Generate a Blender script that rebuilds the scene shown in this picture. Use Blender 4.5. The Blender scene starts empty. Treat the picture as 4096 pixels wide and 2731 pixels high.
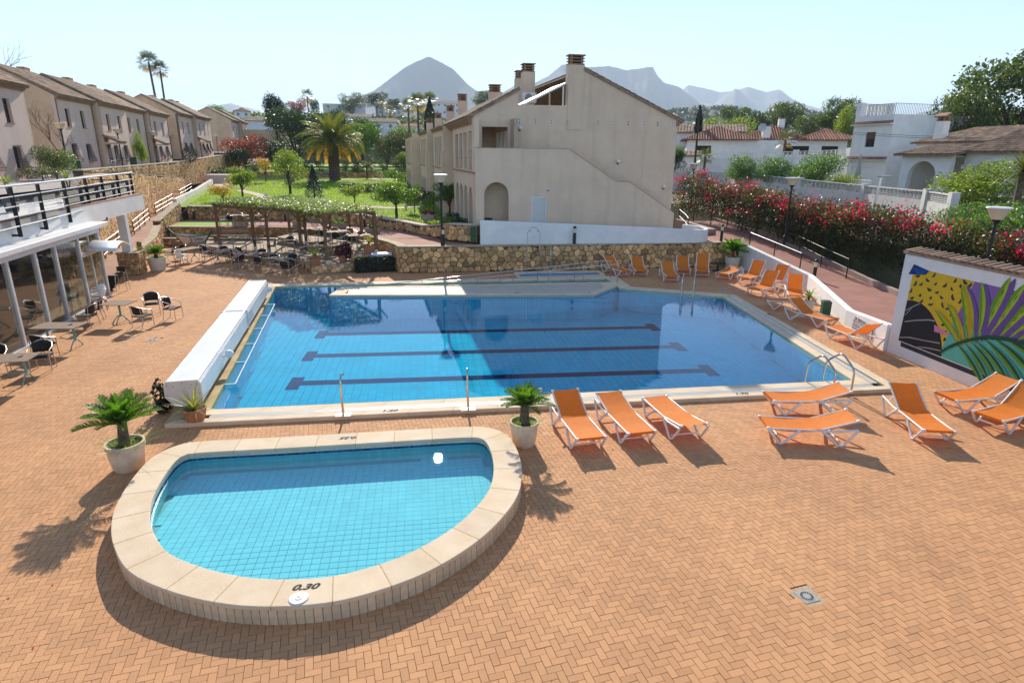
import bpy, math, random
import numpy as np
from mathutils import Vector, Matrix
from mathutils.geometry import tessellate_polygon
PI = math.pi
SC = bpy.context.scene
COL = SC.collection
random.seed(7)
RNG = np.random.default_rng(11)

# ------------------------------------------------------------------ camera
cam = bpy.data.cameras.new('camera'); co = bpy.data.objects.new('camera', cam); COL.objects.link(co)
cam.sensor_fit = 'HORIZONTAL'; cam.sensor_width = 36.0; cam.lens = 21.295
cam.clip_start = 0.1; cam.clip_end = 30000
_r, _u, _f = Vector((.98947524, -.14449425, .0077568)), Vector((.03516098, .29208392, .95574614)), Vector((.14036546, .9454144, -.29409037))
co.matrix_world = Matrix(((_r.x, _u.x, -_f.x, 0), (_r.y, _u.y, -_f.y, 0), (_r.z, _u.z, -_f.z, 6.1), (0, 0, 0, 1)))
SC.camera = co
# ------------------------------------------------------------------ sky and sun
SUN_EL, SUN_AZ = math.radians(27.6), math.radians(0.8)      # azimuth measured from +Y towards +X
w = bpy.data.worlds.new('World'); SC.world = w; w.use_nodes = True
nt = w.node_tree; sky = nt.nodes.new('ShaderNodeTexSky'); sky.sky_type = 'NISHITA'; sky.sun_disc = False
sky.sun_elevation = SUN_EL; sky.sun_rotation = SUN_AZ; sky.air_density = 0.7; sky.dust_density = 0.0; sky.ozone_density = 0.5; sky.altitude = 50
nt.links.new(sky.outputs[0], nt.nodes['Background'].inputs[0]); nt.nodes['Background'].inputs[1].default_value = 0.125
sun = bpy.data.lights.new('sun', 'SUN'); so = bpy.data.objects.new('sun', sun); COL.objects.link(so)
sun.energy = 4.4; sun.angle = math.radians(0.53); sun.color = (1.0, .91, .76)
_s = Vector((math.sin(SUN_AZ) * math.cos(SUN_EL), math.cos(SUN_AZ) * math.cos(SUN_EL), math.sin(SUN_EL)))
so.rotation_euler = _s.to_track_quat('Z', 'Y').to_euler(); so.location = (0, 20, 60)
SC.view_settings.view_transform = 'Standard'; SC.view_settings.look = 'None'; SC.view_settings.gamma = 1.0
SC.view_settings.use_curve_mapping = False; SC.view_settings.exposure = 1.0
SC.render.engine = 'CYCLES'; SC.cycles.use_denoising = True; SC.cycles.max_bounces = 8; SC.cycles.transparent_max_bounces = 16
SC.cycles.volume_bounces = 1; SC.cycles.sample_clamp_indirect = 6.0; SC.cycles.caustics_reflective = False; SC.cycles.caustics_refractive = False

# ------------------------------------------------------------------ materials
MATS = {}
def mat(name, c=(.5, .5, .5), rough=.75, var=.12, scale=3.0, bump=0., bscale=30., metal=0., spec=.4, tone=0., orand=0., hue=None, stain=0., emit=0., coat=0.):
    if name in MATS: return MATS[name]
    m = bpy.data.materials.new(name); m.use_nodes = True; N = m.node_tree.nodes; Lk = m.node_tree.links
    b = N['Principled BSDF']; b.inputs['Roughness'].default_value = rough; b.inputs['Metallic'].default_value = metal
    b.inputs['Specular IOR Level'].default_value = spec
    if coat: b.inputs['Coat Weight'].default_value = coat
    tc = N.new('ShaderNodeTexCoord'); out = None
    def rgb(col):
        n = N.new('ShaderNodeRGB'); n.outputs[0].default_value = (*col, 1); return n.outputs[0]
    def mix(a, bb, fac, typ='MIX'):
        n = N.new('ShaderNodeMix'); n.data_type = 'RGBA'; n.blend_type = typ
        Lk.new(a, n.inputs[6]); Lk.new(bb, n.inputs[7])
        if isinstance(fac, (int, float)): n.inputs[0].default_value = fac
        else: Lk.new(fac, n.inputs[0])
        return n.outputs[2]
    col = rgb(c)
    if var:
        c2 = hue if hue else tuple(max(0, x * (1 - 2.2 * var)) for x in c)
        nz = N.new('ShaderNodeTexNoise'); nz.inputs['Scale'].default_value = scale; nz.inputs['Detail'].default_value = 6; nz.inputs['Roughness'].default_value = .62
        Lk.new(tc.outputs['Object'], nz.inputs['Vector'])
        rp = N.new('ShaderNodeMapRange'); rp.inputs[1].default_value = .35; rp.inputs[2].default_value = .68; Lk.new(nz.outputs[0], rp.inputs[0])
        col = mix(col, rgb(c2), rp.outputs[0])
    if stain:
        mp = N.new('ShaderNodeMapping'); mp.inputs['Scale'].default_value = (1.6, 1.6, .12); Lk.new(tc.outputs['Object'], mp.inputs[0])
        ns = N.new('ShaderNodeTexNoise'); ns.inputs['Scale'].default_value = 1.5; ns.inputs['Detail'].default_value = 5; Lk.new(mp.outputs[0], ns.inputs['Vector'])
        r2 = N.new('ShaderNodeMapRange'); r2.inputs[1].default_value = .52; r2.inputs[2].default_value = .8; r2.inputs[4].default_value = stain; Lk.new(ns.outputs[0], r2.inputs[0])
        col = mix(col, rgb(tuple(x * .45 for x in c)), r2.outputs[0])
    if tone:
        at = N.new('ShaderNodeAttribute'); at.attribute_name = 'tone'
        r3 = N.new('ShaderNodeMapRange'); r3.inputs[3].default_value = 1 - tone; r3.inputs[4].default_value = 1 + tone; Lk.new(at.outputs['Fac'], r3.inputs[0])
        hs = N.new('ShaderNodeHueSaturation'); Lk.new(r3.outputs[0], hs.inputs['Value']); Lk.new(col, hs.inputs['Color']); col = hs.outputs[0]
    if orand:
        oi = N.new('ShaderNodeObjectInfo')
        r4 = N.new('ShaderNodeMapRange'); r4.inputs[3].default_value = 1 - orand; r4.inputs[4].default_value = 1 + orand; Lk.new(oi.outputs['Random'], r4.inputs[0])
        hs = N.new('ShaderNodeHueSaturation'); Lk.new(r4.outputs[0], hs.inputs['Value']); Lk.new(col, hs.inputs['Color']); col = hs.outputs[0]
    Lk.new(col, b.inputs['Base Color'])
    if emit: Lk.new(col, b.inputs['Emission Color']); b.inputs['Emission Strength'].default_value = emit
    if bump:
        n2 = N.new('ShaderNodeTexNoise'); n2.inputs['Scale'].default_value = bscale; n2.inputs['Detail'].default_value = 5; Lk.new(tc.outputs['Object'], n2.inputs['Vector'])
        bp = N.new('ShaderNodeBump'); bp.inputs['Strength'].default_value = bump; bp.inputs['Distance'].default_value = .02; Lk.new(n2.outputs[0], bp.inputs['Height']); Lk.new(bp.outputs[0], b.inputs['Normal'])
    MATS[name] = m; return m
def leafmat(name, c, trans=.38, tcol=None, rough=.45, tone=.45):
    if name in MATS: return MATS[name]
    m = bpy.data.materials.new(name); m.use_nodes = True; N = m.node_tree.nodes; Lk = m.node_tree.links
    b = N['Principled BSDF']; b.inputs['Roughness'].default_value = rough; b.inputs['Specular IOR Level'].default_value = .45
    at = N.new('ShaderNodeAttribute'); at.attribute_name = 'tone'
    r3 = N.new('ShaderNodeMapRange'); r3.inputs[3].default_value = 1 - tone; r3.inputs[4].default_value = 1 + tone; Lk.new(at.outputs['Fac'], r3.inputs[0])
    def tint(col, sock):
        n = N.new('ShaderNodeRGB'); n.outputs[0].default_value = (*col, 1)
        hs = N.new('ShaderNodeHueSaturation'); Lk.new(n.outputs[0], hs.inputs['Color']); Lk.new(r3.outputs[0], hs.inputs['Value']); Lk.new(hs.outputs[0], sock)
    tint(c, b.inputs['Base Color'])
    t = N.new('ShaderNodeBsdfTranslucent'); tint(tcol or (c[0] * 1.9, c[1] * 1.9, c[2] * .8), t.inputs['Color'])
    mx = N.new('ShaderNodeMixShader'); mx.inputs[0].default_value = trans
    Lk.new(b.outputs[0], mx.inputs[1]); Lk.new(t.outputs[0], mx.inputs[2]); Lk.new(mx.outputs[0], N['Material Output'].inputs[0])
    MATS[name] = m; return m
def watermat(name, tint, wscale, wstr, rough=.01):
    m = bpy.data.materials.new(name); m.use_nodes = True; N = m.node_tree.nodes; Lk = m.node_tree.links; N.remove(N['Principled BSDF'])
    tr = N.new('ShaderNodeBsdfTransparent'); tr.inputs[0].default_value = (*tint, 1)
    gl = N.new('ShaderNodeBsdfGlossy'); gl.distribution = 'BECKMANN'; gl.inputs['Roughness'].default_value = rough; gl.inputs[0].default_value = (1, 1, 1, 1)
    fr = N.new('ShaderNodeFresnel'); fr.inputs[0].default_value = 1.333
    ge = N.new('ShaderNodeNewGeometry'); ir = N.new('ShaderNodeMapRange'); ir.inputs[3].default_value = 1.333; ir.inputs[4].default_value = .75; Lk.new(ge.outputs['Backfacing'], ir.inputs[0]); Lk.new(ir.outputs[0], fr.inputs[0])
    tc = N.new('ShaderNodeTexCoord'); nz = N.new('ShaderNodeTexNoise'); nz.inputs['Scale'].default_value = wscale; nz.inputs['Detail'].default_value = 3
    mp = N.new('ShaderNodeMapping'); mp.inputs['Scale'].default_value = (1, 1.7, 1); Lk.new(tc.outputs['Object'], mp.inputs[0]); Lk.new(mp.outputs[0], nz.inputs['Vector'])
    bp = N.new('ShaderNodeBump'); bp.inputs['Strength'].default_value = wstr; bp.inputs['Distance'].default_value = .05; Lk.new(nz.outputs[0], bp.inputs['Height'])
    Lk.new(bp.outputs[0], gl.inputs['Normal']); Lk.new(bp.outputs[0], fr.inputs['Normal'])
    mx = N.new('ShaderNodeMixShader'); Lk.new(fr.outputs[0], mx.inputs[0]); Lk.new(tr.outputs[0], mx.inputs[1]); Lk.new(gl.outputs[0], mx.inputs[2])
    Lk.new(mx.outputs[0], N['Material Output'].inputs[0]); MATS[name] = m; return m
def glassmat(name, tint=(.6, .66, .62), ior=1.5, mir=.0):
    m = bpy.data.materials.new(name); m.use_nodes = True; N = m.node_tree.nodes; Lk = m.node_tree.links; N.remove(N['Principled BSDF'])
    tr = N.new('ShaderNodeBsdfTransparent'); tr.inputs[0].default_value = (*tint, 1)
    gl = N.new('ShaderNodeBsdfGlossy'); gl.inputs['Roughness'].default_value = .02
    fr = N.new('ShaderNodeFresnel'); fr.inputs[0].default_value = ior
    ge = N.new('ShaderNodeNewGeometry'); ir = N.new('ShaderNodeMapRange'); ir.inputs[3].default_value = ior; ir.inputs[4].default_value = 1 / ior; Lk.new(ge.outputs['Backfacing'], ir.inputs[0]); Lk.new(ir.outputs[0], fr.inputs[0])
    ad = N.new('ShaderNodeMath'); ad.operation = 'ADD'; ad.use_clamp = True; ad.inputs[1].default_value = mir; Lk.new(fr.outputs[0], ad.inputs[0])
    mx = N.new('ShaderNodeMixShader'); Lk.new(ad.outputs[0], mx.inputs[0]); Lk.new(tr.outputs[0], mx.inputs[1]); Lk.new(gl.outputs[0], mx.inputs[2])
    Lk.new(mx.outputs[0], N['Material Output'].inputs[0]); MATS[name] = m; return m

# ------------------------------------------------------------------ mesh helpers
class MB:
    def __init__(s): s.v = []; s.f = []; s.m = []; s.t = []
    def add(s, vs, fs, mi=0, tone=None):
        o = len(s.v); s.v.extend([tuple(x) for x in vs]); s.f.extend([tuple(i + o for i in f) for f in fs]); s.m.extend([mi] * len(fs))
        s.t.extend([random.random() if tone is None else tone] * len(fs)); return s
    def box(s, c, d, rz=0., mi=0, R=None, tone=None):
        hx, hy, hz = d[0] / 2, d[1] / 2, d[2] / 2
        vs = [Vector((x, y, z)) for z in (-hz, hz) for x, y in ((-hx, -hy), (hx, -hy), (hx, hy), (-hx, hy))]
        R = R or Matrix.Rotation(rz, 3, 'Z'); c = Vector(c)
        return s.add([R @ v + c for v in vs], [(3, 2, 1, 0), (4, 5, 6, 7), (0, 1, 5, 4), (1, 2, 6, 5), (2, 3, 7, 6), (3, 0, 4, 7)], mi, tone)
    def b2(s, p, q, mi=0):
        return s.box([(a + b) / 2 for a, b in zip(p, q)], [abs(b - a) for a, b in zip(p, q)], 0, mi)
    def bar(s, p, q, wd, ht, mi=0, up=(0, 0, 1)):
        p, q = Vector(p), Vector(q); d = (q - p); L = d.length; d.normalize(); u = Vector(up)
        x = d.cross(u)
        if x.length < 1e-4: x = d.cross(Vector((0, 1, 0)))
        x.normalize(); u = x.cross(d)
        R = Matrix((d, x, u)).transposed()
        return s.box((p + q) / 2, (L, wd, ht), mi=mi, R=R)
    def tube(s, pts, r, n=7, closed=False, mi=0, caps=True):
        pts = [Vector(p) for p in pts]; k = len(pts); rs = r if isinstance(r, (list, tuple)) else [r] * k; vs = []; prev = None
        for i, p in enumerate(pts):
            a = pts[(i - 1) % k] if (closed or i > 0) else p; b = pts[(i + 1) % k] if (closed or i < k - 1) else p
            d = (b - a).normalized()
            if prev is None:
                u = d.cross(Vector((0, 0, 1)))
                if u.length < .05: u = d.cross(Vector((1, 0, 0)))
            else: u = prev - d * prev.dot(d)
            u.normalize(); prev = u; v = d.cross(u)
            vs += [p + (u * math.cos(2 * PI * j / n) + v * math.sin(2 * PI * j / n)) * rs[i] for j in range(n)]
        fs = []
        for i in range(k if closed else k - 1):
            a, b = i * n, ((i + 1) % k) * n
            fs += [(a + j, a + (j + 1) % n, b + (j + 1) % n, b + j) for j in range(n)]
        if not closed and caps: fs += [tuple(range(n - 1, -1, -1)), tuple((k - 1) * n + j for j in range(n))]
        return s.add(vs, fs, mi)
    def cyl(s, p, q, r0, r1=None, n=12, mi=0): return s.tube([p, q], [r0, r0 if r1 is None else r1], n, mi=mi)
    def lathe(s, prof, n=24, c=(0, 0, 0), mi=0):
        vs = [(c[0] + r * math.cos(2 * PI * j / n), c[1] + r * math.sin(2 * PI * j / n), c[2] + z) for r, z in prof for j in range(n)]
        fs = [(i * n + j, i * n + (j + 1) % n, (i + 1) * n + (j + 1) % n, (i + 1) * n + j) for i in range(len(prof) - 1) for j in range(n)]
        return s.add(vs, fs, mi)
    def prism(s, poly, z0, z1, mi=0):
        n = len(poly); vs = [(x, y, z0) for x, y in poly] + [(x, y, z1) for x, y in poly]
        ar = sum(poly[i][0] * poly[(i + 1) % n][1] - poly[(i + 1) % n][0] * poly[i][1] for i in range(n))
        o = range(n) if ar > 0 else range(n - 1, -1, -1); o = list(o)
        fs = [tuple(o[::-1]), tuple(i + n for i in o)] + [(o[i], o[(i + 1) % n], o[(i + 1) % n] + n, o[i] + n) for i in range(n)]
        return s.add(vs, fs, mi)
    def ngon(s, pts, mi=0, tone=None): return s.add(pts, [tuple(range(len(pts)))], mi, tone)
    def build(s, name, mats, parent=None, smooth=None, bevel=0., **kw):
        me = bpy.data.meshes.new(name); me.from_pydata(s.v, [], s.f)
        mats = mats if isinstance(mats, (list, tuple)) else [mats]
        for m in mats: me.materials.append(m)
        if len(mats) > 1: me.polygons.foreach_set('material_index', s.m)
        at = me.attributes.new('tone', 'FLOAT', 'FACE'); at.data.foreach_set('value', s.t)
        if smooth is not None: me.shade_smooth(); me.set_sharp_from_angle(angle=smooth)
        me.update()
        return link(name, me, parent, bevel=bevel, **kw)
def link(name, me, parent=None, bevel=0., label=None, cat=None, group=None, kind=None, loc=None, rz=None):
    o = bpy.data.objects.new(name, me); COL.objects.link(o)
    if parent is not None: o.parent = parent
    if loc is not None: o.location = loc
    if rz is not None: o.rotation_euler = (0, 0, rz)
    if bevel:
        b = o.modifiers.new('bevel', 'BEVEL'); b.width = bevel; b.segments = 2; b.limit_method = 'ANGLE'; b.angle_limit = .6
    if label: o['label'] = label
    if cat: o['category'] = cat
    if group: o['group'] = group
    if kind: o['kind'] = kind
    return o
def thing(name, label, cat, loc=(0, 0, 0), rz=0., group=None):
    return link(name, None, None, label=label, cat=cat, group=group, loc=loc, rz=rz)
def dup(root, loc, rz=None, label=None, scale=None, group=None):
    def cp(o, par):
        c = o.copy(); COL.objects.link(c); c.parent = par
        for ch in o.children: cp(ch, c)
        return c
    c = cp(root, None); c.location = loc
    if rz is not None: c.rotation_euler = (0, 0, rz)
    if scale is not None: c.scale = (scale,) * 3 if isinstance(scale, (int, float)) else scale
    if label: c['label'] = label
    if group: c['group'] = group
    return c
def npmesh(name, V, nv, tone=None, mats=(), sizes=None):
    """V: (n*nv,3) array of n polygons with nv own verts each."""
    V = np.asarray(V, np.float32).reshape(-1, 3); n = len(V) // nv
    me = bpy.data.meshes.new(name); me.vertices.add(len(V)); me.vertices.foreach_set('co', V.ravel())
    me.loops.add(n * nv); me.loops.foreach_set('vertex_index', np.arange(n * nv, dtype=np.int32))
    me.polygons.add(n); me.polygons.foreach_set('loop_start', np.arange(0, n * nv, nv, dtype=np.int32))
    for m in mats: me.materials.append(m)
    at = me.attributes.new('tone', 'FLOAT', 'FACE'); at.data.foreach_set('value', (RNG.random(n) if tone is None else np.asarray(tone)).astype(np.float32))
    me.update(calc_edges=True); return me
def inpoly(P, poly):
    x, y = P[:, 0], P[:, 1]; r = np.zeros(len(P), bool); n = len(poly)
    for i in range(n):
        (x0, y0), (x1, y1) = poly[i], poly[(i + 1) % n]
        if y0 == y1: continue
        c = ((y0 > y) != (y1 > y)) & (x < (x1 - x0) * (y - y0) / (y1 - y0) + x0); r ^= c
    return r
def tile_field(name, C, hw, hl, ang, z, depth, mats, parent, near=300, inset=.0, piece='tile', jitter=.0, cam=(0, 0), stuff='tiles', kindmat=None):
    """C (n,2) centres, hw/hl half sizes (n), ang (n). The nearest become objects, the rest one mesh."""
    n = len(C); o = np.argsort((C[:, 0] - cam[0]) ** 2 + (C[:, 1] - cam[1]) ** 2); C = C[o]; hw = np.asarray(hw)[o]; hl = np.asarray(hl)[o]; ang = np.asarray(ang)[o]
    zz = np.asarray(z)[o] if np.ndim(z) else np.full(n, z); zz = zz + RNG.normal(0, jitter, n) if jitter else zz
    cache = {}
    for i in range(min(near, n)):
        k = (round(float(hw[i]), 3), round(float(hl[i]), 3))
        if k not in cache:
            b = MB(); a, c = k; e = .004
            vs = [(-a, -c, -depth), (a, -c, -depth), (a, c, -depth), (-a, c, -depth), (-a, -c, -e), (a, -c, -e), (a, c, -e), (-a, c, -e), (-a + e, -c + e, 0), (a - e, -c + e, 0), (a - e, c - e, 0), (-a + e, c - e, 0)]
            fs = [(8, 9, 10, 11)] + [(i0, (i0 + 1) % 4, (i0 + 1) % 4 + 4, i0 + 4) for i0 in range(4)] + [(i0 + 4, (i0 + 1) % 4 + 4, (i0 + 1) % 4 + 8, i0 + 8) for i0 in range(4)]
            b.add(vs, fs); me = bpy.data.meshes.new(piece); me.from_pydata(b.v, [], b.f); me.materials.append(kindmat or mats); me.update(); cache[k] = me
        link(piece, cache[k], parent, loc=(float(C[i, 0]), float(C[i, 1]), float(zz[i])), rz=float(ang[i]))
    if n > near:
        C, hw, hl, ang, zz = C[near:], hw[near:], hl[near:], ang[near:], zz[near:]; m = len(C)
        ca, sa = np.cos(ang), np.sin(ang)
        def cr(sx, sy, dz):
            x, y = sx * hw, sy * hl
            return np.stack([C[:, 0] + ca * x - sa * y, C[:, 1] + sa * x + ca * y, zz + dz], 1)
        t = [cr(-1, -1, 0), cr(1, -1, 0), cr(1, 1, 0), cr(-1, 1, 0)]; b = [cr(-1, -1, -depth), cr(1, -1, -depth), cr(1, 1, -depth), cr(-1, 1, -depth)]
        Q = [np.stack(t, 1)] + [np.stack([b[i], b[(i + 1) % 4], t[(i + 1) % 4], t[i]], 1) for i in range(4)]
        tn = RNG.random(m); link(stuff, npmesh(stuff, np.concatenate(Q).reshape(-1, 3), 4, np.tile(tn, 5), [mats]), parent, kind='stuff')
def panel(mb, outer, holes, org, ux, th, mi=0, back=True, mi_rev=None, bottom=True):
    """a wall slab: outline and openings in (s,z); stands at org, runs along ux (2d unit), thickness th behind (to the left normal)."""
    ux = Vector((ux[0], ux[1], 0)); nn = Vector((-ux.y, ux.x, 0)); org = Vector(org)
    loops = [outer] + list(holes); flat = [p for l in loops for p in l]
    tris = tessellate_polygon([[Vector((p[0], p[1], 0)) for p in l] for l in loops])
    P = lambda p, d: org + ux * p[0] + Vector((0, 0, p[1])) + nn * d
    fr = [P(p, 0) for p in flat]; bk = [P(p, th) for p in flat]; k = len(flat)
    def orient(t):
        a, b, c = (flat[i] for i in t); return t if (b[0] - a[0]) * (c[1] - a[1]) - (b[1] - a[1]) * (c[0] - a[0]) > 0 else t[::-1]
    tris = [orient(tuple(t)) for t in tris]
    mb.add(fr + bk, tris + [tuple(i + k for i in t[::-1]) for t in tris], mi, .5)
    o = 0
    for li, l in enumerate(loops):
        n = len(l); mb.add([P(p, 0) for p in l] + [P(p, th) for p in l], [(i, (i + 1) % n, (i + 1) % n + n, i + n) for i in range(n)], (mi_rev if (li and mi_rev is not None) else mi), .5); o += n
def rect(s0, s1, z0, z1): return [(s0, z0), (s1, z0), (s1, z1), (s0, z1)]
def arch(s0, s1, z0, zs, n=14, rise=None):
    c, r = (s0 + s1) / 2, (s1 - s0) / 2; rise = rise or r
    return [(s0, z0), (s1, z0)] + [(c + r * math.cos(PI * i / n), zs + rise * math.sin(PI * i / n)) for i in range(n + 1)]
def stone_mesh(poly, P, out, gap, zb=0.):
    """poly in 2D; P(s,z,d)->3D"""
    cx = sum(p[0] for p in poly) / len(poly); cy = sum(p[1] for p in poly) / len(poly); n = len(poly)
    def ins(k, e):
        r = []
        for x, y in poly:
            dx, dy = x - cx, y - cy; L = math.hypot(dx, dy) or 1; q = max(.2, 1 - (e / L)); r.append((cx + dx * q * k, cy + dy * q * k))
        return r
    a, b = ins(1, gap), ins(.8, gap * 1.2)
    d1, d2 = out * .45, out * random.uniform(.75, 1.25); tl = random.uniform(-.012, .012); tz = random.uniform(-.012, .012)
    vs = [P(x, y, -.01) for x, y in a] + [P(x, y, d1) for x, y in a] + [P(x, y, d2 + tl * (x - cx) * 8 + tz * (y - cy) * 8) for x, y in b]
    fs = [(i, (i + 1) % n, (i + 1) % n + n, i + n) for i in range(n)] + [(i + n, (i + 1) % n + n, (i + 1) % n + 2 * n, i + 2 * n) for i in range(n)] + [tuple(range(2 * n, 3 * n))]
    return vs, fs
def voronoi(s1, zmax, cell, flat=1.35):
    """cells of a jittered grid, clipped against each other, covering [0,s1] x [0,zmax]"""
    cw, ch = cell * flat, cell; nx, ny = max(2, int(round(s1 / cw))), max(1, int(round(zmax / ch))); cw, ch = s1 / nx, zmax / ny
    S = {(i, j): ((i + .5 + random.uniform(-.38, .38) + (.25 if j % 2 else -.25)) * cw, (j + .5 + random.uniform(-.36, .36)) * ch) for i in range(-2, nx + 2) for j in range(-2, ny + 2)}
    cells = []
    for i in range(-1, nx + 1):
        for j in range(0, ny):
            x, y = S[i, j]; poly = [(x - 2 * cw, y - 2 * ch), (x + 2 * cw, y - 2 * ch), (x + 2 * cw, y + 2 * ch), (x - 2 * cw, y + 2 * ch)]
            planes = []
            for di in (-2, -1, 0, 1, 2):
                for dj in (-2, -1, 0, 1, 2):
                    if (di or dj) and (i + di, j + dj) in S:
                        q = S[i + di, j + dj]; nx_, ny_ = q[0] - x, q[1] - y; planes.append((nx_, ny_, nx_ * (q[0] + x) / 2 + ny_ * (q[1] + y) / 2))
            planes += [(1, 0, s1), (-1, 0, 0), (0, 1, zmax), (0, -1, 0)]
            for a, b, c in planes:
                out = []
                for k in range(len(poly)):
                    p, q = poly[k], poly[(k + 1) % len(poly)]; dp, dq = a * p[0] + b * p[1] - c, a * q[0] + b * q[1] - c
                    if dp <= 0: out.append(p)
                    if (dp < 0) != (dq < 0) and abs(dp - dq) > 1e-9:
                        t = dp / (dp - dq); out.append((p[0] + t * (q[0] - p[0]), p[1] + t * (q[1] - p[1])))
                poly = out
                if len(poly) < 3: break
            if len(poly) >= 3:
                mx = max(p[0] for p in poly) - min(p[0] for p in poly); my = max(p[1] for p in poly) - min(p[1] for p in poly)
                if mx > .06 and my > .05: cells.append(poly)
    return cells
def subdiv(path, step=.5):
    out = [path[0]]
    for a, b in zip(path[:-1], path[1:]):
        L = math.dist(a[:2], b[:2]); k = max(1, int(L / step))
        out += [tuple(a[i] + (b[i] - a[i]) * t / k for i in range(len(a))) for t in range(1, k + 1)]
    return out
def stone_wall(name, label, path, cell, group=None, side=1, th=.35, out=.06, gap=.016, cap=None, capm=None, near=300, mats=None, cat='wall'):
    """path: (x, y, zbase, ztop) points; the stones face the right-hand side of the path for side=1."""
    path = [tuple(p) for p in path]; S = [0.]
    for a, b in zip(path[:-1], path[1:]): S.append(S[-1] + math.dist(a[:2], b[:2]))
    m_st, m_mo, m_cap = mats or (mat('wall_stone', (.70, .43, .195), .9, .2, 6, .5, 25, orand=.34, tone=.34), mat('wall_mortar', (.15, .095, .05), .95, .2, 8), capm or mat('wall_cap', (.52, .40, .27), .9, .2, 3, .4, 40))
    def at(s):
        s = min(max(s, 0), S[-1] - 1e-6)
        for i in range(len(S) - 1):
            if s <= S[i + 1] + 1e-9:
                t = (s - S[i]) / (S[i + 1] - S[i]); a, b = path[i], path[i + 1]; dx, dy = b[0] - a[0], b[1] - a[1]; L = math.hypot(dx, dy)
                return [a[k] + (b[k] - a[k]) * t for k in range(4)], (dy / L * side, -dx / L * side)
    zb0 = min(p[2] for p in path); H = max(p[3] for p in path) - zb0
    root = thing(name, label, cat, (path[0][0], path[0][1], path[0][2]), 0, group); ox, oy, oz = path[0][0], path[0][1], path[0][2]
    k = MB(); fr, bk = [], []
    pts = subdiv(path, .8)
    for i, p in enumerate(pts):
        a = pts[max(0, i - 1)]; b = pts[min(len(pts) - 1, i + 1)]; dx, dy = b[0] - a[0], b[1] - a[1]; L = math.hypot(dx, dy); nx, ny = dy / L * side, -dx / L * side
        fr.append(((p[0] - ox, p[1] - oy, p[2] - oz), (p[0] - ox, p[1] - oy, p[3] - oz))); bk.append(((p[0] - nx * th - ox, p[1] - ny * th - oy, p[2] - oz), (p[0] - nx * th - ox, p[1] - ny * th - oy, p[3] - oz)))
    vs, fs = [], []
    for a, b in zip(fr, bk): vs += [a[0], a[1], b[1], b[0]]
    for i in range(len(fr) - 1):
        for j in range(4): fs.append((i * 4 + j, i * 4 + (j + 1) % 4, i * 4 + 4 + (j + 1) % 4, i * 4 + 4 + j))
    fs += [(0, 1, 2, 3), tuple((len(fr) - 1) * 4 + j for j in (3, 2, 1, 0))]
    k.add(vs, fs); k.build('mortar_core', m_mo, root)
    if cap:
        cw, chh = cap; c = MB(); vs, fs = [], []
        for a, b in zip(fr, bk):
            f0 = Vector(a[1]); b0 = Vector(b[1]); d = (f0 - b0).normalized(); o = d * cw; dz = Vector((0, 0, chh)); e = Vector((0, 0, .003))
            vs += [f0 + o + e, f0 + o + dz, b0 - o + dz, b0 - o + e]
        for i in range(len(fr) - 1):
            for j in range(4): fs.append((i * 4 + j, i * 4 + (j + 1) % 4, i * 4 + 4 + (j + 1) % 4, i * 4 + 4 + j))
        fs += [(0, 1, 2, 3), tuple((len(fr) - 1) * 4 + j for j in (3, 2, 1, 0))]
        c.add(vs, fs); c.build('coping', m_cap, root)
    cells = []
    for poly in voronoi(S[-1], H, cell):
        cx = sum(p[0] for p in poly) / len(poly); (x, y, zb, zt), n = at(cx); cy = sum(p[1] for p in poly) / len(poly) + zb0
        if cy > zt - .02 or cy < zb - .02: continue
        poly = [(p[0], min(max(p[1], zb - zb0), zt - zb0 - .004)) for p in poly]
        if max(p[1] for p in poly) - min(p[1] for p in poly) < .05: continue
        cells.append((x * x + y * y, poly))
    cells.sort(key=lambda c: c[0]); rest = MB()
    def P(s, z, d):
        (x, y, _, _), n = at(s); return (x + n[0] * d - ox, y + n[1] * d - oy, z + zb0 - oz)
    for i, (_, poly) in enumerate(cells):
        vs, fs = stone_mesh(poly, P, out, gap)
        if side < 0: fs = [f[::-1] for f in fs]
        if i < near:
            b = MB(); b.add(vs, fs); b.build('stone', m_st, root)
        else: rest.add(vs, fs)
    if rest.f: rest.build('stones', m_st, root, kind='stuff')
    return root
def text_mesh(s, size, ext=.0, bold=.0, shear=0., align='CENTER', sp=1.):
    cu = bpy.data.curves.new('txt', 'FONT'); cu.body = s; cu.size = size; cu.extrude = ext; cu.offset = bold; cu.shear = shear; cu.align_x = align; cu.align_y = 'CENTER'; cu.space_character = sp; cu.resolution_u = 3
    o = bpy.data.objects.new('txt', cu); COL.objects.link(o); dg = bpy.context.evaluated_depsgraph_get(); me = bpy.data.meshes.new_from_object(o.evaluated_get(dg)); bpy.data.objects.remove(o); bpy.data.curves.remove(cu); return me
def put_text(name, s, size, m, parent, M4, ext=.002, bold=.0, shear=0., sp=1.):
    me = text_mesh(s, size, ext, bold, shear, sp=sp); me.materials.clear(); me.materials.append(m); o = link(name, me, parent); o.matrix_local = M4; return o
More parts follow.
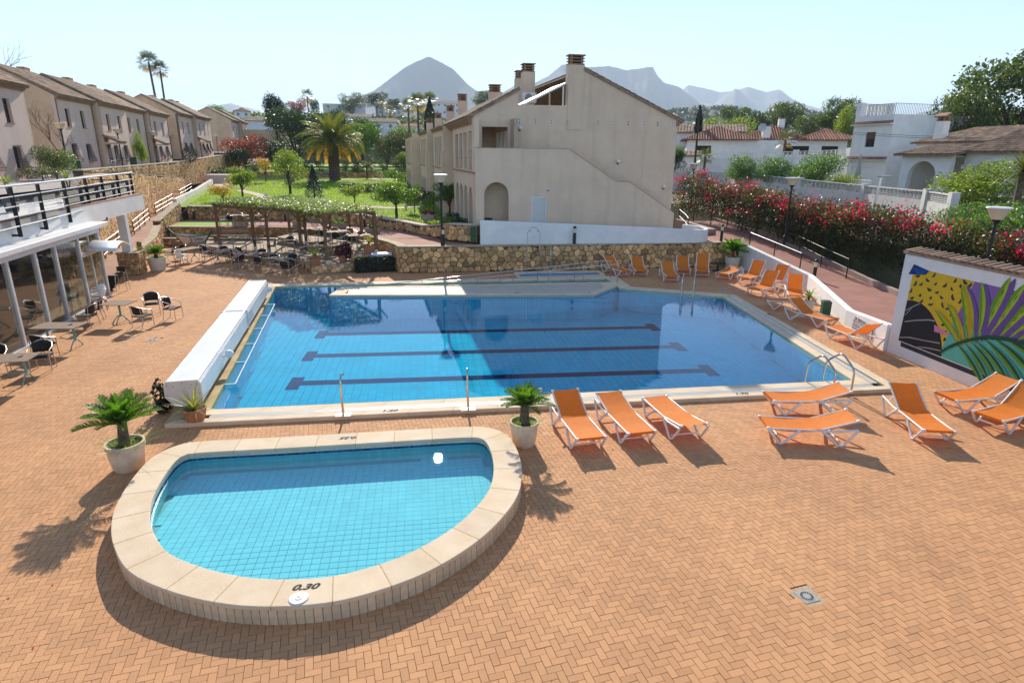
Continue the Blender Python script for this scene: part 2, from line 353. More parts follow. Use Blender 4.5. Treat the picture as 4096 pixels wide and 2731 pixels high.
# ================================================================== SETTING
# ---- wide ground, hills and mountains
def ground_z(x, y):
    d = math.hypot(x, y)
    ins = max(-52 - x, (x - 21.5) * 6, y - 128, -12 - y)          # >0 outside the resort
    t = min(1, max(0, ins / 6)); t = t * t * (3 - 2 * t)
    z = -3.2 + t * 5.2
    if ins > 0:
        z += .9 * min(1, max(0, (x - 24) / 14)) * (1 if x > 0 else 0)
        z += max(0, d - 130) * .034 * (1 / (1 + max(0, d - 130) / 900))
    return z
def polar_grid(rs, az, fz):
    vs, fs = [], []
    for r in rs:
        for a in az: x, y = r * math.sin(a), r * math.cos(a); vs.append((x, y, fz(x, y, r, a)))
    n = len(az)
    for i in range(len(rs) - 1):
        for j in range(n - 1): fs.append((i * n + j, i * n + j + 1, (i + 1) * n + j + 1, (i + 1) * n + j))
    return vs, fs
g = MB()
xs = [-16000, -6000, -2500, -1000, -500, -260, -150, -90, -70, -58, -54, -52, -46] + list(range(-40, 21, 6)) + [21.5, 22.5, 24.5, 27.5, 31, 36, 42, 50, 62, 80, 110, 160, 240, 400, 700, 1200, 2500, 6000, 16000]
ys = [-3000, -400, -120, -60, -30, -18, -12] + list(range(-8, 128, 8)) + [128, 131, 134, 140, 150, 170, 200, 240, 300, 380, 500, 700, 1000, 1500, 2500, 4500, 8000, 16000]
vs = [(x, y, ground_z(x, y)) for y in ys for x in xs]; n = len(xs)
g.add(vs, [(j * n + i, j * n + i + 1, (j + 1) * n + i + 1, (j + 1) * n + i) for j in range(len(ys) - 1) for i in range(n - 1)])
g.build('ground', mat('dry_ground', (.19, .15, .085), .95, .2, .15, .5, 1.5, hue=(.09, .10, .045)), smooth=1.2, kind='structure')
def interp(tab, a):
    if a <= tab[0][0] or a >= tab[-1][0]: return None
    for (a0, e0), (a1, e1) in zip(tab[:-1], tab[1:]):
        if a <= a1:
            t = (a - a0) / (a1 - a0); return e0 + (e1 - e0) * t
from mathutils import noise as MN
def ridge(name, tab, D, m, front=.3, back=.25, rough=.1, step=.12, ex=1.35):
    a0, a1 = tab[0][0], tab[-1][0]; k = int((a1 - a0 + 3) / step); az = [math.radians(a0 - 1.5 + i * (a1 - a0 + 3) / k) for i in range(k + 1)]
    rs = [D * (1 - front * t) for t in (1, .82, .66, .52, .4, .3, .2, .12, .06, 0)] + [D * (1 + back * t) for t in (.15, .4, 1)]
    def fz(x, y, r, a):
        d = math.degrees(a); e = interp(tab, d)
        if e is None: e = (tab[0][1] if d < a0 else tab[-1][1]) * max(0, 1 - abs(d - (a0 if d < a0 else a1)) / 1.5) * .6
        e += MN.fractal(Vector((d * 1.7, D * .01, 0)), 1., 2., 4) * .0007
        h = max(0, e * D); t = (D - r) / (front * D) if r < D else (r - D) / (back * D)
        s = max(0, 1 - t) ** ex; nz = MN.fractal(Vector((x / D * 60, y / D * 40, D)), 1., 2., 5)
        return 6 + max(0, h * s * (1 + rough * nz * (4 * t * (1 - t) if r < D else 0)))
    b = MB(); v, f = polar_grid(rs, az, fz); b.add(v, f); return b.build(name, m, smooth=.7, kind='structure')
m_rock = mat('mountain_rock', (.16, .15, .12), .95, .25, .002, .6, .01, hue=(.07, .08, .045))
m_hill = mat('hill_scrub', (.075, .085, .04), .95, .25, .02, 1., .05, hue=(.03, .05, .02))
ridge('mountain', [(-6.61, .0699), (-5.13, .0797), (-3.63, .0907), (-2.11, .1096), (-.97, .1239), (.16, .1334), (1.09, .1398), (2.01, .133), (3.12, .1238), (4.42, .1016), (5.74, .0865), (7.66, .0743), (9.98, .0608)], 4600, m_rock)
ridge('mountain', [(4.59, .0706), (6.12, .0791), (8.61, .1024), (9.56, .0994), (11.44, .1149), (12.55, .1301), (13.3, .133), (14.81, .1269), (16.66, .1284), (18.15, .1221), (20.32, .1268), (20.74, .1136), (21.32, .1045), (22.61, .0981), (24.51, .0748), (26.01, .0601)], 5600, m_rock)
ridge('mountain', [(20.56, .0713), (23.79, .0768), (25.58, .0734), (26.22, .0821), (27.18, .0947), (28.28, .0814), (29.68, .0721), (32.74, .0566)], 7000, m_rock)
ridge('mountain', [(21.98, .0802), (23.31, .1003), (24.75, .0957), (25.83, .0899), (26.86, .0907), (28.18, .096), (29.57, .0884), (30.53, .092), (31.96, .0741), (34.27, .0618), (36.81, .0497)], 8200, m_rock)
ridge('mountain', [(40.21, .0555), (41.51, .0613), (42.29, .0629), (43.6, .0616), (44.45, .0535), (46.28, .0435)], 7600, m_rock)
ridge('mountain', [(-17.12, .0582), (-16.14, .0628), (-15.15, .0669), (-14.21, .0623), (-12.91, .0578)], 7600, m_rock)
ridge('hill', [(17, .05), (19.86, .0609), (22.76, .0679), (25.59, .0716), (27.69, .0668), (29.77, .0592), (31.75, .0587), (32.67, .0653), (34.3, .0578), (36.18, .0527), (38.86, .049), (41.65, .048), (44.21, .0521), (46.7, .0483), (52, .05)], 1150, m_hill, front=.5, back=.5, rough=.3)
ridge('hill', [(-30, .03), (-20, .035), (-14.26, .045), (-11.58, .047), (-8.77, .053), (-5.94, .049), (-2.25, .053), (1.52, .0535), (3.81, .056), (8, .058), (14, .055)], 420, m_hill, front=.5, back=.6, rough=.12, ex=.75)

# ---- pool deck of herringbone pavers
POOL_W = [(-5.3, 14.56), (11.92, 14.46), (13.27, 24.98), (9.2, 27.25), (9.25, 29.55), (-6.95, 29.35)]
POOL_O = [(-6.05, 13.82), (12.78, 13.72), (13.98, 25.25), (9.85, 27.5), (9.95, 30.1), (-7.6, 29.95)]
KID = [(-4.75, 12.33), (-5.2, 12.15), (-5.45, 11.7), (-5.46, 10.9), (-5.36, 10.1), (-5.17, 9.45), (-4.85, 8.8), (-4.3, 8.08), (-3.4, 7.5), (-2.5, 7.17), (-1.6, 7.08), (-.9, 7.2), (-.1, 7.55), (.65, 8.15), (1.2, 8.85), (1.55, 9.55), (1.73, 10.4), (1.74, 11.3), (1.6, 11.9), (1.25, 12.25), (.7, 12.34), (-1, 12.34), (-3, 12.33)]
def spline(P, n=6):
    out = []
    for i in range(len(P)):
        a, b, c, d = (Vector(P[(i + k) % len(P)]) for k in (-1, 0, 1, 2))
        for j in range(n):
            t = j / n; out.append(.5 * ((2 * b) + (c - a) * t + (2 * a - 5 * b + 4 * c - d) * t * t + (3 * b - a - 3 * c + d) * t ** 3))
    L = [0.]
    for p, q in zip(out, out[1:] + out[:1]): L.append(L[-1] + (q - p).length)
    m = int(L[-1] / .1); res = []; k = 0
    for i in range(m):
        s = L[-1] * i / m
        while L[k + 1] < s: k += 1
        t = (s - L[k]) / (L[k + 1] - L[k]); q = out[(k + 1) % len(out)]; res.append(out[k].lerp(q, t))
    return res
KO = spline(KID)
def offs(P, d):
    n = len(P); N = []
    for i in range(n):
        t = (P[(i + 1) % n] - P[i - 1]).normalized(); N.append(Vector((-t.y, t.x)))
    Q = [P[i] + N[i] * d for i in range(n)]
    for _ in range(2): Q = [(Q[i - 1] + Q[i] * 2 + Q[(i + 1) % n]) / 4 for i in range(n)]
    return Q
KI = offs(KO, .52)
DECK = [(-10.0, 3.5), (15.25, 3.5), (15.1, 12), (15.05, 17.05), (15.75, 20.1), (18.05, 25.95), (17.9, 32.5), (-1.25, 32.75), (-1.45, 33.4), (-5.75, 32.7), (-7.0, 36.2), (-12.7, 40.4), (-17.4, 44.3), (-17.7, 40), (-15.0, 34.15), (-15.6, 34.0), (-13.8, 28.6), (-12.88, 20.9)]
def sheet(name, outer, holes, z, m, kind='structure', parent=None, th=.0):
    b = MB(); loops = [outer] + holes; flat = [p for l in loops for p in l]
    tr = tessellate_polygon([[Vector((p[0], p[1], 0)) for p in l] for l in loops])
    def ori(t):
        a, b_, c = (flat[i] for i in t); return t if (b_[0] - a[0]) * (c[1] - a[1]) - (b_[1] - a[1]) * (c[0] - a[0]) > 0 else t[::-1]
    zf = z if callable(z) else (lambda x, y: z)
    b.add([(p[0], p[1], zf(p[0], p[1])) for p in flat], [ori(tuple(t)) for t in tr], 0, .5); return b.build(name, m, parent, kind=kind)
mid = lambda A, B, t: [(a[0] + (b[0] - a[0]) * t, a[1] + (b[1] - a[1]) * t) for a, b in zip(A, B)]
deck = sheet('deck', DECK, [mid(POOL_W, POOL_O, .5), [(p.x, p.y) for p in offs(KO, .1)]], -.014, mat('joint_sand', (.20, .12, .065), .95, .2, 12))
m_pav = mat('paver_clay', (.56, .29, .135), .85, .1, .45, .35, 55, orand=.10, tone=.10, hue=(.47, .235, .11))
U = .102; A9 = math.radians(9.14); ca, sa = math.cos(A9), math.sin(A9)
II, JJ = np.meshgrid(np.arange(-260, 300), np.arange(-90, 480), indexing='ij'); II, JJ = II.ravel(), JJ.ravel(); mm = (II - JJ) % 4
Hs = mm == 0; Vs = mm == 3
cu = np.concatenate([II[Hs] + 1.0, II[Vs] + .5]) * U; cv = np.concatenate([JJ[Hs] + .5, JJ[Vs] + 1.0]) * U
PC = np.stack([ca * cu - sa * cv, sa * cu + ca * cv], 1); isH = np.concatenate([np.ones(Hs.sum(), bool), np.zeros(Vs.sum(), bool)])
keep = inpoly(PC, DECK) & ~inpoly(PC, mid(POOL_W, POOL_O, .72)) & ~inpoly(PC, [(p.x, p.y) for p in offs(KO, .12)])
# round drains leave a square hole in the paving
DRAINS = [(5.35, 6.63, .125), (-9.21, 21.27, .13), (14.29, 26.94, .13)]
for dx, dy, dr in DRAINS: keep &= ~((np.abs(PC[:, 0] - dx) < dr + .07) & (np.abs(PC[:, 1] - dy) < dr + .07))
PC, isH = PC[keep], isH[keep]; gap = .0034
hw = np.where(isH, U - gap, U / 2 - gap); hl = np.where(isH, U / 2 - gap, U - gap)
tile_field('paver', PC, hw, hl, np.full(len(PC), A9), 0.0, .016, m_pav, deck, 300, piece='paver', jitter=.0012, stuff='pavers', cam=(0, 4))
m_dr = mat('drain_steel', (.45, .43, .39), .5, .1, 20, metal=.3); m_blk = mat('black_void', (.01, .01, .01), .9, 0)
m_mort = mat('drain_mortar', (.56, .40, .25), .95, .15, 20, .4, 60)
for i, (dx, dy, dr) in enumerate(DRAINS):
    t = thing('floor_drain', ['square steel floor drain with slotted ring in open paving by the paddling pool', 'square steel floor drain beside the bistro tables at the glass front', 'square steel floor drain beside the loungers behind the far pool steps'][i], 'drain', (dx, dy, 0), A9)
    MB().box((0, 0, -.006), (dr * 2 + .14, dr * 2 + .14, .012)).build('mortar_bed', m_mort, t)
    b = MB(); b.box((0, 0, .003), (dr * 2, dr * 2, .008)); b.build('plate', m_dr, t)
    MB().cyl((0, 0, .006), (0, 0, .011), dr * .82, n=28).build('grate_ring', m_dr, t)
    sl = MB()
    for k in range(18):
        a = 2 * PI * k / 18; r0, r1 = dr * .46, dr * .74; da = .11
        sl.ngon([(r * math.cos(a + e), r * math.sin(a + e), .0125) for r, e in ((r0, -da), (r1, -da), (r1, da), (r0, da))])
    sl.build('slots', m_blk, t)

# ---- the swimming pool
m_tile = mat('pool_tile', (.012, .46, .66), .95, .06, 1.0, spec=.03, tone=.07, orand=.07); m_grout = mat('pool_grout', (.012, .22, .32), .8, .1, 5)
m_cream = mat('coping_stone', (.74, .59, .42), .85, .1, 2.2, .35, 70, orand=.06, hue=(.66, .50, .33)); m_ctile = mat('cream_tile', (.66, .60, .50), .45, .06, 3, tone=.06)
m_navy = mat('navy_tile', (.012, .02, .09), .95, .05, 2, spec=.03)
pool = thing('swimming_pool', 'large blue tiled swimming pool with cream stone coping', 'pool', (0, 0, 0))
ZF = -1.0
b = MB()
b.ngon([(x, y, ZF - .02) for x, y in POOL_W])
P0 = POOL_W
for i in range(6):
    a, c = P0[i], P0[(i + 1) % 6]; b.ngon([(a[0], a[1], ZF - .02), (a[0], a[1], .0), (c[0], c[1], .0), (c[0], c[1], ZF - .02)][::-1])
b.build('basin', m_grout, pool)
gx, gy = np.meshgrid(np.arange(-7.2, 13.6, .25), np.arange(14.3, 30, .125), indexing='ij'); C = np.stack([gx.ravel(), gy.ravel()], 1)
C = C[inpoly(C, POOL_W)]
tile_field('tile', C, np.full(len(C), .119), np.full(len(C), .0585), np.zeros(len(C)), ZF, .018, m_tile, pool, 200, piece='floor_tile', stuff='floor_tiles')
def wall_tiles(name, pts, z0, z1, w, h, m, parent, closed=True, gap=.005, off=.006, flip=1):
    """rectangular tiles on the inner side (left of the walking direction) of an outline"""
    Q = []; n = len(pts)
    for i in range(n if closed else n - 1):
        a, c = Vector(pts[i]), Vector(pts[(i + 1) % n]); d = c - a; L = d.length; d.normalize(); nn = Vector((-d.y, d.x)) * flip
        k = max(1, round(L / w)); r = max(1, round((z1 - z0) / h))
        for s in range(k):
            for t in range(r):
                s0, s1 = L * s / k + gap, L * (s + 1) / k - gap; q0, q1 = z0 + (z1 - z0) * t / r + gap, z0 + (z1 - z0) * (t + 1) / r - gap
                p, q = a + d * s0 + nn * off, a + d * s1 + nn * off
                Q.append([(p.x, p.y, q0), (q.x, q.y, q0), (q.x, q.y, q1), (p.x, p.y, q1)] if flip > 0 else [(q.x, q.y, q0), (p.x, p.y, q0), (p.x, p.y, q1), (q.x, q.y, q1)])
    return link(name, npmesh(name, np.array(Q).reshape(-1, 3), 4, None, [m]), parent, kind='stuff')
wall_tiles('wall_tiles', POOL_W, ZF, .0, .25, .5, m_tile, pool)
for (xa, ya), (xb, yb) in (((-4.42, 19.1), (9.86, 18.62)), ((-4.42, 21.9), (9.92, 21.36)), ((-4.42, 24.7), (9.95, 24.16))):
    b = MB(); b.bar((xa + .3, ya, ZF + .006), (xb - .3, yb, ZF + .006), .40, .008)
    for x, y in ((xa + .19, ya), (xb - .19, yb)): b.box((x, y, ZF + .0075), (.40, 1.1, .008), -.035)
    b.build('lane_line', m_navy, pool)
# water surface
water = sheet('water', POOL_W, [], .045, watermat('pool_water', (.50, .95, 1.0), 2.6, .03, .006))
# coping slabs
def slabs(parent, A, B, t0, t1, L, z0, z1, m, name='coping_slab', bev=.012):
    a0, a1 = Vector(A[0]).lerp(Vector(B[0]), t0), Vector(A[0]).lerp(Vector(B[0]), t1); c0, c1 = Vector(A[1]).lerp(Vector(B[1]), t0), Vector(A[1]).lerp(Vector(B[1]), t1)
    k = max(1, round((c0 - a0).length / L)); e = .004 / (c0 - a0).length
    for i in range(k):
        u0, u1 = i / k + e / (2 * 1), (i + 1) / k - e / (2 * 1)
        p = [a0.lerp(c0, u0), a0.lerp(c0, u1), a1.lerp(c1, u1), a1.lerp(c1, u0)]
        cx = sum((q.x for q in p)) / 4; cy = sum((q.y for q in p)) / 4
        b = MB(); b.prism([(q.x - cx, q.y - cy) for q in p], z0, z1); b.build(name, m, parent, bevel=bev * .5, loc=(cx, cy, 0))
ZC = .10
m_cold = mat('coping_stained', (.50, .36, .17), .85, .15, 2, .35, 60, orand=.08, hue=(.38, .27, .13))
for i in range(6):
    A = (POOL_W[i], POOL_W[(i + 1) % 6]); B = (POOL_O[i], POOL_O[(i + 1) % 6])
    if i in (0, 1):
        slabs(pool, A, B, -.03, .40, 1.4, -.05, ZC, m_cream); slabs(pool, A, B, .68, 1.0, 1.1, -.05, ZC, m_cream)
        slabs(pool, A, B, .41, .67, 30, -.05, .055, m_blk, 'gutter', 0)
    else: slabs(pool, A, B, -.03, 1.0, .9, -.05, ZC, m_cold if i in (5,) else m_cream)
m_gr = mat('grating_plastic', (.74, .72, .66), .5, .05, 5)
for (A0, A1), n_ in ((((-5.15, 14.17), (12.2, 14.07)), 2), (((12.33, 14.2), (13.62, 25.05)), 2)):
    a, c = Vector(A0), Vector(A1); d = (c - a).normalized(); nn = Vector((-d.y, d.x)); L = (c - a).length; b = MB(); ang = math.atan2(d.y, d.x); k = int(L / .034)
    for s in range(k):
        for r in (-1, 1):
            p = a + d * (s * .034) + nn * r * .047; b.box((p.x, p.y, ZC - .012), (.017, .075, .02), ang)
    for r in (-.092, 0, .092):
        p, q = a + nn * r, c + nn * r; b.bar((p.x, p.y, ZC - .011), (q.x, q.y, ZC - .011), .016, .022)
    b.build('grating', m_gr, pool, kind='stuff')
# raised platform inside the pool and the ramp channel behind it
isl = thing('pool_platform', 'long tiled platform inside the pool beside the ramp channel', 'platform', (0, 0, 0))
IP = [(-4.13, 26.95), (7.54, 25.75), (9.2, 27.6), (9.2, 28.45), (-3.8, 28.6)]
II_ = [(-3.5, 27.2), (7.4, 26.08), (8.55, 27.45), (8.5, 28.12), (-3.35, 28.28)]
MB().prism(IP, ZF, .09).build('platform_core', m_grout, isl)
for i in range(5): slabs(isl, (IP[i], IP[(i + 1) % 5]), (II_[i], II_[(i + 1) % 5]), -.05, 1.0, 1.3, .092, .15, m_cream)
gx, gy = np.meshgrid(np.arange(-3.6, 9, .40), np.arange(26, 28.4, .2), indexing='ij'); C = np.stack([gx.ravel(), gy.ravel()], 1); C = C[inpoly(C, II_)]
tile_field('tile', C, np.full(len(C), .197), np.full(len(C), .097), np.full(len(C), -.05), .135, .03, mat('platform_tile', (.56, .50, .42), .6, .06, 2, orand=.05, tone=.05), isl, 300, piece='top_tile')
wall_tiles('side_tiles', IP, .04, .09, .125, .05, m_ctile, isl, flip=-1); wall_tiles('side_tiles', IP, ZF, .035, .125, .5, m_tile, isl, flip=-1)
foot = thing('foot_bath', 'shallow bright blue foot bath beside the stone wall', 'foot bath', (0, 0, 0))
FB = [(4.85, 30.35), (9.4, 30.45), (9.4, 31.65), (4.85, 31.7)]
MB().prism(FB, -.05, .02).build('blue_floor', mat('foot_blue', (.03, .25, .52), .3, .05, 2), foot)
for (p, q) in ((FB[0], FB[1]), (FB[1], FB[2]), (FB[3], FB[2]), (FB[0], FB[3])):
    b = MB(); b.bar((p[0], p[1], .05), (q[0], q[1], .05), .16, .12); b.build('rim', m_cream, foot, bevel=.01)
# depth marks painted on the coping
m_paint = mat('black_paint', (.018, .016, .015), .8, .1, 30)
def mark(s, x, y, z, rz, size, par, sh=.25): put_text('depth_mark', s, size, m_paint, par, Matrix.Translation((x, y, z)) @ Matrix.Rotation(rz, 4, 'Z') @ Matrix.Scale(1.3, 4, (1, 0, 0)), .001, .006, sh)
mark('1.20', -.95, 13.95, ZC + .002, 0, .17, pool); mark('1.70', 8.22, 13.9, ZC + .002, 0, .17, pool); mark('1.70', 13.62, 21.6, ZC + .002, PI / 2, .17, pool); mark('1.20', -.4, 27.1, .152, PI, .14, isl); mark('1.50', 4.2, 26.5, .152, PI, .14, isl)

# ---- the paddling pool
kid = thing('paddling_pool', 'small D-shaped raised paddling pool with pale blue tiles', 'pool', (0, 0, 0))
ZK = .31; n = len(KO); m_kt = mat('kid_tile', (.24, .68, .76), .95, .04, 2, spec=.03, tone=.03, orand=.03); m_kg = mat('kid_grout', (.17, .45, .49), .8, .05, 5)
KW = offs(KO, .50)
b = MB(); b.ngon([(p.x, p.y, -.155) for p in KW])
for i in range(n): p, q = KW[i], KW[(i + 1) % n]; b.ngon([(p.x, p.y, -.155), (q.x, q.y, -.155), (q.x, q.y, ZK - .07), (p.x, p.y, ZK - .07)][::-1])
for i in range(n): p, q = KO[i], KO[(i + 1) % n]; b.ngon([(p.x, p.y, -.02), (q.x, q.y, -.02), (q.x, q.y, ZK - .07), (p.x, p.y, ZK - .07)])
b.build('shell', m_kg, kid)
gx, gy = np.meshgrid(np.arange(-5.2, 1.8, .145), np.arange(7.3, 12.2, .145), indexing='ij'); C = np.stack([gx.ravel(), gy.ravel()], 1)
C = C[inpoly(C, [(p.x, p.y) for p in offs(KO, .55)])]
tile_field('tile', C, np.full(len(C), .0695), np.full(len(C), .0695), np.zeros(len(C)), -.14, .02, m_kt, kid, 300, piece='floor_tile', stuff='floor_tiles')
kin = [(p.x, p.y) for p in offs(KO, .51)][::1]
def ring_tiles(name, z0, z1, w, m, k=1):
    L = sum(math.dist(kin[i], kin[(i + 1) % n]) for i in range(n)); cnt = int(L / w); Q = []
    cum = [0.]
    for i in range(n): cum.append(cum[-1] + math.dist(kin[i], kin[(i + 1) % n]))
    def at(s):
        s %= L; j = int(np.searchsorted(cum, s, side='right')) - 1; t = (s - cum[j]) / (cum[j + 1] - cum[j]); a, c = kin[j], kin[(j + 1) % n]; return (a[0] + (c[0] - a[0]) * t, a[1] + (c[1] - a[1]) * t)
    g_ = .0025
    for i in range(cnt):
        p, q = at(L * i / cnt + g_), at(L * (i + 1) / cnt - g_); Q.append([(p[0], p[1], z0 + g_), (q[0], q[1], z0 + g_), (q[0], q[1], z1 - g_), (p[0], p[1], z1 - g_)])
    link(name, npmesh(name, np.array(Q).reshape(-1, 3), 4, None, [m]), kid, kind='stuff')
ring_tiles('cream_band_tiles', .185, ZK - .07, .105, m_ctile); ring_tiles('mosaic_band', .135, .183, .05, mat('mosaic_blue', (.02, .11, .30), .3, .35, 18, tone=.8)); ring_tiles('teal_band_tiles', -.14, .133, .105, mat('teal_tile', (.16, .52, .56), .35, .05, 2, tone=.06))
sheet('water', [(p.x, p.y) for p in KW], [], .125, watermat('kid_water', (.84, .97, .99), 3.0, .022, .012))
SEG = 26
for i in range(SEG):
    i0, i1 = round(i * n / SEG), round((i + 1) * n / SEG); oo = [KO[j % n] for j in range(i0, i1 + 1)]; ii = [KI[j % n] for j in range(i0, i1 + 1)]
    e = .012
    for L_ in (oo, ii): L_[0] = L_[0].lerp(L_[1], .03); L_[-1] = L_[-1].lerp(L_[-2], .03)
    o2 = [p + (p - q).normalized() * .025 for p, q in zip(oo, ii)]
    b = MB(); b.prism([(p.x, p.y) for p in o2] + [(p.x, p.y) for p in reversed(ii)], ZK - .068, ZK); b.build('coping_slab', m_cream, kid, bevel=.009)
jl = MB()
for i in range(SEG):
    j = round(i * n / SEG) % n; p, q = KO[j], KI[j]; jl.bar((p.x, p.y, ZK - .027), (q.x, q.y, ZK - .027), .014, .05)
jl.build('joint_mortar', mat('orange_mortar', (.58, .36, .16), .9, .2, 20), kid, kind='stuff')
m_up = mat('upright_tile', (.78, .55, .34), .85, .12, 4, .3, 60, orand=.12)
per = sum((KO[(i + 1) % n] - KO[i]).length for i in range(n)); cnt = int(per / .118)
for i in range(cnt):
    f = i * n / cnt; j = int(f); p = KO[j % n].lerp(KO[(j + 1) % n], f - j); t = (KO[(j + 1) % n] - KO[j % n]).normalized()
    b = MB(); b.box((0, 0, 0), (.108, .03, ZK - .07)); b.build('upright_tile', m_up, kid, loc=(p.x, p.y, (ZK - .07) / 2 + .001), rz=math.atan2(t.y, t.x))
mark('0.30', -1.8, 7.42, ZK + .002, -.02, .16, kid, .35); mark('0.25', -1.7, 12.12, ZK + .002, PI - .02, .15, kid, .35)
b = MB(); b.lathe([(0, .012), (.02, .012), (.021, .017), (.045, .017), (.046, .012), (.125, .014), (.135, .006), (.135, 0)], 32); b.build('skimmer_lid', mat('lid_white', (.72, .68, .60), .35, .05, 5), kid, smooth=.5, loc=(-1.84, 7.2, ZK))
# ================================================================== WALLS AND BUILDINGS
m_plast = mat('plaster_sand', (.76, .585, .43), .92, .12, .8, .3, 30, stain=.3, hue=(.67, .505, .365)); m_white = mat('plaster_white', (.84, .82, .79), .9, .06, 1.2, .25, 40)
m_wdirty = mat('plaster_white_worn', (.72, .69, .66), .9, .1, 1.5, .25, 40, stain=.2)
m_stain = mat('plaster_top_stain', (.30, .25, .21), .95, .3, 2.5, .3, 30, hue=(.46, .37, .29))
m_alu = mat('aluminium', (.62, .60, .58), .32, .05, 8, metal=.9); m_bar = mat('black_iron', (.012, .014, .018), .45, .1, 10)
m_wht = mat('white_paint', (.80, .79, .77), .45, .04, 4); m_dark = mat('dark_interior', (.03, .026, .022), .9, .2, 2)
m_rt = mat('roof_tile', (.36, .23, .145), .9, .3, 3, .4, 20, tone=.45, orand=.3, hue=(.22, .15, .10)); m_rr = mat('roof_tile_red', (.40, .17, .105), .9, .2, 3, .3, 20, tone=.3)
m_term = mat('terracotta', (.46, .20, .10), .85, .12, 5, .3, 40); m_path = mat('path_red_concrete', (.36, .16, .115), .9, .2, 1.2, .6, 14, hue=(.27, .12, .09))
m_pathl = mat('path_pale', (.58, .45, .36), .9, .15, 2, .3, 20); m_lampg = mat('lamp_shade_glass', (.72, .64, .45), .4, .05, 4); m_globe = mat('lamp_globe', (.82, .82, .80), .3, .03, 4)
m_win = mat('dark_glass', (.015, .017, .02), .12, .1, 2, spec=.6); m_teal = mat('teal_iron', (.20, .42, .38), .5, .1, 8); m_wood = mat('grey_wood', (.30, .21, .15), .8, .2, 9, .3, 50, hue=(.20, .14, .10))
m_beam = mat('pergola_wood', (.24, .13, .062), .8, .2, 7, .4, 40); m_brick = mat('cornice_brick', (.42, .25, .15), .9, .15, 6, .3, 30)
def barrel_tiles(mb, O, ux, uy, L, Wd, w=.21, l=.42, rise=.075, seg=4, lift=.03):
    """half-round clay tiles: rows run up the slope uy from the eave at O along ux."""
    O, ux, uy = Vector(O), Vector(ux).normalized(), Vector(uy).normalized(); nn = ux.cross(uy).normalized()
    if nn.z < 0: nn = -nn
    k = max(1, int(L / w)); r = max(1, int(Wd / l)); w_, l_ = L / k, Wd / r
    for i in range(k):
        for j in range(r):
            rad = w_ * .5; t = random.random(); vs = []; dx = random.uniform(-.012, .012)
            for q, (v, up) in enumerate(((j * l_ - .03, lift), ((j + 1) * l_ + .02, .0))):
                for s in range(seg + 1):
                    a = PI * s / seg; vs.append(O + ux * ((i + .5) * w_ + dx - math.cos(a) * rad * (1 - .12 * q)) + uy * v + nn * (math.sin(a) * rise + up))
            mb.add(vs, [(s, s + 1, s + seg + 2, s + seg + 1) for s in range(seg)] + [tuple(range(seg, -1, -1))], 0, t)
# ---- main stone wall behind the pool, returning round the ramp side
stone_wall('stone_wall', 'long low rubble stone wall behind the pool below the sand-coloured building', [(-1.25, 32.65, 0, 1.36), (4.4, 32.55, 0, 1.36), (11.7, 32.58, 0, 1.36), (17.9, 32.75, 0, 1.36)], .27, cap=(.02, .06), th=.5)
stone_wall('stone_wall', 'curved rubble retaining wall rising beside the clipped hedge and pergola', [(-3.2, 37.6, 0, 1.3), (-2.5, 36.1, 0, 1.3), (-1.9, 34.8, 0, 1.32), (-1.45, 33.5, 0, 1.35), (-1.25, 32.66, 0, 1.36)], .27, cap=(.05, .07), th=.4)
# terrace platforms of the pergola
plat = thing('pergola_platform', 'raised stone platform carrying the pergola and its bistro tables', 'platform', (0, 0, 0))
PL1 = [(-5.75, 32.75), (-3.75, 33.5), (-3.85, 36.5), (-9.2, 43.6), (-16.9, 44.2), (-12.75, 40.3), (-9.3, 37.9), (-7.1, 36.2), (-6.6, 34.6)]
PL2 = [(-3.8, 33.75), (-1.5, 33.6), (-1.9, 34.9), (-2.6, 36.2), (-3.6, 38.3), (-5.8, 41.5), (-8.6, 44.6), (-9.5, 42.0), (-6.6, 38.6), (-3.95, 35.6)]
m_flag = mat('terrace_floor', (.42, .31, .22), .9, .2, 2.5, .4, 12, hue=(.30, .21, .15))
MB().prism(PL1, -.3, .42).build('lower_floor', m_flag, plat); MB().prism(PL2, -.3, .82).build('upper_floor', m_flag, plat)
def facing(path, top, cell=.24, nm='stone', base=0., mx=300):
    S = [0.]
    for a, c in zip(path[:-1], path[1:]): S.append(S[-1] + math.dist(a, c))
    def P(s, z, d):
        s = min(max(s, 0), S[-1] - 1e-6)
        for i in range(len(S) - 1):
            if s <= S[i + 1]:
                t = (s - S[i]) / (S[i + 1] - S[i]); a, c = path[i], path[i + 1]; L = S[i + 1] - S[i]; dx, dy = (c[0] - a[0]) / L, (c[1] - a[1]) / L
                return (a[0] + dx * t * L + dy * d, a[1] + dy * t * L - dx * d, z + base)
    for poly in voronoi(S[-1], top - base, cell):
        vs, fs = stone_mesh(poly, P, .05, .012); MB().add(vs, fs).build(nm, MATS['wall_stone'], plat)
facing([(-12.75, 40.3), (-9.3, 37.9), (-7.1, 36.2), (-6.6, 34.6), (-5.75, 32.75), (-3.75, 33.5)], .40, .22); facing([(-3.8, 33.75), (-1.5, 33.6)], .80, .26); facing([(-6.6, 38.6), (-3.95, 35.6), (-3.8, 33.75)], .80, .24, base=.42)
stone_wall('bench_wall', 'low rubble seat wall with pale cap behind the small boat', [(-17.4, 44.3, 0, .47), (-14.8, 43.9, 0, .47), (-12.0, 43.6, .0, .47), (-9.4, 43.4, .2, .47)], .22, cap=(.12, .07), th=.5)
sheet('planting_strip', [(-17.6, 44.6), (-9, 43.8), (-8.6, 45.0), (-13.1, 45.6), (-17.6, 46.0)], [], .46, mat('soil', (.12, .08, .05), .95, .3, 4))
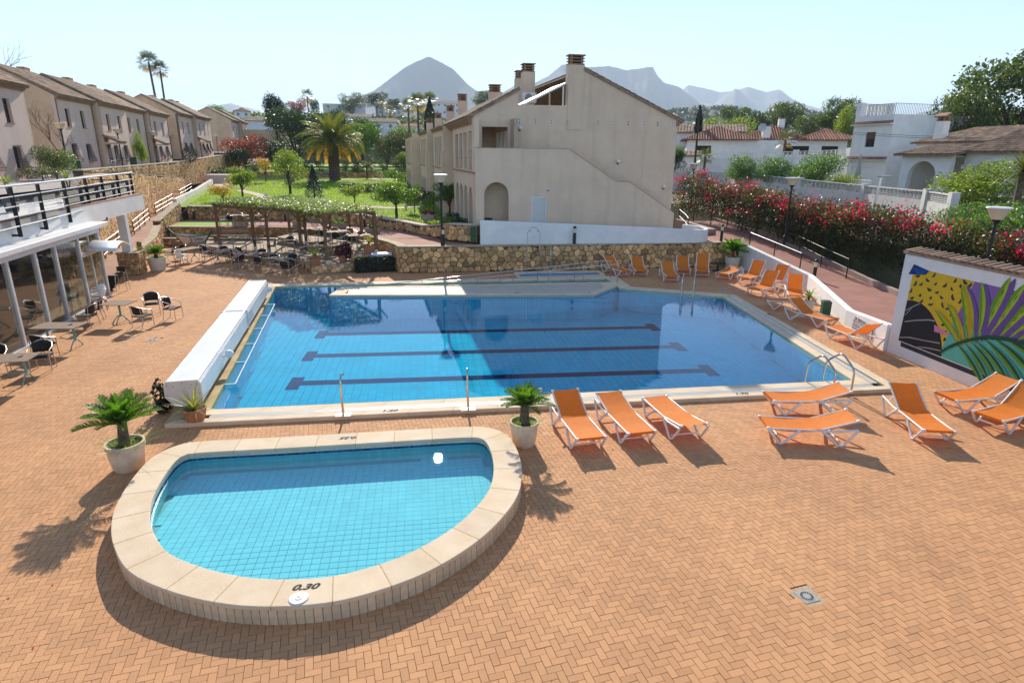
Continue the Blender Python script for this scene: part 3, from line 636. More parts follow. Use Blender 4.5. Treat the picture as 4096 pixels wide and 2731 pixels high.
stone_wall('terrace_wall', 'rubble terrace wall with pale cap below the artificial lawn', [(-17.5, 45.75, .4, 1.08), (-13.1, 45.4, .4, 1.06), (-9.6, 44.9, .4, 1.05), (-8.2, 44.6, .4, 1.05)], .25, cap=(.08, .07), th=.35)
sheet('artificial_lawn', [(-17.6, 45.9), (-9.5, 45.0), (-9.0, 48.1), (-17.6, 48.9)], [], 1.115, mat('artificial_grass', (.26, .48, .045), .95, .15, 30, .6, 200))
def path_z(x, y): return 1.10 + .32 * min(1, max(0, (x + 9) / 9.5))
sheet('footpath', [(-18, 45.6), (-9.3, 44.8), (-6.2, 42.0), (-3.6, 38.6), (-2.2, 36.4), (-1.6, 34.6), (-1.3, 32.9), (17.7, 32.95), (18.2, 36.5), (2.5, 36.6), (1.0, 37.2), (-1.3, 40.8), (-4.8, 45.5), (-10.3, 50.2), (-18, 51.3)], [], path_z, m_path)
stone_wall('garden_wall', 'long rubble retaining wall along the edge of the lawn garden', [(-18.0, 51.2, 1.1, 2.05), (-13.5, 50.6, 1.1, 2.0), (-10.3, 50.05, 1.1, 1.95), (-6.6, 47.4, 1.15, 1.93), (-3.5, 43.6, 1.2, 1.92), (-1.45, 40.4, 1.3, 1.9), (.05, 37.6, 1.4, 1.9), (.9, 36.2, 1.42, 2.1), (1.5, 34.9, 1.42, 2.3), (3.0, 33.55, 1.42, 2.35)], .3, cap=(.06, .09), th=.4, near=300, capm=mat('wall_cap_pale', (.60, .50, .40), .9, .15, 3, .3, 40))
# ---- ramp on the left with its low wall, and the tall retaining walls
def ramp_pts(off): return [(-16.6 + off, 33.5), (-18.9 + off, 44), (-21.3 + off, 55), (-23.6 + off, 70), (-26.6 + off, 86)]
RZ = [.0, .45, 1.05, 1.85, 2.5]
b = MB(); Lp, Rp = ramp_pts(-1.0), ramp_pts(1.25)
vs = [(x, y, z + .004) for (x, y), z in zip(Lp, RZ)] + [(x, y, z + .004) for (x, y), z in zip(Rp, RZ)]
b.add(vs, [(i, i + 5, i + 6, i + 1) for i in range(4)]); b.build('ramp', mat('ramp_pink', (.44, .26, .20), .9, .2, 1.2, .5, 14, hue=(.34, .2, .155)), kind='structure')
stone_wall('ramp_wall', 'low stone side wall of the left ramp sloping up to the garden', [(-15.0, 34.3, 0, .9), (-16.1, 40, 0, 1.1), (-17.45, 44.3, 0, 1.35)], .25, cap=(.04, .07), th=.4, side=1)
stone_wall('ramp_wall', 'upper stone side wall of the left ramp beside the artificial lawn', [(-17.55, 44.5, .3, 1.6), (-18.4, 50.9, .9, 2.35)], .25, cap=(.04, .07), th=.4, side=1)
b = MB(); pp = [(-18.7, 51.2, 1.2, 2.65), (-20.4, 58, 1.6, 2.55), (-22.0, 66, 1.9, 2.6), (-24.8, 80, 2.1, 3.0)]
for (x, y, z0, z1), (x2, y2, z2, z3) in zip(pp[:-1], pp[1:]):
    for o_ in (0,): b.add([(x, y, z0), (x2, y2, z2), (x2, y2, z3), (x, y, z1), (x - .3, y, z0), (x2 - .3, y2, z2), (x2 - .3, y2, z3), (x - .3, y, z1)], [(1, 0, 3, 2), (4, 5, 6, 7), (3, 7, 6, 2), (0, 1, 5, 4), (0, 4, 7, 3), (1, 2, 6, 5)])
b.build('parapet_wall', m_wdirty, label='plain pale plastered parapet between the ramp and the garden', cat='wall')
stone_wall('retaining_wall', 'tall rough stone retaining wall rising beside the left ramp', [(-16.9, 31.0, -.2, 3.0), (-17.7, 36, -.1, 4.7), (-19.6, 43.5, .2, 4.75), (-22.3, 55.5, .8, 4.3), (-23.9, 65, 1.2, 3.75), (-24.9, 71, 1.6, 3.5)], .27, near=300, cap=(.03, .06), th=.5)
stone_wall('retaining_wall', 'upper stone parapet wall under the row of street lamps', [(-20.5, 42, 3.8, 4.95), (-23.2, 50, 3.4, 4.85), (-24.6, 60, 3.0, 4.9), (-26.4, 75, 2.4, 5.05), (-28.3, 95, 2.4, 5.6), (-30.5, 118, 3.2, 6.1)], .32, near=300, cap=(.03, .08), th=.5)
def street_z(x, y): return 4.35 + max(0, y - 60) * .021
sheet('street', [(-17.5, 31), (-18.2, 40), (-21, 42.5), (-23.7, 50), (-25.1, 60), (-26.9, 75), (-28.8, 95), (-31, 118), (-33, 170), (-60, 170), (-60, 25), (-17, 25)], [], street_z, mat('street_paving', (.42, .36, .32), .9, .15, .5, .3, 20))

# ---- white wall beside the deck on the right (climbs along the path), mural wall
wl = thing('boundary_wall', 'white rendered boundary wall stepping along the red path behind the loungers', 'wall', (0, 0, 0))
RW = [(14.98, 17.1, .88), (15.72, 20.1, .64), (17.98, 25.95, .80), (17.92, 32.4, 1.42)]
b = MB(); vs = []
for i, (x, y, z) in enumerate(RW):
    a, c = RW[max(0, i - 1)], RW[min(3, i + 1)]; d = Vector((c[0] - a[0], c[1] - a[1])).normalized(); vs += [(x, y, -.05), (x, y, z), (x + d.y * .26, y - d.x * .26, z), (x + d.y * .26, y - d.x * .26, -.05)]
b.add(vs, [(i * 4 + j, i * 4 + 4 + j, i * 4 + 4 + (j + 1) % 4, i * 4 + (j + 1) % 4) for i in range(3) for j in range(4)] + [(3, 2, 1, 0), (12, 13, 14, 15)]); b.build('wall_body', m_white, wl, bevel=.03)
def pz(y): return .52 if y < 26 else .52 + (min(y, 37) - 26) * .082
b = MB(); pl = [(15.2, 3), (15.2, 17), (16, 20.1), (18.25, 26), (18.18, 33), (18.3, 38), (19, 44)]; pr = [(19.0, 3), (19.3, 16), (19.75, 22.4), (20.35, 24.9), (21.0, 29.4), (21.2, 36), (22, 44)]
b.add([(x, y, pz(y)) for x, y in pl] + [(x, y, pz(y)) for x, y in pr], [(i, i + 7, i + 8, i + 1) for i in range(6)]); b.build('footpath', m_path, kind='structure')
kb = MB(); vs = []
for x, y in pr: vs += [(x, y, pz(y) - .3), (x, y, pz(y) + .22), (x + .22, y, pz(y) + .22), (x + .22, y, pz(y) - .3)]
kb.add(vs, [(i * 4 + j, i * 4 + 4 + j, i * 4 + 4 + (j + 1) % 4, i * 4 + (j + 1) % 4) for i in range(6) for j in range(4)] + [(3, 2, 1, 0), (24, 25, 26, 27)]); kb.build('kerb_wall', mat('kerb_pink', (.42, .29, .24), .9, .15, 1.5, .3, 20), label='low pinkish kerb wall under the bougainvillea along the red path', cat='kerb')
mw = thing('mural_wall', 'white rendered wall with a big painted palm leaf and a tiled top', 'wall', (15.03, 17.03, 0), math.radians(-90.4))
LW, ZT = 12.5, 3.22     # local x runs towards the viewer, local -y... front face looks to -X world
b = MB(); b.box((LW / 2, .13, ZT / 2 - .05), (LW, .26, ZT + .1)); b.build('wall_body', m_white, mw)
# local frame: +x = along wall towards the viewer, front (deck side) is local y = 0 facing -y
pt = {'yellow': (.72, .46, .02), 'purple': (.24, .13, .40), 'purple_dark': (.15, .08, .27), 'mint': (.12, .48, .38), 'mint_dark': (.07, .33, .28), 'black': (.018, .018, .02), 'ink': (.035, .035, .045), 'navy': (.005, .035, .16), 'pink': (.66, .23, .42), 'leaf_light': (.36, .50, .015), 'leaf_mid': (.13, .30, .02), 'leaf_dark': (.015, .075, .03), 'blue_text': (.01, .13, .42), 'vein': (.35, .30, .30), 'ochre': (.52, .32, .01)}
PM = {k: mat('mural_' + k, v, .8, .05, 3, .12, 60) for k, v in pt.items()}
layer = [0]
def paint(name, pts, key, par=mw, lab=None):
    layer[0] += 1; d = -.0015 - layer[0] * .00022
    o = MB().ngon([(x, d, z) for x, z in pts]).build(name, PM[key], par)
    return o
def mleaf(b, t, w, bend, ka, kb, sh=None):
    bx, bz = b; tx, tz = t; dx, dz = tx - bx, tz - bz; L = math.hypot(dx, dz); nx, nz = -dz / L, dx / L
    mx, mz = (bx + tx) / 2 + nx * bend, (bz + tz) / 2 + nz * bend; Lf, Rt, Md = [], [], []
    for i in range(13):
        u = i / 12; x = (1 - u) ** 2 * bx + 2 * u * (1 - u) * mx + u * u * tx; z = (1 - u) ** 2 * bz + 2 * u * (1 - u) * mz + u * u * tz
        h = w * (math.sin(PI * min(1, u * .93 + .06)) ** .8) * (.45 + .75 * u) ; h = h if 0 < i < 12 else (.008 if i == 0 else 0)
        Lf.append((x + nx * h, z + nz * h)); Rt.append((x - nx * h, z - nz * h)); Md.append((x, z))
    if sh: paint('painted_shadow', [(x + .12, z - .03) for x, z in Lf] + [(x + .16, z - .04) for x, z in reversed(Rt)], sh)
    paint('painted_leaf', Lf + Rt[::-1], kb); paint('painted_leaf', Md + Rt[::-1], ka)
    q = [(Md[i], Rt[i]) for i in range(2, 11, 2)]
    for (m_, r_), (m2, r2) in zip(q[:-1], q[1:]):
        f = random.uniform(.15, .5); a = (m_[0] + (r_[0] - m_[0]) * f, m_[1] + (r_[1] - m_[1]) * f); c = (m2[0] + (r2[0] - m2[0]) * f, m2[1] + (r2[1] - m2[1]) * f)
        e = w * .22; paint('brush_stroke', [a, ((a[0] + c[0]) / 2 + e * .5, (a[1] + c[1]) / 2), c, ((a[0] + c[0]) / 2 - e * .5, (a[1] + c[1]) / 2)], random.choice(['leaf_mid', 'leaf_dark', 'leaf_light', 'pink' if random.random() < .25 else 'leaf_mid']))
X1 = 6.6
paint('painted_field', [(.41, .51), (2.9, .51), (2.9, 2.87), (.44, 2.87)], 'yellow')
paint('painted_field', [(2.62, 2.87), (X1, 2.87), (X1, 1.62), (2.24, 1.57)], 'purple')
paint('painted_field', [(2.24, 1.57), (X1, 1.62), (X1, .51), (2.11, .51), (2.06, .75)], 'mint')
paint('painted_shadow', [(.51, .49), (X1 + .12, .47), (X1 + .12, .33), (.53, .35)], 'ink')
paint('painted_arch', [(.40, .51), (.43, 1.83), (.6, 1.87), (.8, 1.88), (.99, 1.86), (1.2, 1.79), (1.39, 1.69), (1.63, 1.49), (1.78, 1.33), (1.9, 1.15), (2.0, .95), (2.07, .74), (2.11, .51)], 'black')
for vn in ([(.42, .6), (.8, .72), (1.3, .78), (1.95, .88)], [(.5, 1.15), (.9, 1.3), (1.4, 1.45), (1.62, 1.47)], [(.45, 1.5), (.75, 1.72), (.95, 1.85)], [(1.2, .53), (1.6, .62), (2.08, .68)], [(.45, 1.35), (.62, 1.55), (.7, 1.7)]):
    w0 = .022; paint('painted_vein', [(x, z + w0) for x, z in vn] + [(x, z - w0 * random.uniform(.2, 1)) for x, z in reversed(vn)], 'vein')
for x, z in [(.83, 2.43), (1.35, 2.55), (1.18, 2.34), (.88, 2.1), (1.28, 2.11), (1.67, 2.21), (1.96, 2.52), (2.05, 2.29), (1.69, 2.57), (1.99, 2.77), (2.23, 2.66), (1.77, 2.0), (1.34, 1.92), (1.96, 1.96), (2.08, 1.05), (1.93, 1.47), (.65, 2.65), (1.23, 2.78), (1.05, 2.6), (.61, 2.4), (1.47, 2.32), (.98, 1.93), (.6, 1.95), (.5, 2.15), (2.33, 2.8), (2.5, 2.75), (2.3, 2.23), (2.2, 1.92), (2.1, 1.8), (2.02, 1.25)]:
    a = random.uniform(.2, 1.3) * random.choice((1, 1, -1)); r0, r1 = random.uniform(.06, .11), random.uniform(.03, .045); P = []
    for k in range(12):
        u = 2 * PI * k / 12; px, pz_ = r0 * math.cos(u), r1 * math.sin(u) + .35 * r0 * math.cos(u) ** 2 - .02; P.append((x + px * math.cos(a) - pz_ * math.sin(a), z + px * math.sin(a) + pz_ * math.cos(a)))
    paint('painted_spot', P, 'ink')
paint('painted_wedge', [(1.63, 1.37), (2.32, 1.22), (1.68, 1.16)], 'pink')
nv = paint('signature_patch', [(.42, 2.97), (1.05, 2.87), (.93, 2.73), (.28, 2.63)], 'navy')
d0 = -.0015 - (layer[0] + 2) * .00022; layer[0] += 3
MT = lambda x, z: Matrix.Translation((x, d0, z)) @ Matrix.Rotation(PI / 2, 4, 'X')
put_text('signature', 'ANTONYO', .085, PM['blue_text'], mw, MT(.74, 2.82), .0005, .003); put_text('signature', 'MAREST', .085, PM['blue_text'], mw, MT(.72, 2.745), .0005, .003)
ic = MB(); ic.tube([(.5 + .045 * sx, d0, 2.79 + .05 * sz) for sx, sz in ((-1, -1), (1, -1), (1, 1), (-1, 1))], .006, 4, True); ic.tube([(.5 + .022 * math.cos(a), d0, 2.79 + .022 * math.sin(a)) for a in np.linspace(0, 2 * PI, 9)[:-1]], .006, 4, True); ic.build('camera_icon', PM['blue_text'], mw)
for b_, t_, w_, bd in [((3.96, 1.63), (4.9, 2.75), .11, .1), ((4.2, 1.64), (5.3, 2.6), .11, .1), ((3.73, 1.6), (4.5, 2.95), .12, .08), ((3.41, 1.51), (4.05, 3.1), .14, .06), ((3.21, 1.43), (3.62, 3.2), .14, .05), ((3.13, 1.38), (2.83, 2.92), .11, -.16), ((2.97, 1.29), (2.3, 2.75), .10, -.2), ((2.79, 1.2), (2.25, 2.67), .09, -.13), ((2.65, 1.12), (1.92, 2.1), .08, -.1), ((2.56, 1.07), (1.52, 1.83), .075, -.08)]:
    mleaf(b_, t_, w_, bd, 'leaf_light', 'leaf_mid', 'purple_dark' if t_[0] > 2.26 else 'ochre')
for b_, t_, w_, bd in [((2.58, 1.03), (3.6, .22), .085, .1), ((2.83, 1.12), (3.74, .38), .085, .1), ((3.01, 1.22), (3.99, .5), .09, .1), ((3.15, 1.29), (4.25, .56), .09, .12), ((3.38, 1.42), (4.65, .62), .1, .13), ((3.66, 1.52), (4.9, .9), .1, .12), ((3.94, 1.6), (5.2, 1.2), .1, .1)]:
    mleaf(b_, t_, w_, bd, 'leaf_mid', 'leaf_dark', 'mint_dark')
st = [(2.05, .62), (2.3, .87), (2.54, 1.05), (2.8, 1.22), (3.13, 1.39), (3.45, 1.52), (3.94, 1.62), (4.4, 1.65), (5.4, 1.6)]
paint('painted_stem', [(x, z + .05) for x, z in st] + [(x, z - .055) for x, z in reversed(st)], 'leaf_dark')
k = int(LW / .235)
m_tw = mat('wall_tile', (.40, .25, .165), .9, .15, 4, .3, 30, orand=.35)
tb = MB()
for q in range(9):
    a = PI * q / 8
tm = None
for i in range(k):
    if tm is None:
        b = MB(); vs = []
        for j, y in enumerate((-.12, .42)):
            for q in range(8):
                a = PI * q / 7; r = .105 - .018 * j; vs.append((r * math.cos(a), y, r * .8 * math.sin(a) + .10 * j * 1.0))
            for q in range(8):
                a = PI * (7 - q) / 7; r = .09 - .018 * j; vs.append((r * math.cos(a), y, r * .8 * math.sin(a) + .10 * j * 1.0))
        b.add(vs, [(q, (q + 1) % 16, (q + 1) % 16 + 16, q + 16) for q in range(16)] + [tuple(range(15, -1, -1)), tuple(range(16, 32))]); o = b.build('ridge_tile', m_tw, mw, smooth=.9, loc=(.1, .0, ZT + .07)); tm = o.data
    else: link('ridge_tile', tm, mw, loc=(.1 + i * .235, .0, ZT + .07 + random.uniform(-.006, .006)), rz=random.uniform(-.04, .04))
MB().box((LW / 2, .14, ZT + .045), (LW + .1, .36, .05)).build('tile_bed', mat('tile_bed', (.45, .36, .28), .9, .1, 5), mw)

# ---- white curved parapet above the stone wall, in front of the central building
ww = MB(); pw = [(3.11, 32.95, 1.3, 2.72), (8, 32.85, 1.3, 2.5), (13, 32.72, 1.3, 2.27), (15.3, 32.68, 1.3, 2.14), (16.1, 32.95, 1.3, 2.1), (16.5, 33.6, 1.3, 2.1), (16.4, 34.4, 1.35, 2.15), (15.6, 35.1, 1.4, 2.2)]
for (x, y, z0, z1), (x2, y2, z2, z3) in zip(pw[:-1], pw[1:]):
    pass
vs = []
for i, (x, y, z0, z1) in enumerate(pw):
    a, c = pw[max(0, i - 1)], pw[min(len(pw) - 1, i + 1)]; d = Vector((c[0] - a[0], c[1] - a[1])).normalized(); vs += [(x, y, z0), (x, y, z1), (x - d.y * .24, y + d.x * .24, z1), (x - d.y * .24, y + d.x * .24, z0)]
N_ = len(pw); ww.add(vs, [(i * 4 + j, i * 4 + (j + 1) % 4, i * 4 + 4 + (j + 1) % 4, i * 4 + 4 + j) for i in range(N_ - 1) for j in range(4)] + [(3, 2, 1, 0), tuple((N_ - 1) * 4 + j for j in (0, 1, 2, 3))])
ww.build('parapet_wall', m_white, smooth=.6, bevel=.02, label='smooth white parapet wall with a rounded end above the rubble wall', cat='wall')
sheet('ramp', [(3.3, 33.1), (15.6, 33.0), (16.2, 33.7), (16.0, 35.5), (18.1, 36), (18.1, 38.5), (3.3, 37.5)], [], lambda x, y: 1.46 + max(0, (9 - x)) * .06 * (1 if y < 34.5 else .7), MATS['ramp_pink'])

# ================================================================== the central building
TH = math.radians(4.23); DX = Vector((math.cos(TH), math.sin(TH))); DN = Vector((-math.sin(TH), math.cos(TH)))
cb = thing('apartment_building', 'sand coloured gabled building with outside stair, arch and chimneys beside the pool', 'building', (3.11 + DN.x * 1.5, 32.82 + DN.y * 1.5, 0), TH)
# local: x along the gable (0..12.4), y back, z world height
I2 = (1, 0)
b = MB(); stair = [(0, 1.3), (12.02, 1.3), (12.02, 2.84), (9.02, 4.66), (8.2, 4.66), (5.3, 6.44), (0, 6.44)]
panel(b, stair, [arch(.47, 1.87, 1.7, 3.95), rect(3.19, 4.11, 1.75, 3.89)], (0, 0, 0), I2, .22); b.build('stair_parapet', m_plast, cb)
# stained weathering cap on top of the stair parapet
b = MB()
for p, q in zip(stair[2:-1], stair[3:]): b.bar((p[0], .11, p[1] + .014), (q[0], .11, q[1] + .014), .25, .03)
b.build('parapet_cap', m_stain, cb)
main = [(0.08, 1.3), (12.4, 1.3), (12.4, 8.2), (6.46, 10.75), (6.46, 8.8), (2.66, 8.77), (2.66, 9.6), (.08, 8.25)]
b = MB(); panel(b, main, [rect(.58, 2.06, 5.35, 7.59)], (0, 1.2, 0), I2, .25); b.build('gable_wall', m_plast, cb)
b = MB(); b.b2((0.1, .22, 5.2), (5.6, 1.2, 5.35)); b.b2((.22, .22, 1.45), (12, 1.2, 1.62)); b.build('landing_floor', m_term, cb)
b = MB()
for i in range(9): b.b2((5.6 + i * .42, .225, 5.0 - i * .32 - .4), (5.6 + i * .42 + .42, 1.195, 5.2 - i * .32))
for i in range(6): b.b2((9.05 + i * .48, .225, 2.4 - i * .2 - .4), (9.05 + i * .48 + .48, 1.195, 2.7 - i * .2))
b.build('stair_steps', m_term, cb)
# rooms seen through the openings
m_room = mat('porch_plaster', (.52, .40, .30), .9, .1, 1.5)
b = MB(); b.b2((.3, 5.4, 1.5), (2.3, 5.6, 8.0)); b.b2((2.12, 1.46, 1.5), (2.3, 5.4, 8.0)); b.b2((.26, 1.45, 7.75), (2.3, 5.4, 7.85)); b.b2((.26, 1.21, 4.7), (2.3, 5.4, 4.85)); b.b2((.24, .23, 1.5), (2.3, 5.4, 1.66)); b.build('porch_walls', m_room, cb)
for z0, z1 in ((1.68, 4.2), (5.36, 7.4)):
    b = MB()
    for y0 in (1.75, 2.9, 4.05): b.b2((2.085, y0, z0), (2.118, y0 + .75, z1))
    b.build('porch_shutter', m_wht, cb)
# louvred service door
dr_ = MB(); dr_.b2((3.20, .03, 1.75), (4.10, .12, 1.80)); dr_.b2((3.20, .03, 3.82), (4.10, .12, 3.88)); dr_.b2((3.20, .03, 1.8), (3.27, .12, 3.82)); dr_.b2((4.03, .03, 1.8), (4.10, .12, 3.82)); dr_.b2((3.27, .10, 1.8), (4.03, .11, 3.82))
lv = dr_.build('louvred_door', m_wht, cb); sm = None
for i in range(30):
    if sm is None: o = MB().box((0, 0, 0), (.76, .055, .012), R=Matrix.Rotation(-.6, 3, 'X')).build('slat', m_wht, lv, loc=(3.65, .07, 1.84)); sm = o.data
    else: link('slat', sm, lv, loc=(3.65, .07, 1.84 + i * .066))
# parapet notch terrace behind
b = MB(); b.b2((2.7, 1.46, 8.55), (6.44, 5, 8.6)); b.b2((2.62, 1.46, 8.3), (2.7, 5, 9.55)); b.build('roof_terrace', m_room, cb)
# chimneys
def chimney(par, x, y, z0, z1, wx=.74, wy=.7, m=m_plast, capn=3, nm='chimney'):
    o = MB().box((x, y, (z0 + z1) / 2), (wx, wy, z1 - z0)).build(nm, m, par)
    c = MB()
    for i in range(capn):
        c.box((x, y, z1 + .045 + i * .15), (wx * .98 if i < capn else wx, wy * .98, .05)); 
        for sx in (-1, 1):
            for sy in (-1, 1): c.box((x + sx * wx * .34, y + sy * wy * .34, z1 + .12 + i * .15), (.11, .11, .1))
    c.box((x, y, z1 + capn * .15 + .05), (wx * 1.06, wy * 1.06, .06)); c.box((x, y, z1 + .22), (wx * .5, wy * .5, .4), mi=1); c.build('chimney_pot', [m_brick, m_dark], o)
    return o
chimney(cb, 5.98, 1.45, 7.5, 10.93, .92, .6)
chimney(cb, 5.0, 8.6, 8.5, 11.35, .8, .8); chimney(cb, 5.1, 11, 8.5, 11.2, .8, .8); chimney(cb, 3.5, 12.5, 8.4, 10.4, .8, .8); chimney(cb, 1.9, 18, 8, 10.2, .7, .7); chimney(cb, 1.9, 26, 8, 9.9, .7, .7); chimney(cb, 1.6, 34, 8, 9.7, .7, .7); chimney(cb, 1.4, 42, 8, 9.6, .7, .7)
# roofs of tiles on both sides of the terrace
m_edge = mat('roof_edge', (.38, .26, .18), .9, .25, 4)
def roof_quad(par, p0, p1, q0, q1, name='roof', m=m_rt, th=.12, tiles=True, w=.24):
    """eave p0-p1, ridge q0-q1 (local)"""
    p0, p1, q0, q1 = (Vector(v) for v in (p0, p1, q0, q1)); nn = (p1 - p0).cross(q0 - p0).normalized(); nn = nn if nn.z > 0 else -nn
    b = MB(); dn = nn * -th; b.add([p0, p1, q1, q0, p0 + dn, p1 + dn, q1 + dn, q0 + dn], [(0, 1, 2, 3), (7, 6, 5, 4), (0, 4, 5, 1), (1, 5, 6, 2), (2, 6, 7, 3), (3, 7, 4, 0)]); r = b.build(name, m_edge, par)
    if tiles:
        t = MB(); ux = p1 - p0; uy = q0 - p0; barrel_tiles(t, p0 + nn * .005, ux, uy, ux.length, uy.length, w=w, l=.42); t.build('roof_tiles', m, r, smooth=.9, kind='stuff')
    return r
roof_quad(cb, (12.75, 1.1, 8.08), (12.75, 50, 8.08), (6.4, 1.1, 10.78), (6.4, 50, 10.78))
roof_quad(cb, (-.35, 1.1, 8.05), (-.35, 14, 8.05), (2.7, 1.1, 9.64), (2.7, 14, 9.64))
for i in range(1, 4): roof_quad(cb, (-.35 - .9 * (i % 2) * 0 - .0, 14.1 + (i - 1) * 11, 8.05 - i * .12), (-.35, 25 + (i - 1) * 11, 8.05 - i * .12), (2.7, 14.1 + (i - 1) * 11, 9.5 - i * .1), (2.7, 25 + (i - 1) * 11, 9.5 - i * .1))
b = MB()
for i in range(4): b.b2((-.22 + i * .07 - .12, 1.15, 7.72 + (3 - i) * .085), (.3, 13.8, 7.795 + (3 - i) * .085))
b.build('cornice', m_brick, cb)
b = MB()
for i in range(3): b.b2((12.3, 1.15, 7.8 + i * .09), (12.5 + i * .08, 49, 7.88 + i * .09))
b.build('cornice', m_brick, cb)
# left facade: units one behind the other, each stepped; arches below, tall openings above
for u, (y0, y1, xo) in enumerate(((.24, 9.2, .0), (11.2, 18.0, -.5), (19.6, 27, -.9), (28.5, 40, -1.6))):
    b = MB(); L = y1 - y0; hs = []; nb = 4
    for i in range(nb):
        s0 = .7 + i * (L - 1.4) / nb + .22; s1 = .7 + (i + 1) * (L - 1.4) / nb - .22; hs += [arch(s0, s1, 1.75, 3.6), rect(s0, s1, 5.25, 7.35)]
    panel(b, [(0, 1.2), (L, 1.2), (L, 8.0), (0, 8.0)], hs, (xo, y1, 0), (0, -1), .26); f = b.build('facade', m_plast, cb)
    MB().b2((xo - .09, y0, 5.1), (xo + .005, y1, 5.17)).build('sill_course', m_term, f)
    rb = MB()
    for i in range(nb):
        s0 = .7 + i * (L - 1.4) / nb + .22; s1 = .7 + (i + 1) * (L - 1.4) / nb - .22
        for z in (5.9, 6.3): rb.bar((xo + .1, y1 - s0, z), (xo + .1, y1 - s1, z), .02, .02)
    rb.build('balcony_bars', m_bar, f)
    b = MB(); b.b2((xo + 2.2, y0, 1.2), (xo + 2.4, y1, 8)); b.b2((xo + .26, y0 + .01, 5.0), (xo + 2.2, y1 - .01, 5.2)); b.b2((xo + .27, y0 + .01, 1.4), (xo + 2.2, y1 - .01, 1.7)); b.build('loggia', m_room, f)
    MB().b2((xo, y1 + .001, 1.2), (xo + 3, y1 + .25, 8.0)).build('end_wall', m_plast, f)
    if u: MB().b2((xo, y0 - .25, 1.2), (xo + 3, y0 - .001, 8.0)).build('end_wall', m_plast, f); MB().b2((xo - .2, y0 - .8, 1.2), (xo + 1.4, y0 - .3, 6.3)).build('garden_pier', m_plast, f)
    if u:
        b = MB()
        for i in range(3): b.b2((xo - .1 - (2 - i) * .0 - i * .08, y0 - .2, 7.75 + i * .09), (xo + .3, y1 + .2, 7.83 + i * .09))
        b.build('cornice', m_brick, f)
MB().b2((12.15, 1.46, 1.2), (12.4, 49, 8.1)).build('side_wall', m_plast, cb); MB().b2((0, 49, 1.2), (12.4, 49.3, 8.1)).build('back_wall', m_plast, cb)
# vents, globe lamps, camera
for i in range(11):
    x = 2.72 + i * .932; v = MB().b2((x - .055, 1.185, 7.77), (x + .055, 1.199, 8.05)).build('vent', m_wht if i % 2 == 0 else m_wdirty, cb)
    h = MB(); 
    for dz in (-.07, .07): h.cyl((x, 1.18, 7.91 + dz), (x, 1.184, 7.91 + dz), .036, n=12)
    h.build('vent_hole', m_dark, v)
for x, z in ((2.74, 7.55), (8.72, 5.78), (11.78, 4.32)):
    o = MB().lathe([(.001, -.11), (.07, -.085), (.11, 0), (.085, .075), (.001, .11)], 16, (x, 1.06, z)).build('globe_lamp', m_globe, cb, smooth=1.)
    MB().cyl((x, 1.06, z - .1), (x, 1.19, z - .13), .05, n=10).build('lamp_base', m_bar, o)
MB().cyl((4.12, -.08, 4.22), (4.12, -.003, 4.22), .09, n=14).build('security_camera', m_wht, cb); MB().cyl((4.12, -.1, 4.2), (4.12, -.081, 4.2), .05, n=12).build('camera_lens', m_dark, cb)
# retractable awning and air conditioners on the roof terrace
b = MB(); b.bar((3.1, 3.0, 8.85), (5.5, 3.0, 10.0), 3.0, .10); b.build('terrace_awning', m_wht, cb)
for y in (1.6, 4.4): MB().bar((5.35, y, 8.6), (5.35, y, 9.85), .08, .08).build('awning_post', m_wht, cb)
for x, y, z in ((4.6, 6.5, 9.6), (3.6, 11, 9.3)):
    o = MB().box((x, y, z), (.85, .35, .6)).build('air_conditioner', m_wht, cb); MB().cyl((x - .1, y - .19, z), (x - .1, y - .177, z), .24, n=18).build('fan_grille', mat('grille_grey', (.3, .3, .3), .6, .1, 5), o)
# garden furniture under the arch
m_dgreen = mat('dark_green_plastic', (.012, .02, .018), .5, .1, 5)
t = thing('patio_table', 'dark garden table in the shade of the arched porch', 'table', (cb.location.x + .75, cb.location.y + 2.2, 1.66), TH)
MB().lathe([(.001, .72), (.45, .72), (.45, .75), (.001, .75)], 20).build('table_top', m_dgreen, t); 
for sx in (-1, 1):
    for sy in (-1, 1): MB().bar((sx * .2, sy * .2, .72), (sx * .32, sy * .32, 0), .04, .04).build('leg', m_dgreen, t)
def patio_chair(lab):
    t = thing('patio_chair', lab, 'chair', (0, 0, 0), 0, 'dark chairs under the arch'); MB().box((0, 0, .43), (.44, .44, .04)).build('seat', m_dgreen, t)
    bk = MB()
    for i in range(5): bk.box((-.18 + i * .09, .22, .68), (.05, .025, .46))
    bk.box((0, .22, .92), (.46, .035, .06)); bk.build('backrest', m_dgreen, t)
    for sx in (-1, 1):
        MB().bar((sx * .2, -.2, .43), (sx * .22, -.22, 0), .04, .04).build('leg', m_dgreen, t); MB().bar((sx * .2, .2, .43), (sx * .22, .24, 0), .04, .04).build('leg', m_dgreen, t); MB().bar((sx * .23, -.2, .64), (sx * .23, .22, .66), .04, .03).build('armrest', m_dgreen, t)
    return t
pc = patio_chair('dark plastic garden chair at the table under the arch'); pc.location = (cb.location.x + .8, cb.location.y + 1.35, 1.66); pc.rotation_euler.z = PI + TH
dup(pc, (cb.location.x + 1.45, cb.location.y + 2.3, 1.66), -PI / 2 + TH); dup(pc, (cb.location.x + .55, cb.location.y + 3.0, 1.66), TH)
# ================================================================== TERRACE BUILDING ON THE LEFT
gd = Vector((.1196, -.9928)); GA = math.atan2(gd.y, gd.x)
tb = thing('terrace_pavilion', 'glass fronted pavilion with white slab and roof terrace on the left', 'building', (-13.8, 28.5, 0), GA)
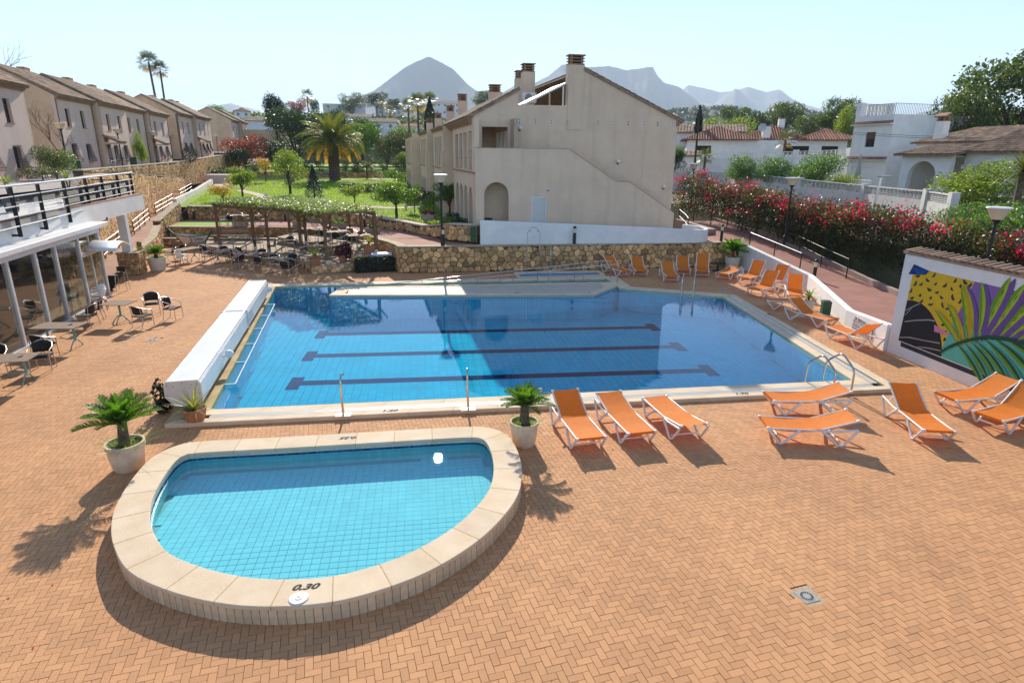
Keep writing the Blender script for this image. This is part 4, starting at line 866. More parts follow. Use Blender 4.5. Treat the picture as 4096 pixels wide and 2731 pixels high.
# local x: towards the viewer along the glass, local +y: to the right of... (left normal of gd) = towards the pool
MUL = [0, 2.2, 4.3, 5.85, 7.75, 9.6, 11.5, 13.4, 15.3, 17.2, 19.1]
m_fr = mat('window_frame', (.70, .69, .68), .4, .05, 5); m_pane = glassmat('shop_glass', (.72, .76, .73), 1.5, .06)
for i, s in enumerate(MUL): MB().b2((s - .06, -.09, 0), (s + .06, .06, 2.96)).build('mullion', m_fr, tb, bevel=.006)
MB().b2((-.07, -.1, 2.8), (21, .07, 2.96)).build('head_rail', m_fr, tb); MB().b2((-.07, -.1, 0.0), (21, .08, .07)).build('sill_rail', m_fr, tb)
for i in range(len(MUL) - 1):
    z0 = .07 if i else .07; a, c = MUL[i] + .06, MUL[i + 1] - .06
    if i == 0:
        MB().b2((a, -.07, 2.02), (c, .05, 2.2)).build('transom', m_fr, tb); MB().b2((1.1, -.05, 2.2), (1.16, .03, 2.8)).build('glazing_bar', m_fr, tb); MB().b2((1.1, -.05, .07), (1.16, .03, 2.02)).build('glazing_bar', m_fr, tb)
    MB().add([(a, 0, z0), (c, 0, z0), (c, 0, 2.8), (a, 0, 2.8)], [(3, 2, 1, 0)]).build('pane', m_pane, tb)
MB().b2((-.08, -6, -.02), (21, -.1, .0)).build('floor', mat('inner_floor', (.35, .25, .17), .6, .1, 2), tb)
MB().b2((-.3, -6.2, 0), (21, -6, 3.1)).build('back_wall', m_wdirty, tb); MB().b2((-.3, -6, 0), (-.1, -.1, 3.1)).build('end_wall', m_pane, tb)
b = MB(); b.b2((-1.0, -.62, 2.97), (21, .16, 3.16)); b.build('gutter_ledge', m_wht, tb, bevel=.03)
b = MB(); b.b2((-9.0, -9, 3.05), (21, -.5, 3.86)); b.build('roof_slab', m_white, tb); MB().b2((-8.95, -.75, 3.862), (21, -.49, 3.90)).build('slab_edge_tiles', m_term, tb)
b = MB(); b.b2((-5.75, -.86, 1.15), (-5.35, -.48, 3.05)); b.build('column', m_white, tb)
m_st = MATS['wall_stone']; ped = MB().b2((-6.05, -1.05, 0), (-5.0, -.1, 1.12)).build('pedestal_core', MATS['wall_mortar'], tb)
for fx0, fx1, fy, ax in ((-6.05, -5.0, -.1, 0), (-1.05, -.1, -5.0, 1)):
    for poly in voronoi(fx1 - fx0, 1.12, .2):
        P = (lambda s, z, d: (fx0 + s, fy + d, z)) if ax == 0 else (lambda s, z, d: (fy + d, fx1 - s, z))
        vs, fs = stone_mesh(poly, P, .05, .012); MB().add(vs, [f[::-1] for f in fs] if ax == 0 else [f[::-1] for f in fs]).build('stone', m_st, ped)
MB().b2((-6.1, -1.1, 1.121), (-4.95, -.05, 1.17)).build('pedestal_cap', MATS['wall_cap'], tb)
# curved canopy over the door
b = MB(); vs = []
for i in range(9):
    a = i / 8; x = -.1 + a * 1.9
    for y in (.08, 1.15): vs.append((x, y, 2.30 + .26 * math.sin(PI * a) - .08 * (y - .08)))
b.add(vs, [(2 * i, 2 * i + 2, 2 * i + 3, 2 * i + 1) for i in range(8)]); o = b.build('door_canopy', m_wht, tb, smooth=1.); sm_ = o.modifiers.new('s', 'SOLIDIFY'); sm_.thickness = .03
for x in (.05, 1.7): MB().tube([(x, .06, 2.1), (x, .5, 2.28), (x, 1.1, 2.26)], .015).build('canopy_bracket', m_alu, tb)
# railing
rl = thing('terrace_railing', 'black post railing with white steel tubes along the roof terrace', 'railing', (0, 0, 0))
PST = [(-11.95, 13.5), (-12.3, 15.8), (-12.65, 18.1), (-13.0, 20.4), (-13.35, 22.66), (-13.66, 24.74), (-14.1, 27.26), (-14.57, 29.9), (-14.91, 32.07), (-15.33, 34.57), (-15.77, 37.17)]
m_rail = mat('steel_rail', (.70, .70, .70), .3, .05, 6, metal=.6)
for x, y in PST:
    o = MB().box((x, y, 4.17), (.09, .09, 1.66), -.17).build('post', m_bar, rl); MB().box((x - .12, y, 3.39), (.3, .08, .07)).build('bracket', m_bar, o)
for z, r in ((5.0, .04), (4.66, .022), (4.34, .022), (4.02, .022), (3.7, .022)): MB().tube([(x + .03, y, z) for x, y in PST] + [(-15.85, 37.6, z)], r, 8).build('rail_tube', m_rail, rl)
for z in (5.0, 4.6, 4.2): MB().tube([(-15.8, 37.2, z), (-19.0, 37.9, z)], .03, 6).build('rail_tube', m_bar, rl)
wr = MB()
for k in range(38):
    z = 3.62 + k * .027; wr.tube([(x - .1, y, z) for x, y in PST], .006, 3, caps=False)
wr.build('wire_screen', mat('screen_grey', (.10, .095, .09), .6, .1, 5), rl, kind='stuff')
b = MB()
for (x, y), (x2, y2) in zip(PST[6:-1], PST[7:]): b.add([(x - .13, y, 3.6), (x2 - .13, y2, 3.6), (x2 - .13, y2, 4.6), (x - .13, y, 4.6)], [(0, 1, 2, 3)])
b.build('dark_screen', mat('screen_dark', (.05, .055, .055), .7, .1, 5), rl)
# orange notice board and a floodlight, security cameras
ob = thing('notice_board', 'orange board with black lettering behind the terrace railing', 'board', (-14.45, 20.6, 3.9), -.9)
MB().box((0, 0, .55), (.9, .06, .7)).build('board_panel', mat('orange_board', (.62, .22, .05), .7, .05, 4), ob); MB().box((0, .0, .1), (.06, .05, .2)).build('stand', m_bar, ob)
put_text('lettering', 'BARAN', .16, m_paint, ob, Matrix.Translation((.1, -.035, .68)) @ Matrix.Rotation(PI / 2, 4, 'X'))
o = thing('floodlight', 'small dark floodlight fixed under the terrace slab', 'floodlight', (-14.72, 31.3, 3.0), -1.2); MB().box((0, 0, 0), (.3, .22, .05), R=Matrix.Rotation(.4, 3, 'X')).build('lamp_head', mat('flood_brown', (.14, .09, .06), .5, .1, 5), o); MB().box((0, .1, .08), (.06, .06, .16)).build('bracket', m_bar, o)

# ================================================================== HOUSES
m_pink = mat('plaster_pink', (.70, .55, .46), .92, .12, .6, .3, 25, stain=.2, hue=(.66, .48, .41)); m_tan = mat('plaster_tan', (.68, .49, .325), .92, .1, .8, .3, 25)
def townhouse(L, gate, porch, EV=5.75, D=8.0):
    """local x along the street front, y into the house"""
    t = thing('terraced_house', 'x', 'house'); W = [(1.5, 2.35), (4.5, 5.35)]; G = [(1.5, 2.4), (4.5, 5.4)]
    if porch: G = [(2.2, 3.1), (4.9, 5.8)]
    hs = [rect(a, c, 3.45, 4.85) for a, c in W] + [rect(a, c, .75, 2.05) for a, c in G]
    if gate: hs.append([(L - 1.2, 0.02), (L - .25, 0.02), (L - .25, 2.05), (L - 1.2, 2.05)])
    b = MB(); panel(b, [(0, 0), (L, 0), (L, EV), (0, EV)], hs, (0, 0, 0), (1, 0), .28); b.build('front_wall', m_pink, t)
    rise = 2.15; RD = 4.0
    for x in (0, L): panel(MBx := MB(), [(0, 0), (D, 0), (D, EV), (RD, EV + rise), (0, EV)], [], (x + (.0 if x == 0 else -.25), 0, 0), (0, 1), -.25); MBx.build('side_wall', m_tan, t)
    MB().b2((0, D - .2, 0), (L, D, EV)).build('back_wall', m_tan, t)
    roof_quad(t, (-.06, -.4, EV + .02), (L + .06, -.4, EV + .02), (-.06, RD, EV + rise + .1), (L + .06, RD, EV + rise + .1), w=.27); roof_quad(t, (-.06, D + .4, EV + .02), (L + .06, D + .4, EV + .02), (-.06, RD, EV + rise + .1), (L + .06, RD, EV + rise + .1), tiles=False)
    c = MB()
    for i in range(3): c.b2((.0, -.12 - i * .09, EV - .28 + i * .09), (L, .01, EV - .2 + i * .09))
    c.build('cornice', m_brick, t)
    MB().b2((-.3 + L, RD + .1, EV + rise - .3), (L - 1.3, RD + .7, EV + rise + .45)).build('chimney', m_brick, t)
    for a, c_ in W:
        o = MB().b2((a, .2, 3.45), (c_, .23, 4.85)).build('window', m_win, t); f = MB()
        for x in (a, (a + c_) / 2, c_): f.b2((x - .03, .17, 3.45), (x + .03, .2, 4.85))
        f.build('frame', mat('brown_frame', (.07, .045, .03), .6, .1, 5), o); MB().b2((a - .05, -.05, 3.39), (c_ + .05, .1, 3.447)).build('sill', m_term, o)
    for a, c_ in G:
        o = MB().b2((a, .2, .75), (c_, .23, 2.05)).build('window', m_win, t); gr = MB(); k = 9
        for i in range(k + 1):
            x = a - .05 + (c_ - a + .1) * i / k; gr.tube([(x, -.06, 2.12), (x, -.10, 1.7), (x, -.22, 1.15), (x, -.36, .85), (x, -.3, .7), (x, -.02, .68)], .011, 4, caps=False)
        for pz_, py in ((2.12, -.06), (1.15, -.22), (.85, -.36)): gr.bar((a - .06, py, pz_), (c_ + .06, py, pz_), .025, .025)
        gr.build('window_grille', m_bar, o); MB().b2((a - .05, -.4, .64), (c_ + .05, .0, .69)).build('sill', m_term, o)
    if gate: MB().b2((L - 1.2, .16, .02), (L - .25, .2, 2.05)).build('door', mat('door_brown', (.16, .085, .045), .6, .15, 5), t)
    if porch:
        r = roof_quad(t, (-.2, -1.3, 2.35), (1.7, -1.3, 2.35), (-.2, .0, 2.95), (1.7, .0, 2.95), 'porch_roof', w=.26); MB().b2((-.1, -1.2, 2.18), (1.6, -.01, 2.32)).build('porch_beam', m_pink, r)
        MB().b2((.45, -.03, .02), (1.35, -.004, 2.1)).build('door', mat('door_dark', (.05, .032, .025), .6, .15, 5), t)
    return t
hA = townhouse(7.4, False, False); hB = townhouse(7.4, False, True)
Hd = Vector((-.106, .994)); Ha = math.atan2(Hd.y, Hd.x); Hn = Vector((.994, .106))
def hplace(src, x, y, z, lab, first=False):
    if first: src.location = (x, y, z); src.rotation_euler.z = Ha; src['label'] = lab; src['group'] = 'terraced houses on the left'; return src
    return dup(src, (x, y, z), Ha, lab, group='terraced houses on the left')
q = Vector((-28.35, 56.0))
hplace(hA, q.x, q.y, 4.6, 'pinkish terraced house with the bare tree against its tan side wall', True)
p = q + Hd * 7.5 + Hn * .5; hplace(hB, p.x, p.y, 4.6, 'pinkish terraced house with porch beside the bicycle', True)
p = q + Hd * 15; hplace(hA, p.x, p.y, 4.66, 'pinkish terraced house beside the green creeper')
p = q + Hd * 22.5 + Hn * .5; hplace(hB, p.x, p.y, 4.66, 'pinkish end house with porch next to the gap before the round topiary')
p = Vector((-31.2, 90.1)); hplace(hA, p.x, p.y, 5.2, 'pinkish terraced house behind the round topiary bush')
p = p + Hd * 7.6 + Hn * .5; hplace(hB, p.x, p.y, 5.25, 'pinkish terraced house with porch in the second block')
p = Vector((-31.2, 90.1)) + Hd * 15.5; hplace(hA, p.x - .6, p.y, 5.6, 'pinkish terraced house at the far end of the second block')
p = Vector((-35.0, 128.0)); hplace(hA, p.x, p.y, 6.2, 'greyish terraced house behind the reddish shrub'); p = p + Hd * 7.6 + Hn * .6; hplace(hB, p.x, p.y, 6.25, 'last greyish terraced house of the row beside the white villa')
p = Vector((-25.15, 46.2)) - Hd * 7.4; hplace(hA, p.x, p.y, 4.3, 'nearest terraced house next to the roof terrace'); p = p - Hd * 7.5 + Hn * .5; hplace(hB, p.x, p.y, 4.3, 'terraced house with porch next to the pavilion roof terrace')
# ---- white house with roof terrace (right)
wh = thing('white_house', 'tall white flat-roofed house with roof terrace and tile bands', 'house', (40.9, 55.6, 3.3), math.atan2(-.99, .14))
# local x along the left face (towards viewer) 0..4.3, y = to the right/back
b = MB(); panel(b, [(0, 0), (4.3, 0), (4.3, 6.5), (0, 6.5)], [rect(1.55, 2.65, 3.75, 5.05), rect(.55, 3.2, .1, 2.0)], (0, 0, 0), (1, 0), .25); b.build('front_wall', m_white, wh)
b = MB(); b.b2((4.05, .25, 0), (4.3, 9, 6.5)); b.b2((0, .25, 0), (.25, 9, 6.5)); b.b2((0, 9, 0), (4.3, 9.2, 6.5)); b.b2((.25, .25, 5.7), (4.05, 9, 5.8)); b.build('side_walls', m_white, wh)
o = MB().b2((1.55, .15, 3.75), (2.65, .2, 5.05)).build('window', m_win, wh); MB().b2((1.55, .1, 4.45), (2.65, .15, 5.05)).build('roller_blind', mat('blind_brown', (.16, .075, .045), .7, .1, 4), o)
MB().b2((.55, .1, .1), (3.2, .15, 2.0)).build('garage_door', m_wht, wh)
for z in (5.75, 2.65):
    o = MB().b2((-.1, -.35, z - .1), (4.35, -.003, z)).build('tile_band', m_white, wh); t = MB(); barrel_tiles(t, (-.1, -.4, z + .02), (1, 0, 0), (0, 1, .45), 4.45, .42, w=.22); t.build('band_tiles', m_rr, o, kind='stuff')
b = MB(); b.b2((-.02, 0, 6.5), (.5, .5, 7.7)); b.b2((-.02, 3.4, 6.5), (.5, 3.9, 7.7)); b.build('parapet_pier', m_white, wh)
b = MB()
for i in range(7):
    for j in range(6): b.box((.2, .62 + i * .42, 6.65 + j * .16), (.2, .36, .045))
for i in range(8): b.box((.2, .42 + i * .42, 7.05), (.22, .05, 1.1))
b.box((.2, 1.95, 7.6), (.3, 3, .08)); b.build('breeze_blocks', m_white, wh)
rr = MB(); pts = [(4.2, .1, 6.5), (4.2, 9, 6.5)]
for i in range(48): y = .1 + i * .185; rr.bar((4.2, y, 6.5), (4.2, y, 7.4), .022, .022)
for i in range(20): x = 1.2 + i * .155; rr.bar((x, .1, 6.5), (x, .1, 7.4), .022, .022)
rr.bar((4.2, .1, 7.4), (4.2, 9, 7.4), .04, .03); rr.bar((1.2, .1, 7.4), (4.2, .1, 7.4), .04, .03); rr.build('roof_railing', m_bar, wh)
# ---- villa with arches (right)
vi = thing('arched_villa', 'white single-storey villa with arched porch and brown tiled roofs', 'house', (36.9, 44.0, 3.75), math.atan2(-1, .08))
b = MB(); panel(b, [(0, 0), (4.2, 0), (4.2, 2.6), (0, 2.6)], [arch(.75, 3.2, .05, 1.0, rise=1.15)], (0, 0, 0), (1, 0), .4); b.build('porch_wall', m_white, vi)
b = MB(); b.b2((0, 2.9, 0), (4.2, 3.1, 3)); b.b2((0, .4, 0), (.3, 2.9, 2.6)); b.b2((.3, .4, 2.45), (4, 2.9, 2.55)); b.build('porch_inner_walls', m_white, vi)
b = MB(); panel(b, [(4.2, 0), (15, 0), (15, 2.75), (4.2, 2.75)], [arch(4.9, 5.7, .05, 1.5), rect(8.6, 10.6, .95, 2.1)], (0, 1.2, 0), (1, 0), .35); b.build('front_wall', m_white, vi)
o = MB().b2((8.6, 1.4, .95), (10.6, 1.45, 2.1)).build('window', m_win, vi); gr = MB()
for i in range(15): gr.bar((8.6 + i * .143, 1.1, .85), (8.6 + i * .143, 1.1, 2.2), .025, .025)
gr.bar((8.5, 1.1, 2.2), (10.7, 1.1, 2.2), .03, .03); gr.bar((8.5, 1.1, .9), (10.7, 1.1, .9), .03, .03); gr.tube([(8.6, 1.1, 2.22), (9.2, 1.1, 2.42), (9.6, 1.1, 2.3), (10, 1.1, 2.42), (10.6, 1.1, 2.22)], .015, 5); gr.build('window_grille', m_bar, o)
roof_quad(vi, (-.4, -.5, 2.62), (4.7, -.5, 2.62), (-.4, 3.9, 3.5), (4.7, 3.9, 3.5), w=.26); roof_quad(vi, (4.3, .7, 2.8), (15.4, .7, 2.8), (4.3, 6.4, 4.7), (15.4, 6.4, 4.7), w=.26); roof_quad(vi, (-2.8, 3.2, 3.55), (4.2, 3.2, 3.55), (-2.8, 9.5, 4.8), (4.2, 9.5, 4.8), w=.26)
b = MB(); b.b2((-2.5, 3.6, 0), (4, 9.4, 3.5)); b.b2((4.6, 1.6, 0), (15, 8, 2.7)); b.build('house_core', m_white, vi)
MB().bar((4.2, 3.9, 3.55), (4.2, 9.4, 4.9), .2, .3).build('gable_edge', m_white, vi)
o = chimney(vi, -1.2, 4.4, 3.6, 5.15, .75, .6, m_white, 2); roof_quad(o, (-1.75, 3.95, 5.55), (-.65, 3.95, 5.55), (-1.75, 4.45, 5.8), (-.65, 4.45, 5.8), 'chimney_roof', tiles=False)
for lab, x, y, m in (('brown wicker armchair under the villa arch', 38.6, 41.6, mat('wicker_brown', (.13, .075, .045), .8, .2, 20)),):
    t = thing('wicker_armchair', lab, 'armchair', (x, y, 3.8), PI / 2); MB().box((0, 0, .22), (.75, .7, .4)).build('seat', m, t, bevel=.05); MB().box((0, .32, .6), (.75, .15, .6)).build('backrest', m, t, bevel=.05)
    for sx in (-1, 1): MB().box((sx * .34, 0, .5), (.12, .7, .25)).build('armrest', m, t, bevel=.04)
# closed parasol and white garden seats by the white house
t = thing('closed_parasol', 'closed grey-green parasol in front of the white house', 'parasol', (39.4, 52.0, 3.3)); MB().cyl((0, 0, 0), (0, 0, 3.2), .03).build('pole', m_alu, t)
MB().lathe([(.30, .55), (.2, 1.0), (.24, 1.5), (.14, 2.2), (.12, 2.8), (.03, 3.15)], 9).build('canopy', mat('parasol_cloth', (.38, .42, .36), .9, .1, 6), t)
t = thing('garden_sofa', 'white moulded garden sofa below the closed parasol', 'sofa', (38.0, 50.0, 3.3), -1.3); MB().box((0, 0, .25), (2.2, .7, .5)).build('seat', m_wht, t, bevel=.1); MB().box((0, .3, .7), (2.2, .2, .5)).build('backrest', m_wht, t, bevel=.1)
# ---- red roofed bungalow
rh = thing('bungalow', 'long white bungalow with red tiled hip roofs and satellite dish', 'house', (36.2, 82.6, 5.2), -.38)
b = MB(); panel(b, [(0, 0), (20, 0), (20, 3.0), (0, 3.0)], [rect(1.2, 3.2, .2, 2.3), rect(12.5, 15.5, 1.2, 2.3), rect(17, 19, 1.2, 2.3)], (0, 0, 0), (1, 0), .3); b.build('front_wall', m_white, rh); MB().b2((1, .35, .1), (19.5, .4, 2.6)).build('windows_dark', m_dark, rh); MB().b2((0, .41, 0), (20, 10, 2.9)).build('house_core', m_white, rh)
def hip(par, x0, x1, y0, y1, z0, z1, m=m_rr):
    yc = (y0 + y1) / 2; ins = (y1 - y0) / 2 * .9; A, B, C_, D_ = (x0, y0, z0), (x1, y0, z0), (x1, y1, z0), (x0, y1, z0); R0, R1 = (x0 + ins, yc, z1), (x1 - ins, yc, z1)
    b = MB(); b.add([A, B, C_, D_, R0, R1], [(0, 1, 5, 4), (1, 2, 5), (2, 3, 4, 5), (3, 0, 4), (3, 2, 1, 0)]); r = b.build('roof', m, par)
    t = MB(); k = int((x1 - x0) / .33)
    for i in range(k):
        u = x0 + (i + .5) * (x1 - x0) / k; f = min(1, (u - x0) / ins, (x1 - u) / ins); t.tube([(u, y0 - .02, z0 + .05), (u, y0 + (yc - y0) * f, z0 + (z1 - z0) * f + .05)], .1, 5, caps=False)
    k2 = int((y1 - y0) / .33)
    for i in range(k2):
        v = y0 + (i + .5) * (y1 - y0) / k2; f = 1 - abs(v - yc) / (y1 - y0) * 2; t.tube([(x0, v, z0 + .05), (x0 + ins * f, v, z0 + (z1 - z0) * f + .05)], .1, 5, caps=False)
    for p, q_ in ((A, R0), (B, R1), (R0, R1)): t.tube([p, q_], .13, 6)
    t.build('tile_rows', m, r, kind='stuff'); return r
hip(rh, -.7, 9, -.7, 10, 3.0, 4.9); hip(rh, 6.5, 16, .3, 11, 2.9, 5.2); hip(rh, 14, 22, -.6, 9, 3.0, 4.6)
o = chimney(rh, 12.5, 5, 3.5, 5.9, .8, .8, m_white, 1); chimney(rh, 10.2, 1.5, 3.2, 4.8, 1.0, .8, m_white, 0)
d = MB(); d.lathe([(.001, -.16), (.3, -.1), (.55, .03)], 20); o = d.build('satellite_dish', mat('dish_grey', (.5, .51, .52), .4, .1, 5), rh, smooth=1., loc=(9.4, -.2, 4.6)); o.rotation_euler = (1.25, 0, -.3); MB().cyl((9.4, .1, 3.2), (9.4, .0, 4.5), .05).build('dish_mast', m_alu, rh)
# ---- white annex houses behind the building, and town houses on the hill
def simple_house(lab, x, y, z, wd, h, rz, roof, m=m_white, dep=7., base=5., win=3, group='white houses on the hill'):
    t = thing('hill_house', lab, 'house', (x, y, z), rz, group); hs = []; zz = .9
    for i in range(win):
        s = wd * (i + .5) / win; ww_ = min(1.2, wd / win * .4); hs.append(rect(s - ww_ / 2, s + ww_ / 2, h - 1.9, h - .7))
        if h > 4.5: hs.append(rect(s - ww_ / 2, s + ww_ / 2, .5, 1.9))
    hs = [[(p[0] - wd / 2, p[1]) for p in l] for l in hs]
    b = MB(); panel(b, [(-wd / 2, -base), (wd / 2, -base), (wd / 2, h), (-wd / 2, h)], hs, (0, 0, 0), (1, 0), .3); b.build('front_wall', m, t)
    for l in hs: MB().add([(p[0], .2, p[1]) for p in l], [tuple(range(4))]).build('window', m_win, t)
    b = MB(); b.b2((-wd / 2, .3, -base), (-wd / 2 + .3, dep, h)); b.b2((wd / 2 - .3, .3, -base), (wd / 2, dep, h)); b.b2((-wd / 2, dep - .3, -base), (wd / 2, dep, h)); b.b2((-wd / 2 + .3, .3, h - .3), (wd / 2 - .3, dep - .3, h - .1)); b.build('side_walls', m, t)
    if roof == 'gable':
        for s in (0, 1): roof_quad(t, (-wd / 2 - .4, -.4 if not s else dep + .4, h), (wd / 2 + .4, -.4 if not s else dep + .4, h), (-wd / 2 - .4, dep / 2, h + dep * .17), (wd / 2 + .4, dep / 2, h + dep * .17), m=m_rt, w=.45)
        for s in (-1, 1): MB().add([(s * wd / 2, 0, h - .2), (s * wd / 2, dep, h - .2), (s * wd / 2, dep / 2, h + dep * .155)], [(0, 1, 2)]).build('gable', m, t)
    elif roof == 'hip': hip(t, -wd / 2 - .4, wd / 2 + .4, -.4, dep + .4, h, h + 1.6)
    else: MB().b2((-wd / 2 - .1, -.1, h), (wd / 2 + .1, dep + .1, h + .18)).build('parapet', m, t)
    return t
K = 1.6
for lab, x, y, z, wd, h, rz, rf, wn in (('white house with pale tiled gable behind the tall pruned pine', -32.7, 146.3, 9.8, 8.2, 2.9, .22, 'gable', 1), ('white house with two pale blue shutters behind the palm', -7.7, 149.8, 10.8, 5.5, 2.2, .05, 'gable', 2), ('white house with balcony beside the slender fan palms', -1.9, 164.9, 10.2, 7.3, 2.5, .01, 'hip', 3), ('long flat grey-white modern house on the crest', -25.0, 228.5, 19.5, 14.1, 2.7, .11, 'flat', 4), ('small house with pale tiled roof above the big palm', -17.0, 189.2, 13.9, 7.2, 2.2, .09, 'gable', 2), ('cream house on the hill right of the dark umbrella pine', -11.1, 259.7, 21.0, 10.8, 2.9, .04, 'hip', 3), ('white hilltop house above the building ridge', 12.9, 279.7, 23.3, 10.5, 3.8, -.05, 'hip', 4), ('white flat house below the hilltop house', 8.4, 239.8, 19.0, 5.3, 2.7, -.03, 'flat', 2), ('small red-tiled house behind the end of the terrace row', -49.7, 193.7, 15.8, 4.2, 1.6, .25, 'hip', 2)):
    simple_house(lab, x * K, y * K, 6.1 + (z - 6.1) * K, wd * K, h * K, rz, rf, m_white if 'grey' not in lab and 'cream' not in lab else m_wdirty, win=wn, base=8, dep=9)
simple_house('white gabled house behind the sand-coloured building and utility pole', 42.5, 91.5, 6.4, 12, 3.2, -.43, 'gable', win=1, base=4, group=None); simple_house('tiny tiled outbuilding beside the round magenta topiary', 32.8, 74.5, 4.0, 3.2, 2.2, -.43, 'gable', dep=3, win=0, base=3, group=None)
for i, (az, d, z, wd, h, rf) in enumerate(((20.2, 900, 44, 16, 8, 'flat'), (20.8, 950, 52, 20, 7, 'hip'), (21.5, 880, 46, 14, 6, 'flat'), (22.3, 930, 50, 18, 7, 'flat'), (21.1, 840, 40, 12, 6, 'hip'), (23.5, 900, 44, 12, 6, 'hip'))):
    a = math.radians(az); simple_house('distant pale house scattered on the wooded slope', d * math.sin(a), d * math.cos(a), z, wd, h, -a, rf, base=14, dep=12, win=4, group='pale houses on the wooded slope')
# garden walls on the right with pierced blocks
def block_wall(name, lab, pts, hp=.55, m=m_wdirty, low=1.2):
    """pts (x,y,ztop); pierced block course on a solid wall with piers"""
    t = thing(name, lab, 'wall', (0, 0, 0)); sol, blk = MB(), MB()
    for (x, y, z), (x2, y2, z2) in zip(pts[:-1], pts[1:]):
        L = math.hypot(x2 - x, y2 - y); u = Vector(((x2 - x) / L, (y2 - y) / L)); ang = math.atan2(u.y, u.x)
        sol.add([(x, y, z - 3 - low), (x2, y2, z2 - 3 - low), (x2, y2, z2 - hp), (x, y, z - hp), (x - u.y * .25, y + u.x * .25, z - 3 - low), (x2 - u.y * .25, y2 + u.x * .25, z2 - 3 - low), (x2 - u.y * .25, y2 + u.x * .25, z2 - hp), (x - u.y * .25, y + u.x * .25, z - hp)], [(0, 1, 2, 3), (5, 4, 7, 6), (3, 2, 6, 7), (0, 4, 5, 1), (0, 3, 7, 4), (1, 5, 6, 2)])
        k = int(L / .42)
        for i in range(k):
            f = (i + .5) / k; cx, cy, cz = x + (x2 - x) * f - u.y * .12, y + (y2 - y) * f + u.x * .12, z + (z2 - z) * f
            blk.box((cx - u.x * .19, cy - u.y * .19, cz - hp / 2 - .02), (.05, .16, hp - .08), ang)
            for j in range(4): blk.box((cx, cy, cz - hp + .07 + j * (hp - .12) / 4), (.36, .15, .035), ang)
        f0 = Vector((x - u.y * .12, y + u.x * .12, z)); f1 = Vector((x2 - u.y * .12, y2 + u.x * .12, z2)); blk.bar(f0 - Vector((0, 0, .025)), f1 - Vector((0, 0, .025)), .28, .06)
        MB().box((x - u.y * .12, y + u.x * .12, z - 1.4), (.5, .42, 3.1), ang).build('pier', m, t)
    x, y, z = pts[-1]; MB().box((x - u.y * .12, y + u.x * .12, z - 1.4), (.5, .42, 3.1), ang).build('pier', m, t)
    sol.build('wall_body', m, t); blk.build('pierced_blocks', m, t, kind='stuff'); return t
block_wall('garden_wall', 'long cream garden wall with pierced blocks above the bougainvillea', [(30.1, 54.7, 4.6), (31.3, 48.3, 4.35), (32.3, 41.8, 4.15), (31.0, 34.5, 4.15), (29.8, 31.3, 4.12)])
block_wall('garden_wall', 'short cream pierced garden wall beyond the gate of the villas', [(29.3, 63, 4.6), (30.2, 58.6, 4.58)])
block_wall('garden_wall', 'tall white garden wall with pierced top in front of the red-roofed bungalow', [(33, 70.3, 6.45), (36.2, 66.4, 6.55), (39.6, 62.4, 6.7), (42.9, 58.5, 6.9)], m=m_white, low=2.)
block_wall('garden_wall', 'cream balustraded wall beside the round magenta topiary', [(27.2, 67.5, 5.0), (28.9, 64.0, 4.95)])
block_wall('garden_wall', 'cream pierced wall behind the hedge at the right lamp post', [(25.5, 24.5, 3.3), (23.8, 19.5, 3.2), (22.2, 14.5, 3.1)], low=.5)
MB().box((29.9, 56.7, 3.4), (.1, 3.0, 1.6), -.2).build('garden_gate', m_wht, label='white metal gate between the two pierced garden walls', cat='gate')
b = MB(); b.box((-13.5, 118.0, 5.6), (26, .3, 2.6), .1); b.build('boundary_wall', mat('plaster_grey', (.40, .39, .39), .9, .1, .5), label='long grey boundary wall at the back of the lawn garden', cat='wall')
b = MB(); b.box((-1.0, 119.2, 5.2), (11, .3, 2.2), .05); b.build('boundary_wall', m_wdirty, label='pale boundary wall behind the olive shrubs and cypress', cat='wall')
b = MB(); b.box((-30, 138, 8.9), (12, .3, 3.4), .2); b.build('boundary_wall', m_tan, label='tan garden wall below the white gabled house', cat='wall')
